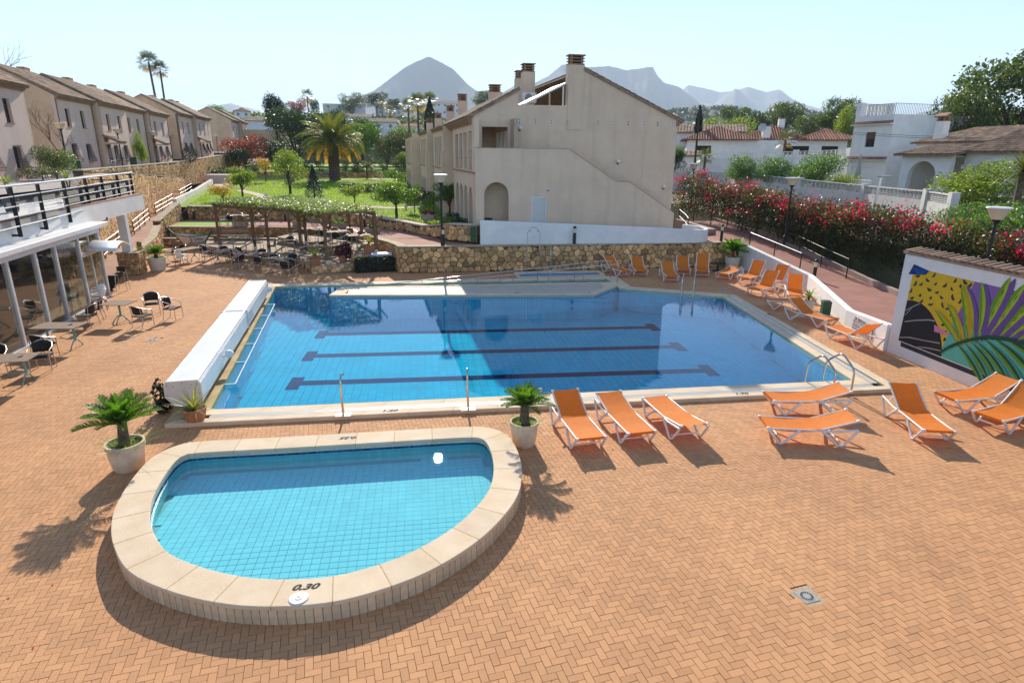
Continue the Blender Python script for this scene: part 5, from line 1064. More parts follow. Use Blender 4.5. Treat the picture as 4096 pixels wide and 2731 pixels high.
# ================================================================== POOLSIDE FURNITURE
m_orange = mat('sling_orange', (.86, .26, .025), .75, .08, 6, .15, 90); m_resin = mat('white_resin', (.80, .78, .74), .4, .05, 6)
def fabric_or():
    m = MATS['sling_orange']; N = m.node_tree.nodes; Lk = m.node_tree.links
    t = N.new('ShaderNodeBsdfTranslucent'); t.inputs[0].default_value = (.85, .16, .01, 1); mx = N.new('ShaderNodeMixShader'); mx.inputs[0].default_value = .3
    Lk.new(N['Principled BSDF'].outputs[0], mx.inputs[1]); Lk.new(t.outputs[0], mx.inputs[2]); Lk.new(mx.outputs[0], N['Material Output'].inputs[0])
fabric_or()
def lounger(beta):
    t = thing('sun_lounger', 'x', 'sun lounger', group='orange sun loungers round the pool'); be = math.radians(beta); HX, ZS = 1.12, .37; LB = .80
    hx, hz = HX + LB * math.cos(be), ZS + LB * math.sin(be)
    def prof(u):      # along the sling, 0..1
        s = u * (HX + LB)
        if s < HX: return s, ZS - .035 * math.sin(PI * s / HX) + .015
        s -= HX; return HX + s * math.cos(be), ZS + .015 + s * math.sin(be) - .02 * math.sin(PI * s / LB)
    b = MB(); n = 26; vs = []
    for i in range(n + 1):
        x, z = prof(i / n)
        for j, y in enumerate((-.315, -.2, 0, .2, .315)): vs.append((x, y, z - .012 * (1 - (y / .315) ** 2) + random.uniform(-.002, .002)))
    fs = [(i * 5 + j, i * 5 + 5 + j, i * 5 + 6 + j, i * 5 + 1 + j) for i in range(n) for j in range(4)]
    fs = [f[::-1] for f in fs]
    # edge hems folding down round the frame
    o = len(vs)
    for i in range(n + 1):
        x, z = prof(i / n)
        for y in (-.318, .318): vs.append((x, y, z - .05))
    for i in range(n):
        fs.append((i * 5, i * 5 + 5, o + i * 2 + 2, o + i * 2)); fs.append((i * 5 + 4, o + i * 2 + 1, o + i * 2 + 3, i * 5 + 9))
    b.add(vs, fs); b.build('sling', m_orange, t, smooth=.8)
    eb = MB(); eb.add([(-.004, -.315, ZS + .012), (-.004, .315, ZS + .012), (-.004, .315, ZS - .05), (-.004, -.315, ZS - .05)], [(0, 1, 2, 3)]); eb.build('sling_hem', m_orange, t)
    for sy in (-1, 1):
        y = sy * .335
        f = MB(); f.tube([(.02, y * .96, ZS - .012), (HX, y * .96, ZS - .02)], .022, 8); f.build('side_rail', m_resin, t, smooth=.9)
        f = MB(); f.tube([(HX - .02, y * .95, ZS - .015), (hx, y * .95, hz - .01)], .02, 8); f.build('back_rail', m_resin, t, smooth=.9)
        f = MB(); f.tube([(.0, y, ZS - .01), (.06, y * 1.02, .28), (.26, y * 1.05, .03), (.3, y * 1.06, .02)], [.03, .03, .026, .028], 8); f.tube([(.3, y * 1.06, .02), (.36, y * 1.05, .05), (.56, y * 1.03, .24), (.68, y, ZS - .02)], [.028, .026, .028, .03], 8); f.build('leg', m_resin, t, smooth=.9)
        f = MB(); f.tube([(1.16, y, ZS - .02), (1.24, y * 1.05, .28), (1.5, y * 1.07, .04), (1.56, y * 1.08, .02)], [.03, .032, .028, .028], 8); f.tube([(1.56, y * 1.08, .02), (1.64, y * 1.07, .05), (1.86, y * 1.06, .33), (1.9, y * 1.05, .41)], [.028, .026, .028, .028], 8); f.tube([(1.18, y, ZS - .02), (1.35, y * 1.04, .345), (1.9, y * 1.05, .41)], .026, 8); f.build('leg', m_resin, t, smooth=.9)
        for cx, cz in ((.0, ZS), (hx, hz)):
            c = MB(); c.box((cx, sy * .315, cz), (.07, .06, .05), R=Matrix.Rotation(-be if cx > .1 else 0, 3, 'Y')); c.build('corner_cap', m_resin, t, bevel=.012)
    f = MB(); f.tube([(.3, -.34, .1), (.3, .34, .1)], .018, 8); f.build('cross_bar', m_resin, t); f = MB(); f.tube([(1.56, -.34, .1), (1.56, .34, .1)], .018, 8); f.build('cross_bar', m_resin, t)
    if beta > 20:
        f = MB()
        for sy in (-1, 1): f.tube([(HX + .5 * LB * math.cos(be), sy * .3, ZS + .5 * LB * math.sin(be)), (1.62, sy * .33, .38)], .014, 6)
        f.build('back_stay', m_resin, t)
    return t
LP = {}
def put_lounger(x, y, th, beta, lab, z=0.):
    th = math.radians(th); ox, oy = x - .3 * math.cos(th), y - .3 * math.sin(th)
    if beta not in LP: LP[beta] = lounger(beta); o = LP[beta]; o.location = (ox, oy, z); o.rotation_euler.z = th; o['label'] = lab; return o
    return dup(LP[beta], (ox, oy, z), th, lab)
for a in ((3.38, 11.63, 95, 28, 'orange lounger with raised back right beside the potted sago palm'), (4.54, 11.75, 95.5, 14, 'nearly flat orange lounger between the raised one and the one turned round'), (5.62, 13.05, -85, 8, 'flat orange lounger turned with its head away from the pool'), (8.76, 13.0, -7, 18, 'orange lounger lying along the pool edge beside the steel ladder'), (7.8, 11.55, -13, 18, 'orange lounger parallel to the pool edge, in front of the ladder one'), (11.2, 10.97, 75, 33, 'orange lounger with raised back standing alone between ladder and mural wall'), (13.23, 12.5, 4, 28, 'orange lounger pushed against the mural wall'), (13.2, 11.32, 16, 40, 'orange lounger with steep back beside the one at the mural wall'),
          (10.4, 30.45, 106, 40, 'orange lounger at the ramp handrail end below the stone wall'), (11.38, 30.45, 80, 33, 'orange lounger against the stone wall next to the handrail one'), (12.4, 28.8, 77, 28, 'orange lounger drawn forward from the stone wall row'), (13.75, 30.4, 70, 33, 'orange lounger by the stone wall behind the drawn-forward one'), (14.6, 29.95, 66, 60, 'orange lounger with upright back beside the low dark table'), (15.4, 29.1, 42, 8, 'flat orange lounger in front of the white pot'), (16.0, 27.95, 36, 55, 'orange lounger with upright sunlit back near the white corner wall'), (16.5, 26.75, 32, 55, 'orange lounger with upright back, second along the white wall'), (15.1, 25.3, 34, 55, 'orange lounger with upright back, third along the white wall'), (16.15, 23.95, 62, 55, 'orange lounger tucked into the wall corner behind the flat one'), (14.55, 23.1, -17, 8, 'flat orange lounger beside the small potted dracaena'), (14.87, 20.05, 106, 33, 'orange lounger with raised back beside the green wall bin'), (14.45, 18.66, -86, 40, 'orange lounger with steep back in front of the pool rules sign')): put_lounger(*a)
put_lounger(-6.2, 86.2, 10, 40, 'orange lounger seen from the side on the garden lawn', 2.47); put_lounger(-.6, 85.6, 100, 55, 'orange lounger with upright back on the far lawn', 2.47)

# ---- pool cover roller box
rb_ = thing('pool_cover_box', 'long white box housing the rolled pool cover beside the pool', 'cover box', (-5.86, 14.66, 0), math.atan2(12.3, -1.24))
# local x along the box (0..12.4), local +y = to the left
pf = [(-.40, .28), (-.40, .74), (-.34, .84), (.34, .84), (.40, .74), (.40, .45), (.2, .2), (-.2, .2)]
m_box = mat('box_white', (.78, .775, .76), .35, .05, 1.5, .05, 3); m_end = mat('box_end', (.72, .64, .56), .5, .06, 3)
for x0, x1 in ((.05, 7.0), (7.02, 12.4)):
    b = MB(); k = len(pf); b.add([(x0, y, z) for y, z in pf] + [(x1, y, z) for y, z in pf], [(i, i + k, (i + 1) % k + k, (i + 1) % k) for i in range(k)]); b.build('casing', m_box, rb_)
for x in (0, 12.4):
    b = MB(); p2 = [(y * 1.03, (z - .5) * 1.03 + .5) for y, z in pf]; b.add([(x - .02, y, z) for y, z in p2] + [(x + .05, y, z) for y, z in p2], [(i, (i + 1) % k, (i + 1) % k + k, i + k) for i in range(k)] + [tuple(range(k - 1, -1, -1)), tuple(range(k, 2 * k))]); b.build('end_plate', m_end, rb_)
b = MB()
for y, z in ((-.33, .74), (.33, .76), (0, .79), (-.36, .5), (.36, .5), (.2, .72), (-.2, .74)): b.cyl((-.026, y, z), (-.019, y, z), .012, n=8)
b.build('bolt', m_bar, rb_, kind='stuff'); MB().b2((6.98, -.42, .2), (7.04, .42, .86)).build('joint_strip', m_box, rb_)
for y in (-.33, .33): MB().tube([(.05, y, .82), (12.38, y, .82)], .035, 8).build('edge_trim', m_box, rb_, smooth=.9)
for x in (.6, 4, 8, 11.8): MB().b2((x - .1, -.25, -.01), (x + .1, .25, .22)).build('foot', m_box, rb_)
for x in (2.75, 11.7):
    o = MB().lathe([(.001, -.1), (.08, -.1), (.12, .0), (.10, .08), (.03, .12)], 10).build('cover_light', m_wht, rb_, smooth=.5, loc=(x, -.56, .6)); o.rotation_euler = (-1.2, 0, 0); MB().bar((x, -.40, .55), (x, -.52, .58), .05, .05).build('light_arm', m_wht, rb_)
b = MB(); b.b2((7.2, -.405, .34), (8.2, -.401, .7)); o = b.build('notice', mat('notice_pale', (.52, .60, .64), .5, .1, 4), rb_)
for i in range(7): MB().b2((7.3, -.4075, .38 + i * .045), (8.05 - .1 * (i % 3), -.4062, .392 + i * .045)).build('print_line', mat('print_grey', (.14, .2, .26), .7, .1, 5), o)
# floating bar along the left pool wall
gb = thing('pool_wall_bar', 'thin white bar on brackets along the left pool wall', 'rail', (0, 0, 0)); MB().tube([(-5.2, 16.4, .07), (-6.2, 25.8, .07)], .016, 6).build('bar', m_wht, gb)
for i in range(6): f = i / 5; MB().bar((-5.2 - f, 16.4 + 9.4 * f, .065), (-5.5 - f, 16.4 + 9.4 * f, .065), .03, .03).build('bracket', m_wht, gb)
# ---- steel rails
m_ss = mat('stainless', (.60, .57, .53), .16, .05, 8, metal=1.)
def bow(pts, n=5):
    """rounded polyline"""
    out = [Vector(pts[0])]
    for a, b_, c in zip(pts[:-2], pts[1:-1], pts[2:]):
        a, b_, c = Vector(a), Vector(b_), Vector(c); p, q_ = b_ + (a - b_) * min(.5, .16 / (a - b_).length), b_ + (c - b_) * min(.5, .16 / (c - b_).length)
        for i in range(n + 1): u = i / n; out.append((1 - u) ** 2 * p + 2 * u * (1 - u) * b_ + u * u * q_)
    out.append(Vector(pts[-1])); return out
for lab, x, y in (('steel pool entry rail by the 1.20 depth mark', -2.03, 13.84), ('steel pool entry rail nearer the potted sago palm', .97, 13.82)):
    t = thing('entry_rail', lab, 'rail', (x, y, .1)); MB().tube(bow([(0, 0, 0), (-.01, .0, .88), (.0, .16, 1.0), (.03, .27, .93)]), .027, 10).build('tube', m_ss, t, smooth=1.)
    for dx in (-.1, .1): MB().box((dx, .0, .004), (.16, .2, .012)).build('base_plate', m_wht, t)
t = thing('pool_ladder', 'curved steel pool ladder at the corner near the loungers', 'ladder', (10.9, 13.75, .1), .12)
for x in (-.3, .3): MB().tube(bow([(x, -.15, 0), (x, -.15, .62), (x, .35, .95), (x, .85, .55), (x, .9, -.8)]), .026, 10).build('rail', m_ss, t, smooth=1.)
for z in (-.25, -.5, -.75): MB().box((0, .88, z), (.6, .1, .03)).build('rung', m_ss, t)
for x in (-.3, .3): MB().lathe([(.001, .03), (.05, .03), (.06, 0)], 12, (x, -.15, 0)).build('base_plate', m_ss, t)
t = thing('pool_ladder', 'upright steel ladder rails at the far side of the pool', 'ladder', (11.83, 25.5, .1), -.55)
for x in (-.26, .26): MB().tube(bow([(x, .35, 0), (x, .35, .85), (x, .1, .95), (x, -.15, .7), (x, -.2, -.8)]), .024, 10).build('rail', m_ss, t, smooth=1.)
for z in (-.25, -.5, -.75): MB().box((0, -.2, z), (.52, .08, .03)).build('rung', m_ss, t)
t = thing('ramp_handrail', 'pair of long steel handrails sloping down into the ramp channel', 'handrail', (0, 0, 0))
for (xa, ya), (xb, yb) in (((9.45, 28.42), (-.9, 28.75)), ((9.44, 29.5), (-2.0, 29.1))):
    MB().tube(bow([(xa, ya, .05), (xa, ya, 1.02), (xa - .5, ya, 1.0), (xb, yb, .12)]), .024, 8).build('rail', m_ss, t, smooth=1.)
    for i in range(1, 6): f = i / 6; x, y = xa + (xb - xa) * f, ya + (yb - ya) * f; MB().cyl((x, y, -.6), (x, y, 1.0 - .86 * f), .016, n=8).build('post', m_ss, t)
# outdoor showers in front of the stone wall
t = thing('pool_shower', 'arched steel shower post in the foot bath', 'shower', (5.75, 31.3, .02)); MB().tube(bow([(-.35, 0, 0), (-.33, 0, 2.3), (0, 0, 2.55), (.33, 0, 2.3), (.35, 0, 0)]), .022, 8).build('tube', m_ss, t, smooth=1.)
for x in (-.2, .2): MB().lathe([(.001, .05), (.03, .04), (.055, 0)], 12, (x, -.02, 2.28)).build('shower_head', m_ss, t)
t = thing('shower_panel', 'short steel push-button shower stand at the stone wall', 'shower', (6.85, 32.1, 0)); MB().box((0, 0, .6), (.09, .07, 1.2)).build('column', m_ss, t, bevel=.01); MB().cyl((0, -.03, .95), (0, -.07, .95), .03).build('button', m_ss, t)

# ---- lamps
def lamp(h=3.7):
    t = thing('lamp_post', 'x', 'lamp', group='conical street lamps'); MB().tube([(0, 0, 0), (0, 0, .5), (0, 0, .52), (0, 0, h - .55)], [.085, .08, .06, .05], 12).build('pole', m_bar, t, smooth=.5)
    MB().lathe([(.05, h - .57), (.13, h - .45), (.16, h - .42)], 16).build('collar', m_bar, t, smooth=.6)
    MB().lathe([(.15, h - .43), (.34, h - .08), (.36, h - .06)], 20).build('shade', m_lampg, t, smooth=.6); MB().lathe([(.37, h - .06), (.36, h - .02), (.001, h)], 20).build('lid', m_wht, t, smooth=.6); return t
lp0 = None
for lab, x, y, z, s in (('black lamp post with conical shade on the terrace before the white parapet', 1.05, 32.95, 1.42, 1), ('conical lamp post in front of the gap beside the first house gable', -24.9, 49.2, 4.43, .97), ('conical lamp post beside the green creeper', -27.9, 64.6, 4.55, .97), ('conical lamp post in front of the house with the second porch', -30.0, 78.2, 4.7, .97), ('conical lamp post before the tan gable of the second block', -32.4, 89.6, 4.85, .97), ('conical lamp post behind the round topiary', -33.4, 102.6, 5.1, .97), ('conical lamp post in front of the last porch of the second block', -34.9, 117.5, 5.55, .97), ('conical lamp post at the tan gable before the reddish shrub', -37.0, 132.5, 5.9, .97), ('conical lamp post behind the bougainvillea next to the building corner', 20.9, 46.0, 1.9, 1), ('conical lamp post standing in the middle of the bougainvillea', 20.3, 31.9, 1.35, 1), ('conical lamp post behind the mural wall', 19.4, 18.35, .75, 1.03), ('small conical lamp post beside the far olive shrubs', -2.6, 108, 4.0, .9), ('conical lamp post by the tan garden wall', -25.0, 121, 5.6, .9)):
    if lp0 is None: lp0 = lamp(); lp0['label'] = lab; lp0.location = (x, y, z)
    else: o = dup(lp0, (x, y, z), random.uniform(0, 6), lab, s)
lp0.scale = (1, 1, 1)
def bollard():
    t = thing('bollard_light', 'x', 'bollard', group='black and cream bollard lights'); MB().cyl((0, 0, 0), (0, 0, .62), .08, n=14).build('post', m_bar, t, smooth=.6); MB().cyl((0, 0, .62), (0, 0, .85), .078, n=14).build('lens', m_lampg, t, smooth=.6); MB().lathe([(.085, .85), (.085, .92), (.05, .97), (.001, .99)], 14).build('cap', m_bar, t, smooth=.6); return t
b0 = None
for lab, x, y, z in (('bollard light leaning at the white wall corner beside the red path', 18.4, 26.1, .52), ('bollard light at the end of the stone wall by the rounded parapet', 17.1, 33.1, 1.42), ('bollard light on the ledge before the white parapet', 8.3, 32.75, 1.42), ('bollard light at the left end of the rubble garden wall', -17.5, 50.9, 1.1), ('bollard light behind the hanging net of the pergola', -10.4, 49.4, 1.1), ('bollard light beside the planter on the upper path', -3.9, 43.2, 1.2), ('bollard light at the foot of the lamp post', 1.1, 32.75, 1.42)):
    if b0 is None: b0 = bollard(); b0['label'] = lab; b0.location = (x, y, z)
    else: dup(b0, (x, y, z), 0, lab)
def globe():
    t = thing('garden_globe', 'x', 'garden light', group='white globe garden lights'); MB().cyl((0, 0, 0), (0, 0, .16), .05, .04, 10).build('stem', m_bar, t); MB().lathe([(.04, .14), (.1, .17), (.15, .28), (.15, .33), (.11, .42), (.001, .47)], 18).build('globe', m_globe, t, smooth=1.2); return t
b0 = None
for lab, x, y, z in (('white globe light by the path below the round tree', -14.2, 60.1, 2.1), ('white globe light on the lawn beside the small side path', -17.4, 78.3, 2.35), ('white globe light at the path next to the blue-green conifer', -8.1, 54.2, 2.02), ('white globe light between the citrus tree and the slender tree', -1.2, 49.1, 1.92)):
    if b0 is None: b0 = globe(); b0['label'] = lab; b0.location = (x, y, z)
    else: dup(b0, (x, y, z), 0, lab)
# ---- handrails of the ramps
def railing(name, lab, pts, h=.95, rails=(.95, .62, .3), top=m_rail, post=m_bar, r=.028):
    t = thing(name, lab, 'railing', (0, 0, 0))
    for i, (x, y, z) in enumerate(pts): MB().cyl((x, y, z), (x, y, z + h), .028, n=8).build('post', post, t)
    for k, rh_ in enumerate(rails): MB().tube([(x, y, z + rh_) for x, y, z in pts], r if k == 0 else r * .9, 8).build('rail', top, t, smooth=.9)
    return t
def rp(f, n=4, off=-.55):
    out = []
    for i in range(n):
        u = f[0] + (f[1] - f[0]) * i / (n - 1)
        for (p, z), (q_, z2) in zip(list(zip(ramp_pts(off), RZ))[:-1], list(zip(ramp_pts(off), RZ))[1:]):
            if p[1] <= u <= q_[1]: k_ = (u - p[1]) / (q_[1] - p[1]); out.append((p[0] + (q_[0] - p[0]) * k_, u, z + (z2 - z) * k_)); break
    return out
for lab, f in (('lowest white tube handrail along the left ramp', (37.5, 43)), ('second white tube handrail up the left ramp', (46, 52)), ('third white tube handrail up the left ramp', (55, 62)), ('topmost white tube handrail of the left ramp', (65, 72))): railing('ramp_railing', lab, rp(f))
railing('path_railing', 'black railing with pale top tube along the kerb of the red path', [(20.0, 26.0, .55), (20.35, 28.5, .72), (20.7, 31, .93), (20.9, 33.5, 1.1), (21.0, 36, 1.35), (21.3, 39, 1.45)], rails=(.95, .5), top=m_bar); railing('path_railing', 'curved steel handrail beside the white wall of the red path', [(18.6, 27.6, .65), (18.6, 30.0, .85), (18.6, 32.6, 1.06)], rails=(.9,), h=.9)
railing('path_railing', 'grey handrail on the terrace edge behind the building corner', [(16.3, 36.0, 1.5), (17.2, 38.5, 1.5), (18.3, 42, 1.5)], rails=(.95, .5))
b = MB(); [b.prism([(15.9, 35.6), (18.3, 36.2), (18.6, 42.5), (18.2, 42.5), (17.9, 36.5), (15.9, 36.0)], 1.2, 1.75)]; b.build('kerb_wall', MATS['kerb_pink'], label='low pink parapet behind the rounded white wall end', cat='kerb')
# ---- bins, sign
t = thing('wall_bin', 'green metal litter bin fixed to the white wall', 'bin', (15.42, 20.6, .25), math.radians(68)); MB().box((0, .17, .3), (.36, .3, .6)).build('bin_body', mat('bin_green', (.02, .085, .035), .5, .1, 6), t, bevel=.01); MB().box((0, .17, .603), (.3, .24, .01)).build('opening', m_dark, t)
t = thing('post_bin', 'dark green litter bin on a post against the stone pedestal', 'bin', (-14.75, 33.85, 0), .1); MB().box((0, 0, .75), (.4, .3, .65)).build('bin_body', MATS['bin_green'], t, bevel=.02); MB().cyl((0, .08, 0), (0, .08, .5), .04).build('post', MATS['bin_green'], t); MB().box((0, -.155, .92), (.26, .012, .1)).build('opening', m_ss, t)
t = thing('wall_bin', 'small green bin hanging at the end of the rubble flower bed wall', 'bin', (2.75, 33.3, 1.5), .0); MB().box((0, 0, .45), (.3, .24, .75)).build('bin_body', MATS['bin_green'], t, bevel=.02); MB().box((0, 0, .83), (.32, .26, .03)).build('lid', MATS['bin_green'], t)
sg = thing('rules_sign', 'white pool rules sign with pictograms on the white wall', 'sign', (15.33, 18.55, .06), math.radians(-76 - 28))
wa = math.atan2(17.1 - 20.1, 14.98 - 15.72); sg.rotation_euler.z = wa; sg.location = (15.42 - .02, 18.9, .0)
# local x runs along the wall towards the viewer, -y faces the pool
MB().b2((-.5, -.012, .10), (.95, -.002, .60)).build('sign_panel', mat('sign_white', (.72, .62, .60), .5, .04, 4), sg); pc_ = mat('print_dark', (.03, .025, .03), .7, .05, 5); rc_ = mat('print_red', (.5, .03, .03), .7, .05, 5)
MB().cyl((-.32, -.012, .53), (-.32, -.015, .53), .05, n=20).build('emblem', pc_, sg)
TX = lambda x, z: Matrix.Translation((x, -.0145, z)) @ Matrix.Rotation(PI / 2, 4, 'X')
put_text('lettering', 'NORMAS DE LA PISCINA', .055, pc_, sg, TX(.12, .555), .0005, .001); put_text('lettering', 'SWIMMING POOL RULES', .05, pc_, sg, TX(.12, .505), .0005, .001)
for r in range(3):
    for c in range(7):
        x, z = -.42 + c * .2, .42 - r * .13; o = MB(); o.tube([(x - .07, -.013, z - .05), (x + .07, -.013, z - .05), (x + .07, -.013, z + .05), (x - .07, -.013, z + .05)], .003, 4, True); o.build('pictogram_frame', pc_, sg)
        d = MB()
        if r == 0 and c in (1, 2): d.box((x, -.0135, z + .01), (.05, .002, .016)); d.box((x, -.0135, z + .01), (.016, .0018, .05))
        elif c == 6: d.box((x - .02, -.0135, z), (.02, .002, .06)); d.box((x + .02, -.0135, z - .02), (.03, .002, .02))
        else: d.tube([(x + .03 * math.cos(a), -.0135, z + .03 * math.sin(a)) for a in np.linspace(0, 2 * PI, 11)[:-1]], .003, 4, True); d.bar((x - .02, -.0135, z - .02), (x + .02, -.0135, z + .02), .002, .006)
        d.build('pictogram', rc_ if r == 0 and c in (1, 2) else pc_, sg)
# ---- bistro furniture
m_wick = mat('wicker_dark', (.035, .025, .02), .7, .3, 60, .6, 120); m_wickb = mat('wicker_tan', (.34, .17, .07), .7, .25, 60, .6, 120)
def bistro_chair(wm):
    t = thing('bistro_chair', 'x', 'chair', group='bistro chairs'); s = MB(); n = 10
    vs = []
    for i in range(7):
        for j in range(7):
            u, v = i / 6 * 2 - 1, j / 6 * 2 - 1; vs.append((u * .235, v * .22, .44 - .018 * (1 - u * u) * (1 - v * v) + (.012 if v < -.9 else 0)))
    s.add(vs, [(i * 7 + j, i * 7 + 7 + j, i * 7 + 8 + j, i * 7 + 1 + j) for i in range(6) for j in range(6)]); vs2 = [(x, y, z - .035) for x, y, z in vs]; s.add(vs2, [(i * 7 + 1 + j, i * 7 + 8 + j, i * 7 + 7 + j, i * 7 + j) for i in range(6) for j in range(6)])
    s.add([(-.235, -.22, .44), (.235, -.22, .44), (.235, -.22, .40), (-.235, -.22, .40), (-.235, .22, .44), (.235, .22, .44), (.235, .22, .4), (-.235, .22, .4)], [(0, 3, 2, 1), (4, 5, 6, 7), (0, 4, 7, 3), (1, 2, 6, 5)]); s.build('seat', wm, t, smooth=.7)
    b = MB(); vs = []
    for i in range(9):
        a = PI * (.5 + (i / 8 - .5) * .62)
        for z, k in ((.5, .0), (.6, .02), (.72, .045), (.83, .07)): vs.append((math.cos(a) * .29, .02 + math.sin(a) * (.22 + k), z - .05 * abs(i / 8 - .5) * 2 * (z - .5) / .33))
    b.add(vs, [(i * 4 + j, i * 4 + 4 + j, i * 4 + 5 + j, i * 4 + 1 + j) for i in range(8) for j in range(3)]); o = b.build('backrest', wm, t, smooth=.9); md = o.modifiers.new('s', 'SOLIDIFY'); md.thickness = .018
    arm = [(-.27, -.2, .62), (-.285, -.05, .66), (-.28, .1, .70), (-.24, .24, .76), (-.12, .33, .82), (0, .355, .84), (.12, .33, .82), (.24, .24, .76), (.28, .1, .70), (.285, -.05, .66), (.27, -.2, .62)]
    MB().tube(arm, .016, 7).build('arm_loop', m_alu, t, smooth=1.)
    for sx in (-1, 1): MB().tube([(sx * .27, -.2, .62), (sx * .265, -.22, .55), (sx * .25, -.225, .4), (sx * .26, -.24, 0)], .0135, 7).build('leg', m_alu, t, smooth=1.); MB().tube([(sx * .22, .24, .74), (sx * .225, .2, .42), (sx * .235, .27, 0)], .0135, 7).build('leg', m_alu, t, smooth=1.)
    f = MB(); f.tube([(-.245, -.21, .405), (.245, -.21, .405)], .012, 6); f.tube([(-.235, .2, .405), (.235, .2, .405)], .012, 6); f.build('seat_frame', m_alu, t); return t
CH = {}
def chair(x, y, rz, lab, z=0., kind='d', grp='bistro chairs'):
    rz = math.radians(rz)
    if kind not in CH: CH[kind] = bistro_chair(m_wick if kind == 'd' else m_wickb); o = CH[kind]; o.location = (x, y, z); o.rotation_euler.z = rz; o['label'] = lab; o['group'] = grp; return o
    return dup(CH[kind], (x, y, z), rz, lab, group=grp)
TBL = {}
def bistro_table(L, W, leg2):
    t = thing('bistro_table', 'x', 'table', group='slatted bistro tables'); k = 9; sw = W / k
    for i in range(k):
        o = MB().box((0, 0, .735), (L - .1, sw - .008, .022)).build('slat', m_wood, t, loc=(0, -W / 2 + (i + .5) * sw, 0))
    for sx in (-1, 1): MB().box((sx * (L / 2 - .025), 0, .735), (.05, W, .024)).build('end_board', m_wood, t)
    for x in ((-L * .3, L * .3) if leg2 else (0,)):
        c = MB()
        for dy in (-.05, .05): c.tube([(x, dy, .72), (x, dy * .6, .5), (x, dy * .8, .25)], .017, 7)
        c.tube([(x, 0, .72), (x, 0, .22)], .02, 7)
        for ft in ((0, -1), (0, 1)) if leg2 else ((0, -1), (0, 1), (-1, 0), (1, 0)): c.tube([(x, 0, .26), (x + ft[0] * .1, ft[1] * .1, .24), (x + ft[0] * .24, ft[1] * .24, .1), (x + ft[0] * .31, ft[1] * .31, .015)], [.025, .02, .016, .024], 7)
        c.box((x, 0, .715), (.05, W * .8, .02)); c.build('pedestal', m_teal, t, smooth=.8)
    if leg2:
        s = MB(); s.tube([(-L * .3, 0, .3), (L * .3, 0, .3)], .009, 6); s.tube([(-L * .3, 0, .3), (0, 0, .7), (L * .3, 0, .3)], .007, 6); s.build('stretcher', m_teal, t)
    return t
def table(x, y, rz, lab, z=0., L=1.4, W=.8):
    k = (L, W); rz = math.radians(rz)
    if k not in TBL: TBL[k] = bistro_table(L, W, L > 1.05); o = TBL[k]; o.location = (x, y, z); o.rotation_euler.z = rz; o['label'] = lab; return o
    return dup(TBL[k], (x, y, z), rz, lab)
table(-11.3, 17.35, 4, 'slatted bistro table with ashtray and menu, next to the glass front'); table(-11.68, 20.7, -6, 'slatted bistro table with one ashtray half in the pavilion shade'); table(-11.26, 23.8, -8, 'square slatted bistro table surrounded by five chairs near the pool cover', L=.95, W=.8)
for x, y, r, l in ((-10.2, 23.05, 155, 'dark wicker chair with its back to the pool at the square table'), (-9.55, 24.1, 80, 'dark wicker armchair pulled away from the square table'), (-10.6, 24.95, 20, 'dark wicker chair beyond the square table'), (-12.2, 23.4, -100, 'dark wicker chair between glass front and square table'), (-12.35, 24.3, -75, 'dark wicker chair at the square table nearest the white chairs'), (-11.65, 19.65, 165, 'dark wicker chair with its back to the long shaded table'), (-11.05, 18.45, 12, 'dark wicker chair at the head side of the menu table'), (-12.1, 18.2, 20, 'dark wicker chair by the glass at the menu table'), (-11.9, 16.5, 175, 'dark wicker chair in front of the menu table')): chair(x, y, r, l)
m_ash = mat('ashtray_glass', (.62, .62, .60), .1, .05, 8, spec=.8)
for x, y, l in ((-10.95, 17.45, 'small glass ashtray on the menu table'), (-11.35, 20.75, 'small glass ashtray on the shaded table')): t = thing('ashtray', l, 'ashtray', (x, y, .747)); MB().lathe([(.001, .004), (.04, .004), (.055, .03), (.06, .03), (.05, 0)], 14).build('bowl', m_ash, t, smooth=.8); MB().lathe([(.055, .03), (.06, .033), (.058, .03)], 14).build('rim', m_ash, t)
t = thing('menu_card', 'printed menu card lying on the bistro table', 'menu', (-11.55, 17.2, .748), .3); MB().box((0, 0, .003), (.3, .21, .004)).build('card', mat('menu_print', (.55, .4, .28), .6, .4, 25), t)
for l in range(4): MB().box((0, -.06 + l * .04, .0055), (.22, .008, .001)).build('print_line', pc_, t)
# stack of white plastic chairs, white chair, tall stool
def plastic_chair():
    t = thing('plastic_chair', 'x', 'chair', group='stack of white chairs'); s = MB().box((0, 0, .44), (.46, .46, .03)).build('seat', m_resin, t, bevel=.012)
    b = MB(); vs = []
    for i in range(9):
        a = PI * (.5 + (i / 8 - .5) * .8)
        for z, k_ in ((.46, 0), (.66, .04), (.86, .1)): vs.append((math.cos(a) * .27, .02 + math.sin(a) * (.2 + k_), z))
    b.add(vs, [(i * 3 + j, i * 3 + 3 + j, i * 3 + 4 + j, i * 3 + 1 + j) for i in range(8) for j in range(2)]); o = b.build('backrest', m_resin, t, smooth=.9); md = o.modifiers.new('s', 'SOLIDIFY'); md.thickness = .02
    for sx in (-1, 1):
        MB().tube([(sx * .27, -.2, .45), (sx * .28, -.2, .64), (sx * .28, .1, .68), (sx * .26, .22, .72)], .022, 6).build('armrest', m_resin, t, smooth=.9)
        for sy in (-1, 1): MB().tube([(sx * .2, sy * .19, .43), (sx * .25, sy * .25, 0)], .014, 6).build('leg', m_bar, t)
    return t
p0 = plastic_chair(); p0['label'] = 'white plastic armchair at the bottom of the stack beside the glass front'; p0.location = (-12.95, 25.9, 0); p0.rotation_euler.z = -1.2
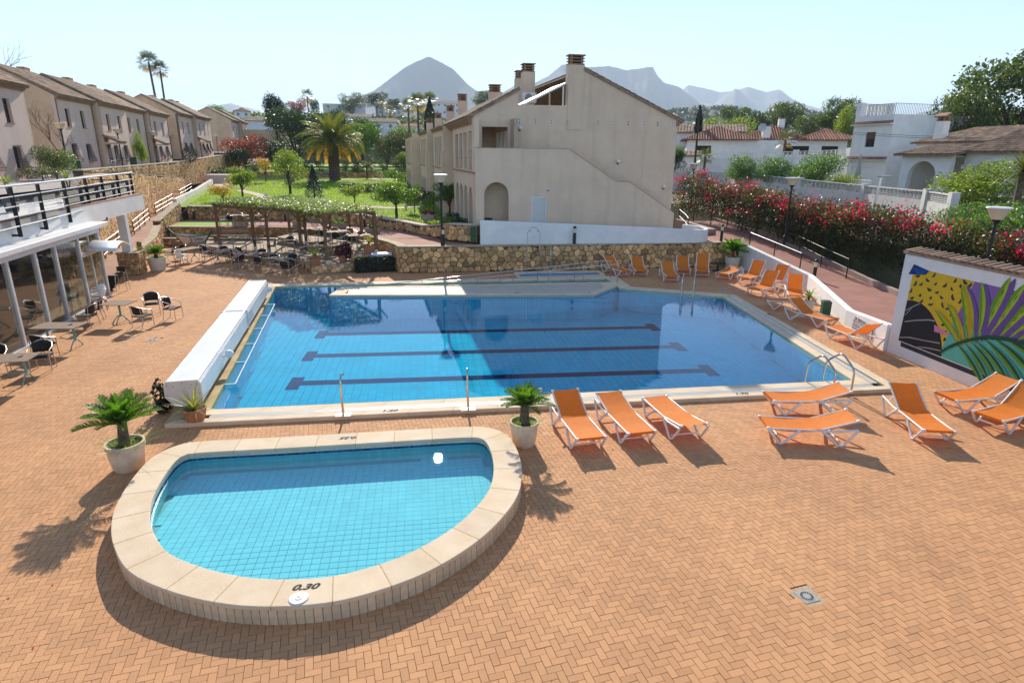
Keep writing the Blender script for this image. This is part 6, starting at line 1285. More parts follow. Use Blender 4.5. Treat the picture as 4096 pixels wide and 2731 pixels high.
for i in range(1, 3): dup(p0, (-12.95 - .02 * i, 25.9 + .02 * i, .1 * i), -1.2, ['', 'white plastic armchair in the middle of the stack beside the glass front', 'white plastic armchair on top of the stack beside the glass front'][i])
o = dup(p0, (-13.4, 36.1, 0), 2.5, 'single white plastic armchair with black legs at the table before the boat', group='single chairs')
t = thing('bar_stool', 'tall aluminium bar stool with dark wicker seat at the pavilion corner', 'stool', (-13.75, 29.75, 0), .1); MB().box((0, 0, .78), (.4, .36, .05)).build('seat', m_wick, t, bevel=.02); MB().box((0, .19, .95), (.4, .03, .22)).build('backrest', m_wick, t, bevel=.02)
for sx in (-1, 1):
    for sy in (-1, 1): MB().tube([(sx * .18, sy * .16, .98 if sy > 0 else .78), (sx * .23, sy * .2, 0)], .013, 6).build('leg', m_alu, t)
MB().tube([(-.2, -.18, .25), (.2, -.18, .25), (.2, .18, .25), (-.2, .18, .25)], .011, 6, True).build('foot_ring', m_alu, t)
t = thing('side_table', 'low dark round side table beside the white pot at the stone wall', 'table', (16.2, 31.4, 0)); MB().cyl((0, 0, .42), (0, 0, .46), .42, n=20).build('table_top', m_dgreen, t); MB().cyl((0, 0, 0), (0, 0, .42), .05).build('pedestal', m_dgreen, t); MB().cyl((0, 0, 0), (0, 0, .03), .3, n=16).build('base', m_dgreen, t)
t = thing('parasol_base', 'small white parasol base beside the sunlit loungers', 'base', (16.9, 29.9, 0)); MB().cyl((0, 0, 0), (0, 0, .08), .28, n=20).build('disc', m_wht, t); MB().cyl((0, 0, .08), (0, 0, .42), .035).build('tube', m_wht, t)
# pergola tables with their chairs
GP = 'bistro chairs at the pergola tables'
for (x, y, rz, L, z, nm, cs) in ((-13.55, 37.65, 62, 1.4, 0, 'the table in front of the boat', ((-.95, -.1, -95), (-.75, .85, -40), (.75, .55, 60))), (-11.35, 36.75, 62, 1.4, 0, 'the second table along the platform step', ((-.9, .1, -80), (-.3, .9, -20), (.85, .5, 70), (.8, -.5, 110))), (-9.25, 35.35, 50, 1.4, 0, 'the third table along the platform step', ((-.9, .2, -75), (.1, .95, 0), (.5, -1.2, 160), (-.75, -.55, -120))), (-7.6, 33.6, -35, 1.4, 0, 'the deck table at the platform corner', ((-.4, .75, 10), (.5, .8, -10), (.9, -.5, 140), (.55, -1.1, 165))),
                             (-11.1, 39.2, 10, 1.2, .42, 'the raised table behind the wooden bench', ((1.1, -.1, 95),)), (-7.95, 37.7, 20, 1.2, .42, 'the raised table between the pergola posts', ((-.9, -.1, -85), (0, .75, 5), (.75, -.35, 110))), (-5.75, 35.2, 0, 1.2, .42, 'the raised table behind the terracotta trough', ((-.9, 0, -90), (.1, .8, 0))),
                             (-6.85, 40.2, 35, 1.4, .82, 'the upper table by the stone wall', ((-1.0, -.2, -80), (.1, -.8, 170), (.9, .6, 50))), (-5.2, 38.5, 35, 1.4, .82, 'the upper table in the middle', ((.1, -.85, 175), (-.2, .9, 10), (.85, .7, 45))), (-3.7, 36.6, 20, 1.4, .82, 'the upper table near the spiky pot', ((-.9, -.3, -100), (.2, -.8, 175), (.1, .85, 5))),
                             (-12.8, 46.2, -10, 1.4, 1.12, 'the long table on the artificial lawn', ((-1.1, -.1, -90), (-.35, .75, 0), (.4, .7, 0), (-.45, -.75, 175), (.3, -.78, 178), (1.6, .0, 85)))):
    table(x, y, rz, nm.replace('the ', 'slatted bistro ', 1), z, L)
    if nm.startswith('the long'): table(x + 1.35, y - .23, rz, 'slatted bistro table pushed against the end of the long lawn table', z, 1.4)
    tan = z > .8
    for k_, (dx, dy, cr_) in enumerate(cs): chair(x + dx, y + dy, cr_ + random.uniform(-10, 10), ('tan' if tan and k_ % 3 else 'dark') + ' wicker bistro chair on the ' + (('pool' if dy < 0 else 'garden') if abs(dy) > abs(dx) else ('pavilion' if dx < 0 else 'apartment')) + (' side' if abs(abs(dx) - abs(dy)) > .35 else ' corner') + ' of ' + nm, z, 'b' if tan and k_ % 3 else 'd', GP)
# wooden bench at the seat wall
t = thing('wooden_bench', 'plain wooden bench against the seat wall under the pergola', 'bench', (-12.6, 43.0, .42), -.07)
for i in range(3): MB().box((0, -.12 - i * .15, .42), (2.4, .13, .035)).build('seat_slat', m_wood, t)
for z in (.62, .8): MB().box((0, .05, z), (2.4, .03, .12)).build('back_slat', m_wood, t)
for x in (-1, 1): MB().box((x, -.2, .2), (.07, .4, .4)).build('leg', m_wood, t)
# ---- the small boat
bt = thing('rowing_boat', 'small white and green wooden boat standing in front of the seat wall', 'boat', (-15.0, 42.9, .0), -.05)
m_bw = mat('boat_white', (.70, .66, .62), .6, .08, 4); m_bg = mat('boat_green', (.012, .10, .045), .45, .1, 5)
S = []; n = 13
for i in range(n):
    u = i / (n - 1); x = -1.15 + 2.3 * u; hw_ = .42 * (math.sin(PI * (u * .9 + .05)) ** .7) + .01; z0 = .16 + .30 * abs(2 * u - 1) ** 2.2; z1 = .86 + .12 * abs(2 * u - 1) ** 2
    S.append([(x * (1 - .42), 0, z0 - .12), (x * .72, -hw_ * .55, z0 + .1), (x, -hw_, z1), (x * .72, hw_ * .55, z0 + .1), (x, hw_, z1)])
b = MB(); vs = [p for s in S for p in s]
for i in range(n - 1):
    a, c = i * 5, i * 5 + 5; b.add([], []) ; b.f += []
b.add(vs, [f for i in range(n - 1) for f in ((i * 5, i * 5 + 5, i * 5 + 6, i * 5 + 1), (i * 5 + 1, i * 5 + 6, i * 5 + 7, i * 5 + 2), (i * 5 + 5, i * 5, i * 5 + 3, i * 5 + 8), (i * 5 + 8, i * 5 + 3, i * 5 + 4, i * 5 + 9))]); o = b.build('hull', m_bw, bt); md = o.modifiers.new('s', 'SOLIDIFY'); md.thickness = .02
for k_ in (2, 4): MB().tube([s[k_] for s in S], .035, 6).build('gunwale', m_bg, bt)
MB().tube([S[0][0], S[0][2], (-1.5, 0, 1.28)], .06, 6).build('stem_post', m_bg, bt); MB().tube([S[-1][0], S[-1][2], (1.42, 0, 1.1)], .06, 6).build('stern_post', m_bg, bt); MB().tube([S[6][0], (S[6][1][0], S[6][1][1] - .02, S[6][1][2]), (S[6][2][0], S[6][2][1] - .015, S[6][2][2])], .022, 5).build('rib_strip', m_bg, bt); MB().box((.15, 0, .8), (.25, .7, .04)).build('thwart', m_bw, bt)
R_ = Matrix.Rotation(math.radians(72), 4, 'X')
put_text('boat_name', 'LA', .1, m_paint, bt, Matrix.Translation((.2, -.39, .76)) @ R_, .004, .003); put_text('boat_name', 'SOBERNITA', .1, m_paint, bt, Matrix.Translation((.5, -.355, .66)) @ R_, .004, .003)
for x in (-.5, .5): MB().box((x, 0, .05), (.12, .6, .14)).build('chock', m_wood, bt)
# ---- the pergola
pg = thing('pergola', 'timber pergola with brown posts carrying a leafy creeper roof', 'pergola', (0, 0, 0))
PO = [(-12.52, 40.1, .42), (-10.15, 39.05, .42), (-9.1, 38.0, .42), (-7.05, 36.9, .42), (-5.1, 33.4, .42), (-8.7, 42.3, .82), (-7.0, 38.4, .82), (-4.9, 43.0, .82), (-2.57, 34.35, .82), (-11.2, 42.9, .42), (-3.6, 37.6, .82), (-5.8, 40.4, .82)]
for x, y, z in PO:
    o = MB().box((x, y, (z + .2 + 2.95) / 2), (.14, .14, 2.95 - z - .2), .5).build('post', m_beam, pg); MB().box((x, y, z + .1), (.16, .16, .2), .5).build('post_foot', m_wdirty, o)
FR = [(-12.7, 40.45), (-10.1, 38.85), (-7.15, 36.7), (-5.15, 33.25)]; BK = [(-11.35, 43.1), (-8.6, 42.4), (-5.2, 40.0), (-2.5, 34.25)]
for P in (FR, BK):
    for a, c in zip(P[:-1], P[1:]): MB().bar((a[0], a[1], 2.95), (c[0], c[1], 2.95), .1, .18).build('beam', m_beam, pg)
k_ = 16
for i in range(k_ + 1):
    u = i / k_ * 3; j = min(2, int(u)); f = u - j; a = Vector(FR[j]).lerp(Vector(FR[j + 1]), f); c = Vector(BK[j]).lerp(Vector(BK[j + 1]), f); MB().bar((a.x, a.y, 3.08), (c.x, c.y, 3.08), .06, .1).build('rafter', m_beam, pg)
for i, (x, y, z) in enumerate(PO[:5] + PO[8:9]):
    for s in (-1, 1): MB().bar((x, y, 2.35), (x + s * .45, y - s * .3, 2.9), .06, .07).build('brace', m_beam, pg)
m_net = mat('net_pale', (.50, .44, .36), .9, .2, 10)
for (a, c, sag, lab) in (((-11.8, 43.0), (-9.4, 41.9), .75, 'pale net hanging in a wide curve under the pergola'), ((-8.9, 41.3), (-7.2, 38.6), .8, 'pale net hanging between the middle pergola posts'), ((-6.9, 38.4), (-5.6, 35.6), .95, 'pale net hanging lowest at the right pergola bay')):
    b = MB(); n1 = 22
    for s in range(7):
        pts = []
        for i in range(n1):
            u = i / (n1 - 1); pts.append((a[0] + (c[0] - a[0]) * u, a[1] + (c[1] - a[1]) * u + s * .02, 2.9 - (sag * (.45 + s * .09)) * (1 - (2 * u - 1) ** 2) - s * .012))
        b.tube(pts, .01, 3, caps=False)
    for i in range(1, n1 - 1):
        u = i / (n1 - 1); q0 = (1 - (2 * u - 1) ** 2); x, y = a[0] + (c[0] - a[0]) * u, a[1] + (c[1] - a[1]) * u; b.tube([(x, y, 2.9 - sag * .45 * q0), (x + .05, y + .12, 2.9 - sag * .99 * q0 - .07)], .008, 3, caps=False)
    b.build('hanging_net', m_net, label=lab, cat='net')
# planters
m_conc = mat('planter_concrete', (.50, .40, .32), .9, .12, 4, .3, 40)
def trough(lab, x, y, z, rz, L=1.05, W=.42, h=.36, m=m_conc, nm='planter'):
    t = thing(nm, lab, 'planter', (x, y, z), rz); b = MB(); b.add([(-L / 2 * .9, -W / 2 * .85, 0), (L / 2 * .9, -W / 2 * .85, 0), (L / 2 * .9, W / 2 * .85, 0), (-L / 2 * .9, W / 2 * .85, 0), (-L / 2, -W / 2, h), (L / 2, -W / 2, h), (L / 2, W / 2, h), (-L / 2, W / 2, h)], [(3, 2, 1, 0), (0, 1, 5, 4), (1, 2, 6, 5), (2, 3, 7, 6), (3, 0, 4, 7), (4, 5, 6, 7)]); b.build('trough', m, t, bevel=.015); MB().b2((-L / 2 + .05, -W / 2 + .05, h + .001), (L / 2 - .05, W / 2 - .05, h + .012)).build('soil', MATS['soil'], t); return t
PLT = {'a': trough('pale concrete trough on the cap of the lawn terrace wall', -12.65, 45.5, 1.15, -.09), 'b': trough('pale trough with low flowers beside the hanging nets', -8.6, 45.3, 1.12, -.6), 'c': trough('pale trough with two round bushes on the upper path', -5.6, 43.0, 1.18, -.6), 'd': trough('pale trough with rosemary near the pergola corner post', -3.1, 39.5, 1.25, -.75), 'e': trough('pale trough with reddish plant on the garden wall end', .45, 42.0, 1.85, -.5)}
def terr_pot(lab, x, y, z, s=.5, h=.45, rz=0.):
    t = thing('terracotta_planter', lab, 'planter', (x, y, z), rz); b = MB(); b.add([(-s / 2 * .8, -s / 2 * .8, 0), (s / 2 * .8, -s / 2 * .8, 0), (s / 2 * .8, s / 2 * .8, 0), (-s / 2 * .8, s / 2 * .8, 0), (-s / 2, -s / 2, h), (s / 2, -s / 2, h), (s / 2, s / 2, h), (-s / 2, s / 2, h)], [(3, 2, 1, 0), (0, 1, 5, 4), (1, 2, 6, 5), (2, 3, 7, 6), (3, 0, 4, 7), (4, 5, 6, 7)]); b.build('pot_body', m_term, t, bevel=.012)
    hb = MB()
    for i in range(5):
        u = (i - 2) * s * .19
        for yy in (-s / 2 * .982, ): hb.box((u, yy - .004, h * .88), (.045, .006, .045))
    hb.build('cut_holes', m_dark, t); MB().box((0, 0, -.012), (s * 1.1, s * 1.1, .024)).build('saucer', m_term, t); return t
PLT['t1'] = terr_pot('square terracotta planter with pierced rim at the platform corner', -5.7, 33.25, .445, .55, .42, .3); PLT['t2'] = terr_pot('square terracotta planter with pierced rim on the higher platform', -2.95, 34.55, .845, .62, .5, .2)
t = thing('air_unit', 'low white service box behind the clipped hedge', 'box', (-2.25, 33.75, .82), .1); MB().box((0, 0, .06), (1.1, .5, .1)).build('lid', m_wht, t); MB().box((.1, .05, -.3), (.8, .4, .6)).build('casing', m_wht, t)
# ---- blue bench, wheelie bins, bicycle, poles
t = thing('garden_bench', 'blue wooden swing bench with canopy on the lawn beside the palm', 'bench', (-12.3, 84.5, 2.45), .1); m_blue = mat('blue_paint', (.012, .03, .16), .5, .1, 5)
MB().box((0, 0, 1.1), (2.7, 1.0, .12)).build('canopy', m_blue, t); MB().box((0, -.1, .45), (2.2, .5, .05)).build('seat', m_blue, t)
for i in range(14): MB().box((-1.05 + i * .162, .15, .72), (.05, .03, .5)).build('back_slat', m_blue, t)
for x in (-1.2, 1.2): MB().box((x, 0, .52), (.09, .8, 1.05)).build('end_frame', m_blue, t)
for lab, x, y, z in (('dark green wheelie bin beside the first lamp post', -25.3, 51.2, 4.45), ('dark green wheelie bin beside the green creeper', -27.9, 67, 4.6)):
    t = thing('wheelie_bin', lab, 'bin', (x, y, z), .3); MB().box((0, 0, .5), (.6, .6, .95)).build('bin_body', MATS['bin_green'], t, bevel=.03); MB().box((0, -.02, 1.0), (.66, .7, .07)).build('lid', mat('bin_lid', (.25, .28, .26), .5, .1, 5), t)
t = thing('bicycle', 'bicycle leaning by the porch of the second terraced house', 'bicycle', (-26.8, 60.2, 4.5), 1.6)
for x in (-.5, .5): MB().tube([(x + .33 * math.cos(a), 0, .34 + .33 * math.sin(a)) for a in np.linspace(0, 2 * PI, 21)[:-1]], .022, 6, True).build('wheel', m_bar, t)
f = MB(); f.tube([(-.5, 0, .34), (-.1, 0, .32), (.4, 0, .85), (-.2, 0, .82), (-.1, 0, .32)], .02, 6); f.tube([(-.5, 0, .34), (-.2, 0, .82), (-.22, 0, .95)], .018, 6); f.tube([(.5, 0, .34), (.4, 0, .85), (.38, 0, 1.0)], .02, 6); f.build('frame', m_wht, t); MB().box((-.22, 0, .97), (.25, .14, .05)).build('saddle', m_bar, t); MB().tube([(.38, -.28, 1.02), (.38, .28, 1.02)], .015, 6).build('handlebar', m_bar, t)
t = thing('utility_pole', 'tall dark utility pole with wires behind the building', 'pole', (29.8, 65.5, 4.5)); MB().tube([(0, 0, 0), (.0, 0, 6.4)], [.14, .09], 8).build('pole', mat('pole_wood', (.07, .05, .04), .9, .2, 6), t); MB().bar((-.5, 0, 5.9), (.5, 0, 5.9), .08, .08).build('cross_arm', MATS['pole_wood'], t)
w_ = MB()
for dz in (0, .15):
    pts = [(29.8 + (50 - 29.8) * u, 65.5 + (30 - 65.5) * u, 10.4 - dz - 2.6 * u - 1.2 * 4 * u * (1 - u)) for u in np.linspace(0, 1, 20)]; w_.tube(pts, .018, 3, caps=False)
w_.build('overhead_cable', m_bar, label='two thin overhead cables sagging past the white houses', cat='cable')
t = thing('street_light', 'grey angled street light standing in the bougainvillea', 'street light', (24.3, 30.4, 1.5), .3); MB().tube([(0, 0, 0), (.12, 0, 3.0), (.2, 0, 3.6)], .06, 8).build('pole', m_alu, t); MB().box((.5, 0, 3.66), (.9, .25, .09)).build('lamp_head', m_alu, t, bevel=.02)
t = thing('security_bracket', 'white security camera on the terrace fascia', 'camera', (-15.6, 36.6, 3.45), -.6); MB().cyl((0, 0, 0), (.25, 0, -.05), .05).build('housing', m_wht, t); MB().box((-.05, 0, -.06), (.08, .08, .2)).build('bracket', m_wht, t)
t = thing('bird', 'small dark bird flying in the sky above the building', 'bird', (10.0, 59.2, 13.85), 1.2)
b = MB(); b.tube([(-.12, 0, 0), (0, 0, .02), (.1, 0, 0)], [.01, .03, .008], 6); b.build('body', m_bar, t)
for s in (-1, 1): MB().add([(-.04, s * .02, .01), (.04, s * .02, .01), (-.02, s * .17, .05), (-.09, s * .22, -.02)], [(0, 1, 2, 3)]).build('wing', m_bar, t)
# ================================================================== VEGETATION
def leaf_quads(C, size, asp=.5, up=.25, out=None, flat=0.):
    """one folded diamond per point"""
    n = len(C); d = RNG.normal(size=(n, 3)); d[:, 2] += up
    if out is not None: d += out
    d /= np.linalg.norm(d, axis=1, keepdims=True); r = RNG.normal(size=(n, 3)); r[:, 2] += flat; s = np.cross(d, r); s /= np.linalg.norm(s, axis=1, keepdims=True) + 1e-9
    L = (size * RNG.uniform(.65, 1.35, n))[:, None]; nn = np.cross(s, d)
    a = C - d * L * .5; b_ = C + s * L * asp * .5 + nn * L * .08; c = C + d * L * .5; e = C - s * L * asp * .5 + nn * L * .08
    return np.stack([a, b_, c, e], 1).reshape(-1, 3)
def blob_pts(blobs, n, shell=.5):
    B = np.array(blobs, float); wv = (B[:, 3] * B[:, 4] + B[:, 4] * B[:, 5] + B[:, 3] * B[:, 5]); k = RNG.choice(len(B), n, p=wv / wv.sum()); d = RNG.normal(size=(n, 3)); d /= np.linalg.norm(d, axis=1, keepdims=True)
    r = (shell + (1 - shell) * RNG.random(n)) ** (1 / 1.6) * (1 + .12 * RNG.normal(size=n)); P = B[k, :3] + d * B[k, 3:] * r[:, None]; return P, d
def foliage(name, blobs, n, size, m, parent, asp=.5, shell=.5, zmin=None, tone=None, up=.25):
    P, d = blob_pts(blobs, n, shell)
    if zmin is not None: k = P[:, 2] > zmin; P, d = P[k], d[k]
    return link(name, npmesh(name, leaf_quads(P, size, asp, up, d * .6), 4, None, [m]), parent)
def crown_blobs(h0, h1, w, k, flat=1.):
    zc, rz = (h0 + h1) / 2, (h1 - h0) / 2; out = []
    for i in range(k):
        a = 2 * PI * (i * .618 + random.random() * .1); rr = w / 2 * math.sqrt(random.uniform(.05, .55)); z = zc + rz * random.uniform(-.6, .62); q = random.uniform(.30, .48)
        out.append((rr * math.cos(a), rr * math.sin(a), z, w * .5 * q * 1.25, w * .5 * q * 1.25, rz * q * 1.1 * flat))
    return out
m_bark = mat('bark', (.10, .07, .05), .95, .3, 8, .6, 20); m_palmb = mat('palm_bark', (.20, .14, .09), .95, .35, 7, .8, 12)
LM = {k: leafmat('leaf_' + k, *v) for k, v in {'citrus': ((.055, .13, .018), .3, (.22, .42, .02)), 'fresh': ((.11, .19, .02), .42, (.34, .46, .03)), 'dark': ((.022, .05, .014), .2, (.07, .15, .015)), 'olive': ((.09, .11, .045), .3, (.2, .26, .05)), 'pine': ((.05, .085, .022), .28, (.17, .26, .03)), 'cypress': ((.012, .03, .012), .12, (.03, .07, .01)), 'red': ((.15, .045, .03), .4, (.42, .1, .05)), 'yellow': ((.28, .2, .02), .45, (.65, .42, .02)), 'blue': ((.05, .085, .06), .15, (.1, .17, .09)), 'palm': ((.085, .11, .016), .3, (.30, .33, .03)), 'palmold': ((.38, .21, .02), .5, (.8, .42, .02)), 'cycad': ((.03, .10, .012), .35, (.19, .42, .02)), 'boug': ((.045, .055, .016), .28, (.17, .17, .02)), 'bract': ((.52, .008, .05), .4, (.8, .015, .08)), 'creeper': ((.11, .17, .04), .4, (.36, .5, .06)), 'glint': ((.42, .46, .34), .3, (.6, .65, .4)), 'purple': ((.06, .015, .025), .25, (.2, .03, .05)), 'flower': ((.7, .7, .62), .3, (.8, .8, .7)), 'grass': ((.13, .24, .018), .45, (.40, .58, .03)), 'striped': ((.20, .24, .04), .35, (.55, .55, .06)), 'orangefruit': ((.65, .25, .01), .1, (.7, .3, .02))}.items()}
def tree(name, lab, x, y, z, h, w, tf=.3, n=2500, size=.16, lm='citrus', k=11, tr=.07, cat='tree', grp=None, flat=1., asp=.5, stems=1, fruit=0, down=0.):
    t = thing(name, lab, cat, (x, y, z), random.uniform(0, 6), grp); bl = crown_blobs(h * tf, h, w, k, flat); tb_ = MB(); top = h * (tf + .35 * (1 - tf))
    for s in range(stems):
        off = (random.uniform(-.1, .1) * (stems > 1), random.uniform(-.1, .1) * (stems > 1)); ln = (random.uniform(-.1, .1) * h * .4, random.uniform(-.1, .1) * h * .4)
        tb_.tube([(off[0], off[1], -down - .05), (off[0] * 1.5, off[1], h * tf * .5), (ln[0] * .5, ln[1] * .5, h * tf), (ln[0], ln[1], top)], [tr * 1.25, tr, tr * .8, tr * .35], 7)
    for b_ in bl[:7]: tb_.tube([(0, 0, h * tf * .85), (b_[0] * .45, b_[1] * .45, h * tf + (b_[2] - h * tf) * .5), (b_[0], b_[1], b_[2])], [tr * .55, tr * .35, tr * .12], 5, caps=False)
    tb_.build('trunk', m_bark, t, smooth=1.); foliage('crown', bl, int(n * 1.6), size * .8, LM[lm], t, asp)
    if fruit: foliage('fruit', bl, fruit, .09, LM['orangefruit'], t, .9, .9)
    return t
def shrub(lab, x, y, z, h, w, n=900, size=.13, lm='dark', k=8, grp=None, name='shrub', cat='shrub', ball=False):
    t = thing(name, lab, cat, (x, y, z), random.uniform(0, 6), grp); bl = [(0, 0, h * .5, w * .46, w * .46, h * .5)] if ball else [(a, b_, max(c, .15 * h), d, e, f) for a, b_, c, d, e, f in crown_blobs(0, h, w, k)]
    MB().tube([(0, 0, -.1), (0, 0, h * .5)], [.05, .02], 6).build('stem', m_bark, t); foliage('foliage', bl, n, size, LM[lm], t, .55, .8 if ball else .45, zmin=-.05); return t
# ---- the lawn garden
m_lawn = mat('lawn', (.23, .34, .020), .95, .25, .9, .8, 60, hue=(.14, .24, .014))
def lz(x, y): return 2.0 + max(0, y - 50) * .013 - max(0, 50 - y) * .05
sheet('lawn', [(-10.4, 50.2), (-6.75, 47.55), (-3.65, 43.75), (-1.6, 40.55), (-.1, 37.75), (.75, 36.35), (1.35, 35.05), (2.95, 33.8), (3.0, 35), (1.9, 50.2)], [], lz, m_lawn)
sheet('lawn', [(-18.8, 51.5), (-13.6, 50.8), (-10.45, 50.22), (1.9, 50.22), (1.2, 58), (.5, 70), (.2, 98.5), (-26.4, 98.5), (-25.1, 80), (-22.3, 66), (-20.7, 58)], [], lz, m_lawn)
sheet('lawn', [(-34, 98), (1.5, 98), (2.2, 129), (-36, 129)], [], lambda x, y: 3.3 + (y - 98) * .03, m_lawn)
stone_wall('garden_wall', 'low stone wall holding the upper lawn behind the garden loungers', [(-26.4, 98, 2.4, 3.35), (-12.1, 97.7, 2.4, 3.35), (-5.9, 98.2, 2.4, 3.35), (.6, 98.4, 2.5, 3.35)], .4, near=120, th=.4)
def strip(name, pts, w_, zf, m):
    b = MB(); vs = []
    for i, p in enumerate(pts):
        a, c = Vector(pts[max(0, i - 1)]), Vector(pts[min(len(pts) - 1, i + 1)]); d = (c - a).normalized(); q_ = Vector(p); l, r = q_ + Vector((-d.y, d.x)) * w_ / 2, q_ - Vector((-d.y, d.x)) * w_ / 2; vs += [(l.x, l.y, zf(l.x, l.y)), (r.x, r.y, zf(r.x, r.y))]
    b.add(vs, [(2 * i, 2 * i + 1, 2 * i + 3, 2 * i + 2) for i in range(len(pts) - 1)]); return b.build(name, m, kind='structure')
def smooth(P, n=8):
    out = []
    for i in range(len(P) - 1):
        a, b_, c, d = (Vector(P[min(max(i + k, 0), len(P) - 1)]) for k in (-1, 0, 1, 2))
        for j in range(n): t = j / n; out.append(tuple(.5 * ((2 * b_) + (c - a) * t + (2 * a - 5 * b_ + 4 * c - d) * t * t + (3 * b_ - a - 3 * c + d) * t ** 3)))
    return out + [tuple(P[-1])]
zp = lambda x, y: lz(x, y) + .02
strip('garden_path', smooth([(-22.5, 78), (-18.7, 69.3), (-15.7, 63.7), (-13.3, 58.8), (-11.6, 56.9), (-8.9, 55.1), (-6.3, 52.4), (-4.1, 50.9), (-2.1, 49.9), (-.3, 51.3), (1.6, 53.5)]), 1.0, zp, m_pathl)
strip('garden_path', smooth([(-20.6, 73), (-18.7, 76.1), (-16.4, 77.8), (-14.7, 80.7), (-10, 83), (-3, 82.5), (.5, 82)]), .8, zp, m_pathl)
strip('garden_path', [(-26.8, 86), (-24, 80), (-21, 73.5), (-19.2, 70)], 2.2, zp, m_pathl)
# grass tufts over the nearer lawn
n = 42000; P = np.stack([RNG.uniform(-21, 2.2, n), RNG.uniform(36, 92, n)], 1); ok = inpoly(P, [(-10.4, 50.3), (-6.7, 47.7), (-3.6, 43.9), (-1.5, 40.8), (0, 38), (.9, 36.6), (2.6, 35), (1.7, 52), (.3, 90), (-20, 90), (-22, 70), (-18.3, 51.8)])
def near_path(P, pts, w_):
    d = np.full(len(P), 9.)
    for p in pts: d = np.minimum(d, np.hypot(P[:, 0] - p[0], P[:, 1] - p[1]))
    return d < w_
gp = smooth([(-18.7, 69.3), (-15.7, 63.7), (-13.3, 58.8), (-11.6, 56.9), (-8.9, 55.1), (-6.3, 52.4), (-4.1, 50.9), (-2.1, 49.9), (-.3, 51.3), (1.6, 53.5)], 20)
ok &= ~near_path(P, gp, .62); P = P[ok]; Z = np.array([lz(x, y) for x, y in P]); C = np.column_stack([P, Z + .03]); n = len(C)
d = np.column_stack([RNG.normal(0, .35, n), RNG.normal(0, .35, n), np.ones(n)]); a = RNG.uniform(0, 2 * PI, n); s = np.column_stack([np.cos(a), np.sin(a), np.zeros(n)]); L = RNG.uniform(.05, .12, n)[:, None]
V = np.stack([C - s * .03, C + s * .03, C + s * .012 + d * L, C - s * .012 + d * L], 1); link('grass', npmesh('grass', V.reshape(-1, 3), 4, None, [LM['grass']]), None, kind='stuff', label='short bright green grass blades on the lawn', cat='grass')
tree('broadleaf_tree', 'small yellowing tree at the pale parapet in the garden', -16.7, 55.9, 2.05, 1.75, 2.2, .25, 900, .15, 'yellow', 9, .05); tree('orange_tree', 'round leafy tree on the lawn beside the left path', -16.5, 61.2, 2.12, 2.5, 2.9, .3, 3000, .16, 'fresh', 13, .09); tree('broadleaf_tree', 'tall loose light green tree in the middle of the garden', -12.9, 64.4, 2.18, 4.3, 3.2, .35, 2600, .18, 'fresh', 14, .08, stems=2)
tree('broadleaf_tree', 'thin yellowish young tree near the back of the garden', -19.8, 84.9, 2.45, 3.1, 1.9, .35, 700, .18, 'yellow', 9, .05); tree('citrus_tree', 'small sparse citrus tree at the path behind the pergola roof', -5.3, 51.2, 2.0, 1.95, 1.75, .42, 900, .14, 'fresh', 9, .045); tree('citrus_tree', 'large dark glossy citrus tree above the rubble garden wall', -1.8, 45.1, 1.72, 2.6, 3.4, .38, 3800, .15, 'citrus', 15, .07, stems=2); tree('citrus_tree', 'slender crooked citrus tree next to the large glossy one', -.5, 48.3, 1.9, 2.0, 1.1, .5, 800, .14, 'citrus', 6, .035); tree('orange_tree', 'orange tree with yellow leaves and fruit beside the arcade', 2.0, 44.6, 1.75, 2.5, 2.1, .35, 2400, .15, 'citrus', 11, .07, fruit=90)
# blue-green conifer
t = thing('blue_spruce', 'blue-green conical conifer on the lawn in front of the bench', 'tree', (-9.1, 55.7, 2.05)); MB().tube([(0, 0, 0), (0, 0, 3.0)], [.08, .015], 7).build('trunk', m_bark, t); P = []
for i in range(3400):
    u = random.random() ** .75; a = random.uniform(0, 2 * PI); r = (1 - u) * 1.0 * (.55 + .45 * random.random()) * (1 + .18 * math.sin(a * 5 + u * 40)); P.append((r * math.cos(a), r * math.sin(a), .35 + u * 2.75 - .12 * r))
link('crown', npmesh('crown', leaf_quads(np.array(P), .17, .25, -.1, np.array(P) * np.array([.8, .8, 0])), 4, None, [LM['blue']]), t)
for a in (('dark clipped sphere shrub behind the round leafy tree', -23.2, 92.8, 2.55, 1.9, 2.1, 1300, .14, 'olive'), ('bright green shrub beside the stone corner of the ramp', -26.0, 93.5, 2.6, 1.9, 3.0, 1400, .16, 'fresh'), ('dark shrub at the top of the ramp planter', -26.8, 88.0, 2.9, 1.6, 2.6, 1300, .14, 'dark'), ('pair of yellow-green bushes in front of the garden loungers', -2.8, 80.5, 2.4, 2.0, 3.6, 2400, .16, 'citrus'), ('low rounded bush by the blue bench', -15.8, 80, 2.4, .7, 1.8, 700, .13, 'olive'), ('dark low bush on the upper terrace beside the big palm', -9.6, 99, 3.3, 1.0, 2.2, 700, .14, 'dark'), ('loose bushes left of the blue bench', -17.5, 88, 2.5, 1.5, 3.0, 1100, .15, 'olive'), ('bush with red flowers next to the blue bench', -14.2, 86, 2.5, 1.2, 1.6, 600, .14, 'red')): shrub(*a)
t = shrub('long dark hedge with white blossom across the lawn', -5.4, 67.0, 2.2, 1.0, 2.2, 10, .1, 'dark', 3); 
for ch in list(t.children): bpy.data.objects.remove(ch)
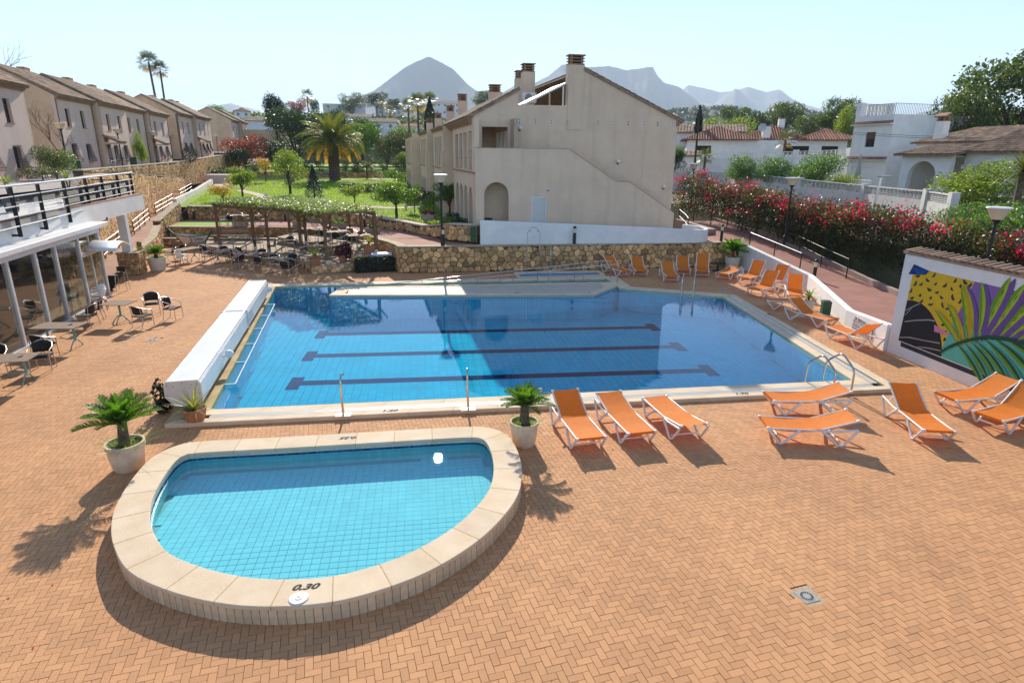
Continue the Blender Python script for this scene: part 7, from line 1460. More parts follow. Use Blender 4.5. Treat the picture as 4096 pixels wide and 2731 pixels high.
t.rotation_euler.z = 0; MB().tube([(-2, 0, 0), (2, 0, .3)], .04, 5).build('stem', m_bark, t); hb_ = [(-2.6 + i * .42, random.uniform(-.2, .2), .45, .5, .55, .5) for i in range(13)]; foliage('foliage', hb_, 3800, .13, LM['dark'], t, .55); foliage('blossom', [(a, b_, c + .22, d, e, f) for a, b_, c, d, e, f in hb_], 420, .09, LM['flower'], t, .8, .9)
for i in range(9): shrub('clipped olive-toned standard bush in the row along the upper lawn', -17.5 + i * 2.0 + random.uniform(-.3, .3), 100.5 + random.uniform(-.4, .8), 3.35, 1.9 + random.uniform(-.2, .4), 1.5, 800, .16, 'olive', grp='clipped bushes on the upper lawn')
for i, (x, y) in enumerate(((-1.2, 71), (-.6, 63.5), (-.2, 58.8), (1.0, 52.6), (.9, 47.0), (1.0, 75.5))): shrub(['flowering bed bush at the second arcade bay', 'low leafy bed bush below the first stepped pier', 'grey-green bed bush at the curved bed wall', 'mixed bed bush beside the small white column', 'weedy flowering bush in the near flower bed', 'bush with pale pink blossom by the third arcade'][i], x, y, 2.1, 1.1, 2.0, 800, .14, ['olive', 'citrus', 'olive', 'dark', 'fresh', 'red'][i])
for i, (x, y) in enumerate(((2.3, 38.2), (1.7, 39.8), (2.5, 36.8), (1.2, 37.2), (2.2, 41.5))): shrub(['low green cover in the flower bed beside the arcade arch', 'low green cover in the bed below the orange tree', 'dark leafy cover at the corner of the flower bed', 'loose green plant on the bed edge above the rubble wall', 'leafy cover in the bed between arcade and orange tree'][i], x, y, 1.75, .6, 1.5, 600, .12, 'fresh' if i % 2 else 'dark')
for P_, lab in ((((-.3, 60.5), (-.9, 58.2), (-.2, 56.2), (1.0, 55.4)), 'curved low stone bed wall beside the arcade'), (((-.9, 97), (-1.4, 94.5), (-.6, 92)), 'small curved stone bed wall far along the arcade')): stone_wall('bed_wall', lab, [(x, y, 2.0, 3.0) for x, y in smooth(list(P_), 5)], .3, near=60, th=.3, mats=(mat('bed_plaster', (.36, .25, .16), .9, .2, 3, .4, 20, orand=.2, tone=.2), MATS['wall_mortar'], MATS['wall_cap']), side=-1)
# ---- palms
def frond(L, droop, nl, ll, wd, lift=.9, vee=.5, curl=0.):
    """feather leaf starting at the origin, along +x; quads"""
    Q = []; pts = []
    for i in range(13):
        u = i / 12; a = lift - droop * u ** 1.4; pts.append(a)
    x, z = 0., 0.; P = [(0., 0.)]
    for i in range(12): a = (pts[i] + pts[i + 1]) / 2; x += L / 12 * math.cos(a); z += L / 12 * math.sin(a); P.append((x, z))
    for i in range(12):
        (x0, z0), (x1, z1) = P[i], P[i + 1]; w0 = .02 * L / 2 * (1 - i / 14)
        Q.append([(x0, -w0, z0), (x1, -w0, z1), (x1, w0, z1), (x0, w0, z0)])
    for i in range(nl):
        u = .12 + .88 * i / nl; k = min(11, int(u * 12)); f = u * 12 - k; bx, bz = P[k][0] + (P[k + 1][0] - P[k][0]) * f, P[k][1] + (P[k + 1][1] - P[k][1]) * f; a = pts[k]; l = ll * (.45 + .9 * math.sin(PI * min(1, u * .88 + .1)))
        tx, tz = math.cos(a), math.sin(a); nx, nz = -math.sin(a), math.cos(a)
        for s in (-1, 1):
            fw, sd, upv = .62, .72, vee * random.uniform(.6, 1.2); d = Vector((tx * fw + nx * upv, s * sd, tz * fw + nz * upv - curl)).normalized(); w_ = wd / 2; c = Vector((bx, 0, bz)); e = Vector((tx, 0, tz)) * w_
            m_ = c + d * l * .5 + Vector((0, 0, .02)); tip = c + d * l + Vector((0, 0, -.1 * l))
            Q.append([c - e, c + e, m_ + e * .9, m_ - e * .9]); Q.append([m_ - e * .9, m_ + e * .9, tip + e * .1, tip - e * .1])
    V = np.array([[tuple(p) for p in q] for q in Q]).reshape(-1, 3); return V
def fronds(parent, z, specs, L, nl, ll, wd, mats, name='frond', vee=.5, r0=.05):
    """specs: (count, lift, droop, material index, scale)"""
    for cnt, lift, droop, mi, sc in specs:
        ms = [npmesh(name, frond(L * sc, droop * random.uniform(.9, 1.1), nl, ll * sc, wd, lift + random.uniform(-.06, .06), vee), 4, None, [mats[mi]]) for _ in range(2)]
        ph = random.random() * 6
        for i in range(cnt):
            a = ph + 2 * PI * (i + random.uniform(-.3, .3)) / cnt; o = link(name, ms[i % 2], parent, loc=(r0 * math.cos(a), r0 * math.sin(a), z), rz=a); o.rotation_euler = (random.uniform(-.1, .1), random.uniform(-.12, .12), a); o.scale = (random.uniform(.88, 1.1),) * 3
t = thing('date_palm', 'large feather palm with golden lower fronds in the middle of the garden', 'palm', (-11.7, 89.6, 2.45)); MB().tube([(0, 0, -.1), (.05, 0, .6), (0, 0, 2.5), (.0, 0, 4.2), (0, 0, 5.2)], [.85, .68, .6, .66, .55], 14).build('trunk', m_palmb, t, smooth=1.)
bs = MB()
for i in range(260): z = .3 + i * .0178; a = i * 2.4; r = .66; bs.box((r * math.cos(a), r * math.sin(a), z), (.16, .3, .13), a, R=Matrix.Rotation(a, 3, 'Z') @ Matrix.Rotation(-.6, 3, 'Y'))
bs.build('leaf_scars', m_palmb, t, kind='stuff')
fronds(t, 5.0, ((12, 1.35, .9, 0, 1.), (16, 1.05, 1.15, 0, 1.05), (18, .75, 1.35, 0, 1.05), (20, .45, 1.4, 0, 1.0), (20, .15, 1.3, 0, .95), (14, -.12, 1.1, 1, .9)), 4.6, 46, .62, .055, [LM['palm'], LM['palmold']], r0=.3)
t = thing('date_palm', 'small thin-stemmed palm with feathery head beside the garden lounger', 'palm', (-7.7, 94.2, 2.55)); MB().tube([(0, 0, 0), (0, 0, 1.7)], .13, 8).build('trunk', m_palmb, t); fronds(t, 1.65, ((8, 1.2, 1., 0, .8), (10, .7, 1.3, 0, 1.), (10, .25, 1.3, 0, 1.)), 1.4, 26, .3, .035, [LM['olive']])
def fan_palm(lab, x, y, z, h, w_, tr=.16, nf=26, lean=0., grp=None, dead=True):
    t = thing('fan_palm', lab, 'palm', (x, y, z), random.uniform(0, 6), grp); MB().tube([(0, 0, -3), (lean * .4, 0, h * .4), (lean, 0, h)], [tr * 1.2, tr, tr * .85], 8).build('trunk', m_palmb, t); ms = []
    for v in range(3):
        Q = []; pl_ = w_ * .28
        Q.append([(0, -.02, 0), (pl_, -.02, 0), (pl_, .02, 0), (0, .02, 0)])
        for i in range(17):
            a = (i / 16 - .5) * 4.0; l = w_ * .26 * (1 - .25 * abs(i / 8 - 1)); dx, dy = math.cos(a), math.sin(a); e = (-dy * .035 * w_ / 3, dx * .035 * w_ / 3); mid_ = (pl_ + dx * l * .6, dy * l * .6, random.uniform(-.02, .05)); tip = (pl_ + dx * l, dy * l, -.18 * l - random.uniform(0, .15) * l)
            Q.append([(pl_, 0, 0), (mid_[0] + e[0], mid_[1] + e[1], mid_[2]), tip, (mid_[0] - e[0], mid_[1] - e[1], mid_[2])])
        ms.append(np.array(Q).reshape(-1, 3))
    mg = [npmesh('fan_leaf', q_, 4, None, [LM['olive'] if dead else LM['palm']]) for q_ in ms]; md_ = [npmesh('fan_leaf', q_, 4, None, [LM['yellow']]) for q_ in ms[:1]]
    for i in range(nf):
        a = i * 2.4; u = i / nf; el = 1.35 - 2.2 * u; me_ = mg[i % 3] if u < .85 or not dead else md_[0]; o = link('fan_leaf', me_, t, loc=(lean, 0, h - .1)); o.rotation_euler = (0, -el, a)
    return t
fan_palm('taller of the two slender fan palms above the terraced houses', -46.9, 126.6, 8.0, 13.3, 4.6, .2, 30, .8); fan_palm('shorter slender fan palm leaning at the taller one', -45.6, 126.2, 8.0, 12.2, 3.8, .18, 26, -.3)
fan_palm('fan palm with full head beside the dark cypress', .0, 120, 5.5, 9.6, 4.2, .22, 30); fan_palm('fan palm left of the one at the cypress', -1.8, 125, 5.5, 9.2, 3.8, .2, 26); fan_palm('fan palm behind the dark cypress', 2.4, 135, 6, 10.6, 4.2, .2, 26); fan_palm('distant palm on the hill beside the cream house', -20.5, 383, 27, 7.5, 7, .3, 22); fan_palm('distant palm below the cream house', -13.5, 320, 20, 6, 6.5, .3, 22); fan_palm('distant palm behind the big feather palm', -46, 284, 20, 9, 7, .3, 22); fan_palm('small palm in front of the red-roofed bungalow', 41.8, 68.2, 5.0, 3.0, 2.6, .16, 20); fan_palm('small yellow-green palm beside the utility pole', 30.0, 63.5, 3.5, 2.6, 2.2, .14, 20, dead=False)
# ---- potted sago palms, yucca, dracaena
m_pot = mat('pot_cream', (.76, .61, .43), .85, .12, 4, .3, 40); m_potw = mat('pot_white', (.74, .66, .56), .85, .1, 4)
def pot(t, r, h, m, lip=True):
    MB().lathe([(.001, 0), (r * .72, 0), (r * .80, .04), (r * .93, h * .55), (r * .97, h * .80), (r * .97, h * .82), (r * 1.02, h * .84), (r * 1.02, h), (r * .9, h), (r * .88, h * .9), (.001, h * .9)], 30).build('pot', m, t, smooth=.5)
    MB().cyl((0, 0, h * .88), (0, 0, h * .9 + .005), r * .87, n=24).build('soil', MATS['soil'], t)
def tuft(t, z, r, n=260, lm='grass', l=.16):
    C = np.column_stack([RNG.normal(0, r * .55, n), RNG.normal(0, r * .55, n), np.full(n, z)]); d = np.column_stack([C[:, 0] * .9 + RNG.normal(0, .12, n), C[:, 1] * .9 + RNG.normal(0, .12, n), RNG.uniform(.02, .14, n)]); a = RNG.uniform(0, 6.3, n); s = np.column_stack([np.cos(a), np.sin(a), np.zeros(n)]) * .006
    link('undergrowth', npmesh('undergrowth', np.stack([C - s, C + s, C + s * .4 + d, C - s * .4 + d], 1).reshape(-1, 3), 4, None, [LM[lm]]), t, kind='stuff')
def sago(lab, x, y, z, r, h, th, L, m, bare=False, rz=0.):
    t = thing('potted_sago_palm', lab, 'potted plant', (x, y, z), rz); pot(t, r, h, m); MB().tube([(0, 0, h * .85), (.0, 0, h + th * .4), (.02, 0, h + th)], [.12, .10, .085], 10).build('trunk', m_palmb, t, smooth=.9); tuft(t, h * .9, r * .75)
    fronds(t, h + th - .02, ((6, 1.35, .35, 0, .8), (9, 1.08, .5, 0, .95), (10, .78, .65, 0, 1.05), (9, .42, .6, 0, 1.05)), L, 30, .13 * L / .55, .016 * L / .55, [LM['cycad']], vee=.55, r0=.03); return t
sago('sago palm in a big cream pot left of the paddling pool', -6.02, 11.95, 0, .35, .58, .4, .68, m_pot, rz=.4); sago('sago palm in a cream pot between paddling pool and loungers', 2.06, 11.95, 0, .31, .56, .36, .56, m_pot, rz=1.4); sago('sago palm in a white pot at the corner of stone wall and white wall', 17.3, 31.9, 0, .42, .72, .3, .85, m_potw, rz=2.); sago('small sago palm in a pale pot beside the stone pedestal', -14.15, 34.75, 0, .45, .72, .18, .55, m_potw, rz=.7)
def swords(t, z, n, L, w_, lm, up=.9, droop=.5, r0=.03):
    Q = []
    for i in range(n):
        a = i * 2.4 + random.random(); el = up - (i / n) * up * 1.25 + random.uniform(-.15, .15); l = L * random.uniform(.75, 1.1); p = Vector((r0 * math.cos(a), r0 * math.sin(a), z)); hd = Vector((math.cos(a), math.sin(a), 0)); s = Vector((-math.sin(a), math.cos(a), 0)) * w_ / 2; e = el
        for k in range(5):
            q_ = p + (hd * math.cos(e) + Vector((0, 0, math.sin(e)))) * l / 5; w0, w1 = (1 - (k / 5) ** 2), (1 - ((k + 1) / 5) ** 2); Q.append([p - s * w0, p + s * w0, q_ + s * w1, q_ - s * w1]); p = q_; e -= droop / 5
    return link('sword_leaves', npmesh('sword_leaves', np.array([[tuple(v) for v in q] for q in Q]).reshape(-1, 3), 4, None, [LM[lm]]), t, kind='stuff')
t = thing('potted_yucca', 'striped spiky yucca in a terracotta pot at the pool cover box', 'potted plant', (-5.42, 14.0, .1)); pot(t, .26, .30, m_term); swords(t, .28, 70, .62, .028, 'striped', 1.45, .35)
t = thing('ivy_plant', 'dark ivy growing beside the end of the pool cover box', 'plant', (-6.5, 14.85, 0)); MB().tube([(0, 0, 0), (.05, 0, .6)], .02, 6).build('stem', m_bark, t); foliage('foliage', [(0, 0, .4, .16, .2, .42), (.08, -.1, .2, .2, .2, .2)], 420, .075, LM['cypress'], t, .9)
t = thing('potted_dracaena', 'small green dracaena in a pale pot between the wall loungers', 'potted plant', (15.75, 22.45, 0)); pot(t, .2, .45, m_potw); MB().cyl((0, 0, .4), (0, 0, .62), .04).build('stem', m_bark, t); swords(t, .58, 46, .5, .05, 'cycad', 1.3, .9)
for k_, x, y, z, lab in (('t1', -5.7, 33.25, .445 + .4, 'spiky cordyline growing in the corner terracotta planter'), ('t2', -2.95, 34.55, .845 + .48, 'striped yucca growing in the higher terracotta planter')):
    swords(PLT[k_], .42 if k_ == 't1' else .5, 70, .75, .03, 'striped', 1.45, .7)
t = thing('potted_purple_plant', 'dark purple leafy plant in a terracotta pot on the platform', 'potted plant', (-4.35, 34.1, .42)); pot(t, .24, .38, m_term); foliage('foliage', [(0, 0, .6, .45, .45, .35), (.2, .1, .8, .3, .3, .25), (.35, -.05, .45, .25, .25, .3)], 1000, .12, LM['purple'], t)
tuft(PLT['a'], .37, .5, 300, 'creeper'); foliage('foliage', [(0, 0, .45, .35, .18, .15)], 300, .1, LM['fresh'], PLT['b']); foliage('foliage', [(-.28, 0, .55, .24, .24, .26), (.28, 0, .52, .24, .24, .24)], 900, .08, LM['citrus'], PLT['c'], shell=.8); foliage('foliage', [(-.1, 0, .6, .2, .2, .35), (.25, 0, .45, .2, .16, .16)], 500, .1, LM['olive'], PLT['d']); foliage('foliage', [(0, 0, .48, .45, .3, .2)], 700, .08, LM['purple'], PLT['e'])
t = thing('cactus_pot', 'small cactus in a yellow pot on the stone pedestal', 'potted plant', (-14.75, 34.4, 1.17)); pot(t, .16, .2, mat('pot_yellow', (.55, .38, .06), .7, .1, 5)); foliage('foliage', [(0, 0, .3, .12, .12, .13)], 240, .07, LM['dark'], t)
# clipped hedge at the platform
t = thing('box_hedge', 'dark clipped hedge block against the curved rubble wall', 'hedge', (-2.6, 33.2, 0), .15); P = np.column_stack([RNG.uniform(-1.05, 1.05, 5200), RNG.uniform(-.33, .3, 5200), RNG.uniform(.05, .78, 5200)]); link('foliage', npmesh('foliage', leaf_quads(P, .085, .7, .2), 4, None, [LM['cypress']]), t); MB().b2((-.95, -.22, 0), (.95, .2, .66)).build('stems', m_bark, t)
# creeper on the pergola
cr = thing('pergola_creeper', 'leafy creeper with pale painted glints covering the pergola roof', 'creeper', (0, 0, 0)); P = []
for i in range(11000):
    u = random.random() * 3; j = min(2, int(u)); f = u - j; a = Vector(FR[j]).lerp(Vector(FR[j + 1]), f); c = Vector(BK[j]).lerp(Vector(BK[j + 1]), f); v = random.uniform(-.06, 1.06); q_ = a.lerp(c, v); P.append((q_.x, q_.y, 3.12 + abs(random.gauss(0, .09)) + .07 * math.sin(q_.x * 3) * math.sin(q_.y * 2.3) - (random.random() * .3 if v < 0 or v > 1 else 0)))
P = np.array(P); link('foliage', npmesh('foliage', leaf_quads(P, .13, .6, .1, flat=2.), 4, None, [LM['creeper']]), cr); k = RNG.random(len(P)) < .17; Q = P[k] + [0, 0, .07]; link('blossom', npmesh('blossom', leaf_quads(Q, .095, .8, .1, flat=3.), 4, None, [LM['glint']]), cr)  # blossom mesh: pale leaves painted as glints of light on the creeper, not flowers
b = MB()
for x, y in ((-12.5, 40.1), (-7.05, 36.9), (-2.57, 34.35)): b.tube([(x + .1, y, .5), (x + .12, y + .05, 1.8), (x, y, 3.1)], .02, 5)
b.build('vine_stem', m_bark, cr)
# ---- bougainvillea along the red path
bg_ = thing('bougainvillea_hedge', 'long bougainvillea hedge with magenta blossom beside the red path', 'hedge', (0, 0, 0)); HL = [(19.6, 45, 5.0), (20.4, 40, 4.6), (21.0, 36, 4.2), (21.4, 33, 3.95), (21.6, 30, 3.8), (22.0, 27, 3.9), (22.7, 24, 3.55), (23.2, 21, 3.25), (23.4, 17, 3.05), (23.4, 12, 3.0)]
hp_ = smooth(HL, 8); bl, bf = [], []
for x, y, zt in hp_:
    zt += random.uniform(-.45, .25); z0 = pz(y) + .1
    for k in range(3):
        cx = x + random.uniform(-.3, 1.3); r = random.uniform(.5, .95); cz = random.uniform(z0 + .5, zt - r * .7); bl.append((cx, y + random.uniform(-.4, .4), cz, r, r, r * random.uniform(.7, 1.)))
    bl.append((x + random.uniform(.1, 1.0), y, zt - .5, .8, .7, .5)); bl.append((x - .15, y, (z0 + zt) / 2, .55, .6, (zt - z0) * .42))
foliage('foliage', bl, 62000, .125, LM['boug'], bg_, .6, .45)
C = []
for i in range(210):
    b_ = random.choice(bl); a = random.uniform(0, 2 * PI); e = random.uniform(-.2, 1.4); C.append((b_[0] + b_[3] * 1.02 * math.cos(a) * math.cos(e), b_[1] + b_[4] * 1.02 * math.sin(a) * math.cos(e), b_[2] + b_[5] * 1.05 * math.sin(e)))
C = np.array(C); C = C[(C[:, 2] > 2.2) & ((C[:, 1] > 25) | (RNG.random(len(C)) < .45))]; k = RNG.integers(0, len(C), 5600); P = C[k] + RNG.normal(0, 1, (5600, 3)) * np.array([.24, .27, .17]); link('blossom', npmesh('blossom', leaf_quads(P, .115, .8, .2), 4, None, [LM['bract']]), bg_)
b = MB()
for i in range(0, len(hp_), 3): x, y, zt = hp_[i]; b.tube([(x + .4, y, 0.2), (x + .3, y + .2, 1.2), (x + .2, y - .1, zt - .6)], .035, 5)
b.build('stem', m_bark, bg_)
b = MB()
for i in range(46):
    x, y, zt = random.choice(hp_); p = Vector((x + random.uniform(0, 1), y, zt - .3)); pts = [p]
    for k in range(4): p = p + Vector((random.uniform(-.12, .12), random.uniform(-.15, .15), random.uniform(.05, .2))); pts.append(p)
    b.tube(pts, .008, 3, caps=False)
b.build('shoot', LM['boug'], bg_)
# ---- trees round about
PROTO = {}
def far(kind, lab, x, y, z, h, w_, grp='trees beyond the resort'):
    """copies of a few tree kinds, scaled"""
    if kind not in PROTO:
        PROTO[kind] = {'pine': lambda: tree('pine_tree', lab, x, y, z, 5, 5, .3, 4200, .24, 'pine', 16, .12, grp=grp, down=6), 'dark': lambda: tree('evergreen_tree', lab, x, y, z, 5, 5, .15, 4600, .24, 'dark', 16, .12, grp=grp, down=6), 'fresh': lambda: tree('broadleaf_tree', lab, x, y, z, 5, 5, .15, 4200, .24, 'fresh', 16, .12, grp=grp, down=6), 'olive': lambda: tree('olive_shrub', lab, x, y, z, 5, 5, .05, 4200, .24, 'olive', 16, .12, grp=grp, down=4), 'citrus': lambda: tree('broadleaf_tree', lab, x, y, z, 5, 5, .12, 4600, .22, 'citrus', 16, .12, grp=grp, down=4), 'red': lambda: tree('autumn_tree', lab, x, y, z, 5, 5, .1, 3600, .26, 'red', 14, .12, grp=grp, down=4)}[kind]()
        o = PROTO[kind]
    else: o = dup(PROTO[kind], (x, y, z), random.uniform(0, 6), lab, group=grp)
    o.scale = (w_ / 5, w_ / 5, h / 5); return o
def cyp(lab, x, y, z, h, w_):
    t = thing('cypress_tree', lab, 'tree', (x, y, z), 0, 'cypresses'); P = []
    for i in range(5200): u = random.random(); a = random.uniform(0, 2 * PI); r = w_ / 2 * (math.sin(PI * min(1, u * .9 + .1)) ** .55) * (.75 + .3 * random.random()) * (1 if u < .75 else (1 - (u - .75) / .25) ** .7 + .03); P.append((r * math.cos(a), r * math.sin(a), .2 + u * h))
    link('crown', npmesh('crown', leaf_quads(np.array(P), .3, .35, .9), 4, None, [LM['cypress']]), t); MB().tube([(0, 0, -2), (0, 0, h * .8)], [.2, .03], 7).build('trunk', m_bark, t); return t
cyp('tall narrow dark cypress beside the sand-coloured building', 1.9, 105, 4.2, 10.6, 2.0); cyp('thin dark cypress behind the bungalow and utility pole', 39.4, 86.5, 6.5, 6.2, 1.0)
t = tree('pruned_pine', 'tall pruned dark pine with leaning trunk behind the terraced houses', -28.7, 137, 6.0, 11.8, 4.2, .38, 5200, .3, 'cypress', 15, .22); foliage('crown', [(0, 0, 8, 1.75, 1.75, 3.3)], 3200, .3, LM['cypress'], t, shell=.7)
for a in (('dark', 'huge dark evergreen mass left of the big palm', -20.3, 110, 4, 9.5, 9), ('dark', 'dark evergreen tree directly behind the big palm', -15.5, 116, 4, 9.6, 8), ('citrus', 'leafy tree right of the big palm crown', -9.7, 111.6, 4, 8, 6), ('olive', 'grey-green olive shrub before the pale back wall', -5.6, 111.9, 3.8, 6.2, 5.4), ('olive', 'grey-green shrub beside the far lamp post', -2.8, 113, 3.8, 5.4, 4.6), ('olive', 'grey-green shrub next to the dark cypress', -.4, 113, 3.8, 5.4, 4), ('dark', 'long dark hedge tree below the tan garden wall', -25.5, 115.3, 4.5, 3.8, 7), ('red', 'reddish leafy shrub at the end of the terraced houses', -27.2, 104.6, 3.8, 5.2, 6.4), ('dark', 'dark bush in front of the reddish shrub', -27.0, 100.0, 3.6, 3.2, 3.6), ('fresh', 'light green small umbrella tree on the far lawn', -2.6, 104, 3.5, 3.0, 3.0), ('dark', 'low dark bush at the cypress foot', 1.4, 99, 3.4, 2.0, 2.4),
          ('olive', 'tall thin eucalyptus on the hill above the grey house', -36, 366, 25, 13, 13), ('dark', 'round dark umbrella pine on the hill crest', -25.5, 415, 32, 11, 14), ('dark', 'smaller dark pine next to the round umbrella pine', -15, 415, 32, 7.5, 9), ('red', 'orange-brown tree behind the pruned pine', -56, 315, 22, 8.5, 9), ('dark', 'dark pointed tree beside the distant palm', -46, 300, 21, 8.5, 4.5), ('pine', 'pine clump on the hill behind the building ridge', 38.7, 382, 29, 13.5, 13), ('dark', 'dark pine behind the building chimneys', 45.6, 381, 31, 12, 8), ('olive', 'olive tree among the hill houses', 4, 300, 19, 7, 8), ('citrus', 'leafy tree below the long flat house', -33, 250, 12, 9, 10), ('olive', 'grey-green tree between the hill houses', -20, 230, 11, 7, 9), ('dark', 'dark tree left of the white gabled house', -62, 215, 12, 6, 8), ('citrus', 'leafy tree above the last terraced house', -75, 260, 16, 8, 9), ('olive', 'pale tree beside the white balcony house', 8, 205, 8.5, 7.5, 7), ('citrus', 'leafy tree in front of the white balcony house', -3.5, 165, 6.8, 6.5, 7), ('dark', 'dark tree below the white house with shutters', -14, 170, 7, 8, 8), ('olive', 'grey-green tree beside the white gabled house wall', -24, 160, 7, 7, 7), ('citrus', 'leafy tree in front of the far balcony house', 4.5, 180, 7, 7, 7),
          ('pine', 'rounded dark pine left of the bungalow roof ridge', 78.2, 150.9, 8.5, 10, 7), ('pine', 'largest dark pine behind the bungalow chimney', 82.7, 137, 8, 10.5, 8.5), ('dark', 'lower dark pine between the two big pines', 72.5, 131.3, 8, 7.6, 7.5), ('fresh', 'bright green rounded tree behind the bungalow', 49.9, 98, 6.8, 5.4, 9), ('fresh', 'second bright green tree behind the white gabled house', 55.7, 117.5, 8, 5.6, 6), ('pine', 'bushy pine beside the white roof terrace', 63.4, 89.9, 6.5, 8.6, 5), ('pine', 'low pine right of the bungalow roof', 60.5, 92, 6.5, 6.2, 5), ('fresh', 'yellowish pine next to the white roof terrace', 60.8, 84, 6.5, 7, 3.6), ('pine', 'huge pine rising beyond the arched villa', 54.5, 51.5, 4, 11.5, 11), ('pine', 'lower pine left of the huge one behind the villa', 49.0, 52.5, 4.2, 8, 5.5), ('olive', 'pine belt tree between white house and huge pine', 80, 84, 6, 8, 9), ('pine', 'dark belt tree behind the white roof terrace', 97, 101, 8, 7, 10), ('dark', 'dark belt tree behind the villa chimney', 92, 88, 7, 6.5, 9), ('pine', 'pine at the far right behind the villa roof', 70, 52, 5, 9, 8),
          ('citrus', 'leafy citrus tree beside the white gate', 29.9, 55.2, 3.0, 3.5, 3.0), ('citrus', 'middle citrus tree behind the pierced wall', 31.6, 52.6, 3.0, 3.4, 3.4), ('citrus', 'widest citrus tree behind the pierced wall', 33.6, 49.6, 3.0, 3.7, 4.4), ('fresh', 'ivy bank below the white house garage', 36.0, 50.6, 3.0, 1.8, 4.5), ('fresh', 'bright green bush in front of the villa wall', 33.4, 33.2, 3.2, 2.9, 5.4), ('citrus', 'dark leafy hedge bush behind the right lamp post', 25.6, 23.4, 2.0, 2.4, 4.4), ('citrus', 'leafy hedge bush in front of the villa at the pierced wall end', 27.8, 27.0, 2.0, 2.3, 4.0), ('dark', 'round magenta-topped topiary behind the building corner', 27.9, 66.3, 4.4, 2.2, 2.0), ('citrus', 'round green topiary above the magenta one', 28.4, 67.4, 5.6, 1.8, 1.9), ('olive', 'leafy bush at the pavilion houses corner', -23.3, 44.5, 4.4, 2.0, 2.2), ('fresh', 'green creeper on the corner of the third terraced house', -28.6, 70.6, 4.6, 3.6, 1.2)): far(*a)
# hillside woodland that reads as one mass
P = []
for i in range(2600):
    a = math.radians(random.uniform(16, 52)); d = random.uniform(620, 1130); e = interp([(17, .05), (19.86, .0609), (22.76, .0679), (25.59, .0716), (27.69, .0668), (29.77, .0592), (31.75, .0587), (32.67, .0653), (34.3, .0578), (36.18, .0527), (38.86, .049), (41.65, .048), (44.21, .0521), (46.7, .0483), (52, .05)], math.degrees(a)) or .04; t_ = (1150 - d) / 575; P.append((d * math.sin(a), d * math.cos(a), 6 + e * 1150 * max(0, 1 - t_) ** 1.35 + 2.5))
for i in range(900): a = math.radians(random.uniform(-22, 13)); d = random.uniform(230, 415); e = .05; t_ = (420 - d) / 210; P.append((d * math.sin(a), d * math.cos(a), 6 + e * 420 * max(0, 1 - t_) ** .75 + 1.2))
for i in range(260): a = math.radians(random.uniform(30, 56)); d = random.uniform(120, 420); x, y = d * math.sin(a), d * math.cos(a); P.append((x, y, ground_z(x, y) + 2))
Q = []
for p in P:
    s = 4.2 if math.hypot(p[0], p[1]) > 450 else 1.9
    for k in range(9): Q.append((p[0] + random.gauss(0, s * .55), p[1] + random.gauss(0, s * .55), p[2] + random.gauss(0, s * .35)))
Q = np.array(Q); far_ = np.hypot(Q[:, 0], Q[:, 1]) > 450
link('woodland', npmesh('woodland', leaf_quads(Q[far_], 5.2, .8, .3), 4, None, [LM['dark']]), None, kind='stuff', label='scrubby woodland covering the distant hill', cat='woodland'); link('woodland', npmesh('woodland', leaf_quads(Q[~far_], 2.4, .8, .3), 4, None, [LM['olive']]), None, kind='stuff', label='garden greenery scattered between the hill houses', cat='woodland')
# topiary, bare trees, climbers, terrace plants
shrub('clipped egg-shaped topiary on the street beside the tan gable', -26.6, 78.8, 5.0, 1.75, 1.75, 2400, .1, 'cypress', ball=True, name='topiary', cat='topiary'); shrub('leafy bush in the planter beside the first house gable', -24.9, 48.5, 4.5, 1.7, 1.9, 1500, .12, 'citrus'); shrub('weedy plants at the foot of the nearest terraced house', -22.8, 42.0, 4.4, .9, 2.2, 700, .12, 'olive')
MB().box((-24.6, 48.2, 4.55), (.9, 2.4, .5), .1).build('planter_box', m_wdirty, label='low pale planter wall beside the first lamp post', cat='planter'); MB().box((-25.3, 84.3, 2.9), (2.6, 3.2, 1.1), .1).build('planter_box', m_pink, label='pinkish planter block at the top of the ramp', cat='planter')
def bare(lab, x, y, z, h, sp, lean=0.):
    t = thing('bare_tree', lab, 'tree', (x, y, z)); b = MB()
    def br(p, d, l, r, k):
        q_ = p + d * l; mid_ = p + d * l * .5 + Vector((random.uniform(-.06, .06) * l, random.uniform(-.06, .06) * l, 0)); b.tube([p, mid_, q_], [r, r * .8, r * .6], 4, caps=False)
        if k:
            for _ in range(3 if k > 1 else 2): br(q_ if random.random() < .6 else mid_, (d + Vector((random.uniform(-sp, sp), random.uniform(-sp, sp), random.uniform(-.15, .5)))).normalized(), l * random.uniform(.55, .8), r * .55, k - 1)
    br(Vector((0, 0, 0)), Vector((lean, 0, 1)).normalized(), h * .35, h * .014, 5); b.build('branches', m_bark, t); return t
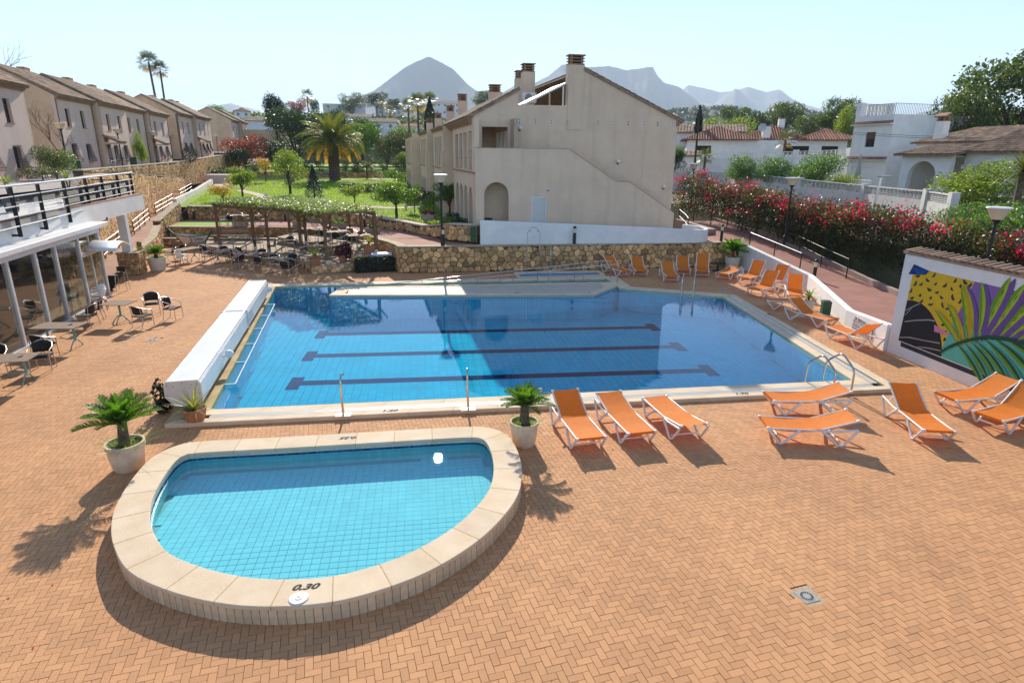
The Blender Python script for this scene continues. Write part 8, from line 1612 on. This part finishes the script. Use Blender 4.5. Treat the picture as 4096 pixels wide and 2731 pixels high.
bare('leafless tree against the tan gable of the first house', -26.6, 51.0, 4.4, 5.2, .9, .15); bare('tall leafless tree behind the nearest terraced roof', -38, 64, 4.4, 12.5, .7)
for x, y, lab in ((-13.75, 22.0, 'yellowish yucca in a pot behind the terrace railing at the orange board'), (-14.5, 26.0, 'small yucca in a dark pot behind the middle of the terrace railing'), (-15.2, 31.5, 'yucca in a dark pot behind the far part of the terrace railing')):
    t = thing('potted_yucca', lab, 'potted plant', (x - .9, y, 3.87)); pot(t, .26, .5, mat('pot_dark', (.06, .06, .06), .7, .1, 5))
    for k in range(2): MB().tube([(0, 0, .45), (.1 - .2 * k, .05, 1.0 + .2 * k)], .03, 6).build('stem', m_bark, t)
    swords(t, 1.05, 40, .42, .035, 'striped', 1.2, .8); swords(t, 1.2, 26, .4, .035, 'fresh', 1.2, .8, .12)
t = thing('yucca_tree', 'large spiky yucca tree in front of the arched villa', 'tree', (31.5, 28.9, 2.8)); MB().tube([(0, 0, 0), (0, 0, 2.6)], .18, 8).build('trunk', m_palmb, t)
swords(t, 2.7, 160, 1.5, .07, 'palm', 1.5, .9, .08)
# fallen petals on the paving
pe = []
for i in range(60): pe.append((random.uniform(-12, -9), random.uniform(14.5, 24), .006))
for i in range(34): pe.append((random.uniform(-9, 14), random.uniform(6.5, 13.5), .006))
link('fallen_petals', npmesh('fallen_petals', leaf_quads(np.array(pe), .035, .9, 0, flat=6.), 4, None, [LM['bract']]), None, kind='stuff', label='scattered fallen petals on the paving', cat='petals')
# ================================================================== HAZE
hz = MB(); hz.b2((-9000, -1500, -6), (9500, 10800, 860)); ho = hz.build('haze', mat('haze_tmp'), kind='stuff'); hm = bpy.data.materials.new('haze_air'); hm.use_nodes = True; N = hm.node_tree.nodes; N.remove(N['Principled BSDF']); pv = N.new('ShaderNodeVolumePrincipled'); pv.inputs['Color'].default_value = (.72, .84, 1.0, 1); pv.inputs['Density'].default_value = .00016; pv.inputs['Anisotropy'].default_value = .0; hm.node_tree.links.new(pv.outputs[0], N['Material Output'].inputs['Volume']); ho.data.materials.clear(); ho.data.materials.append(hm)
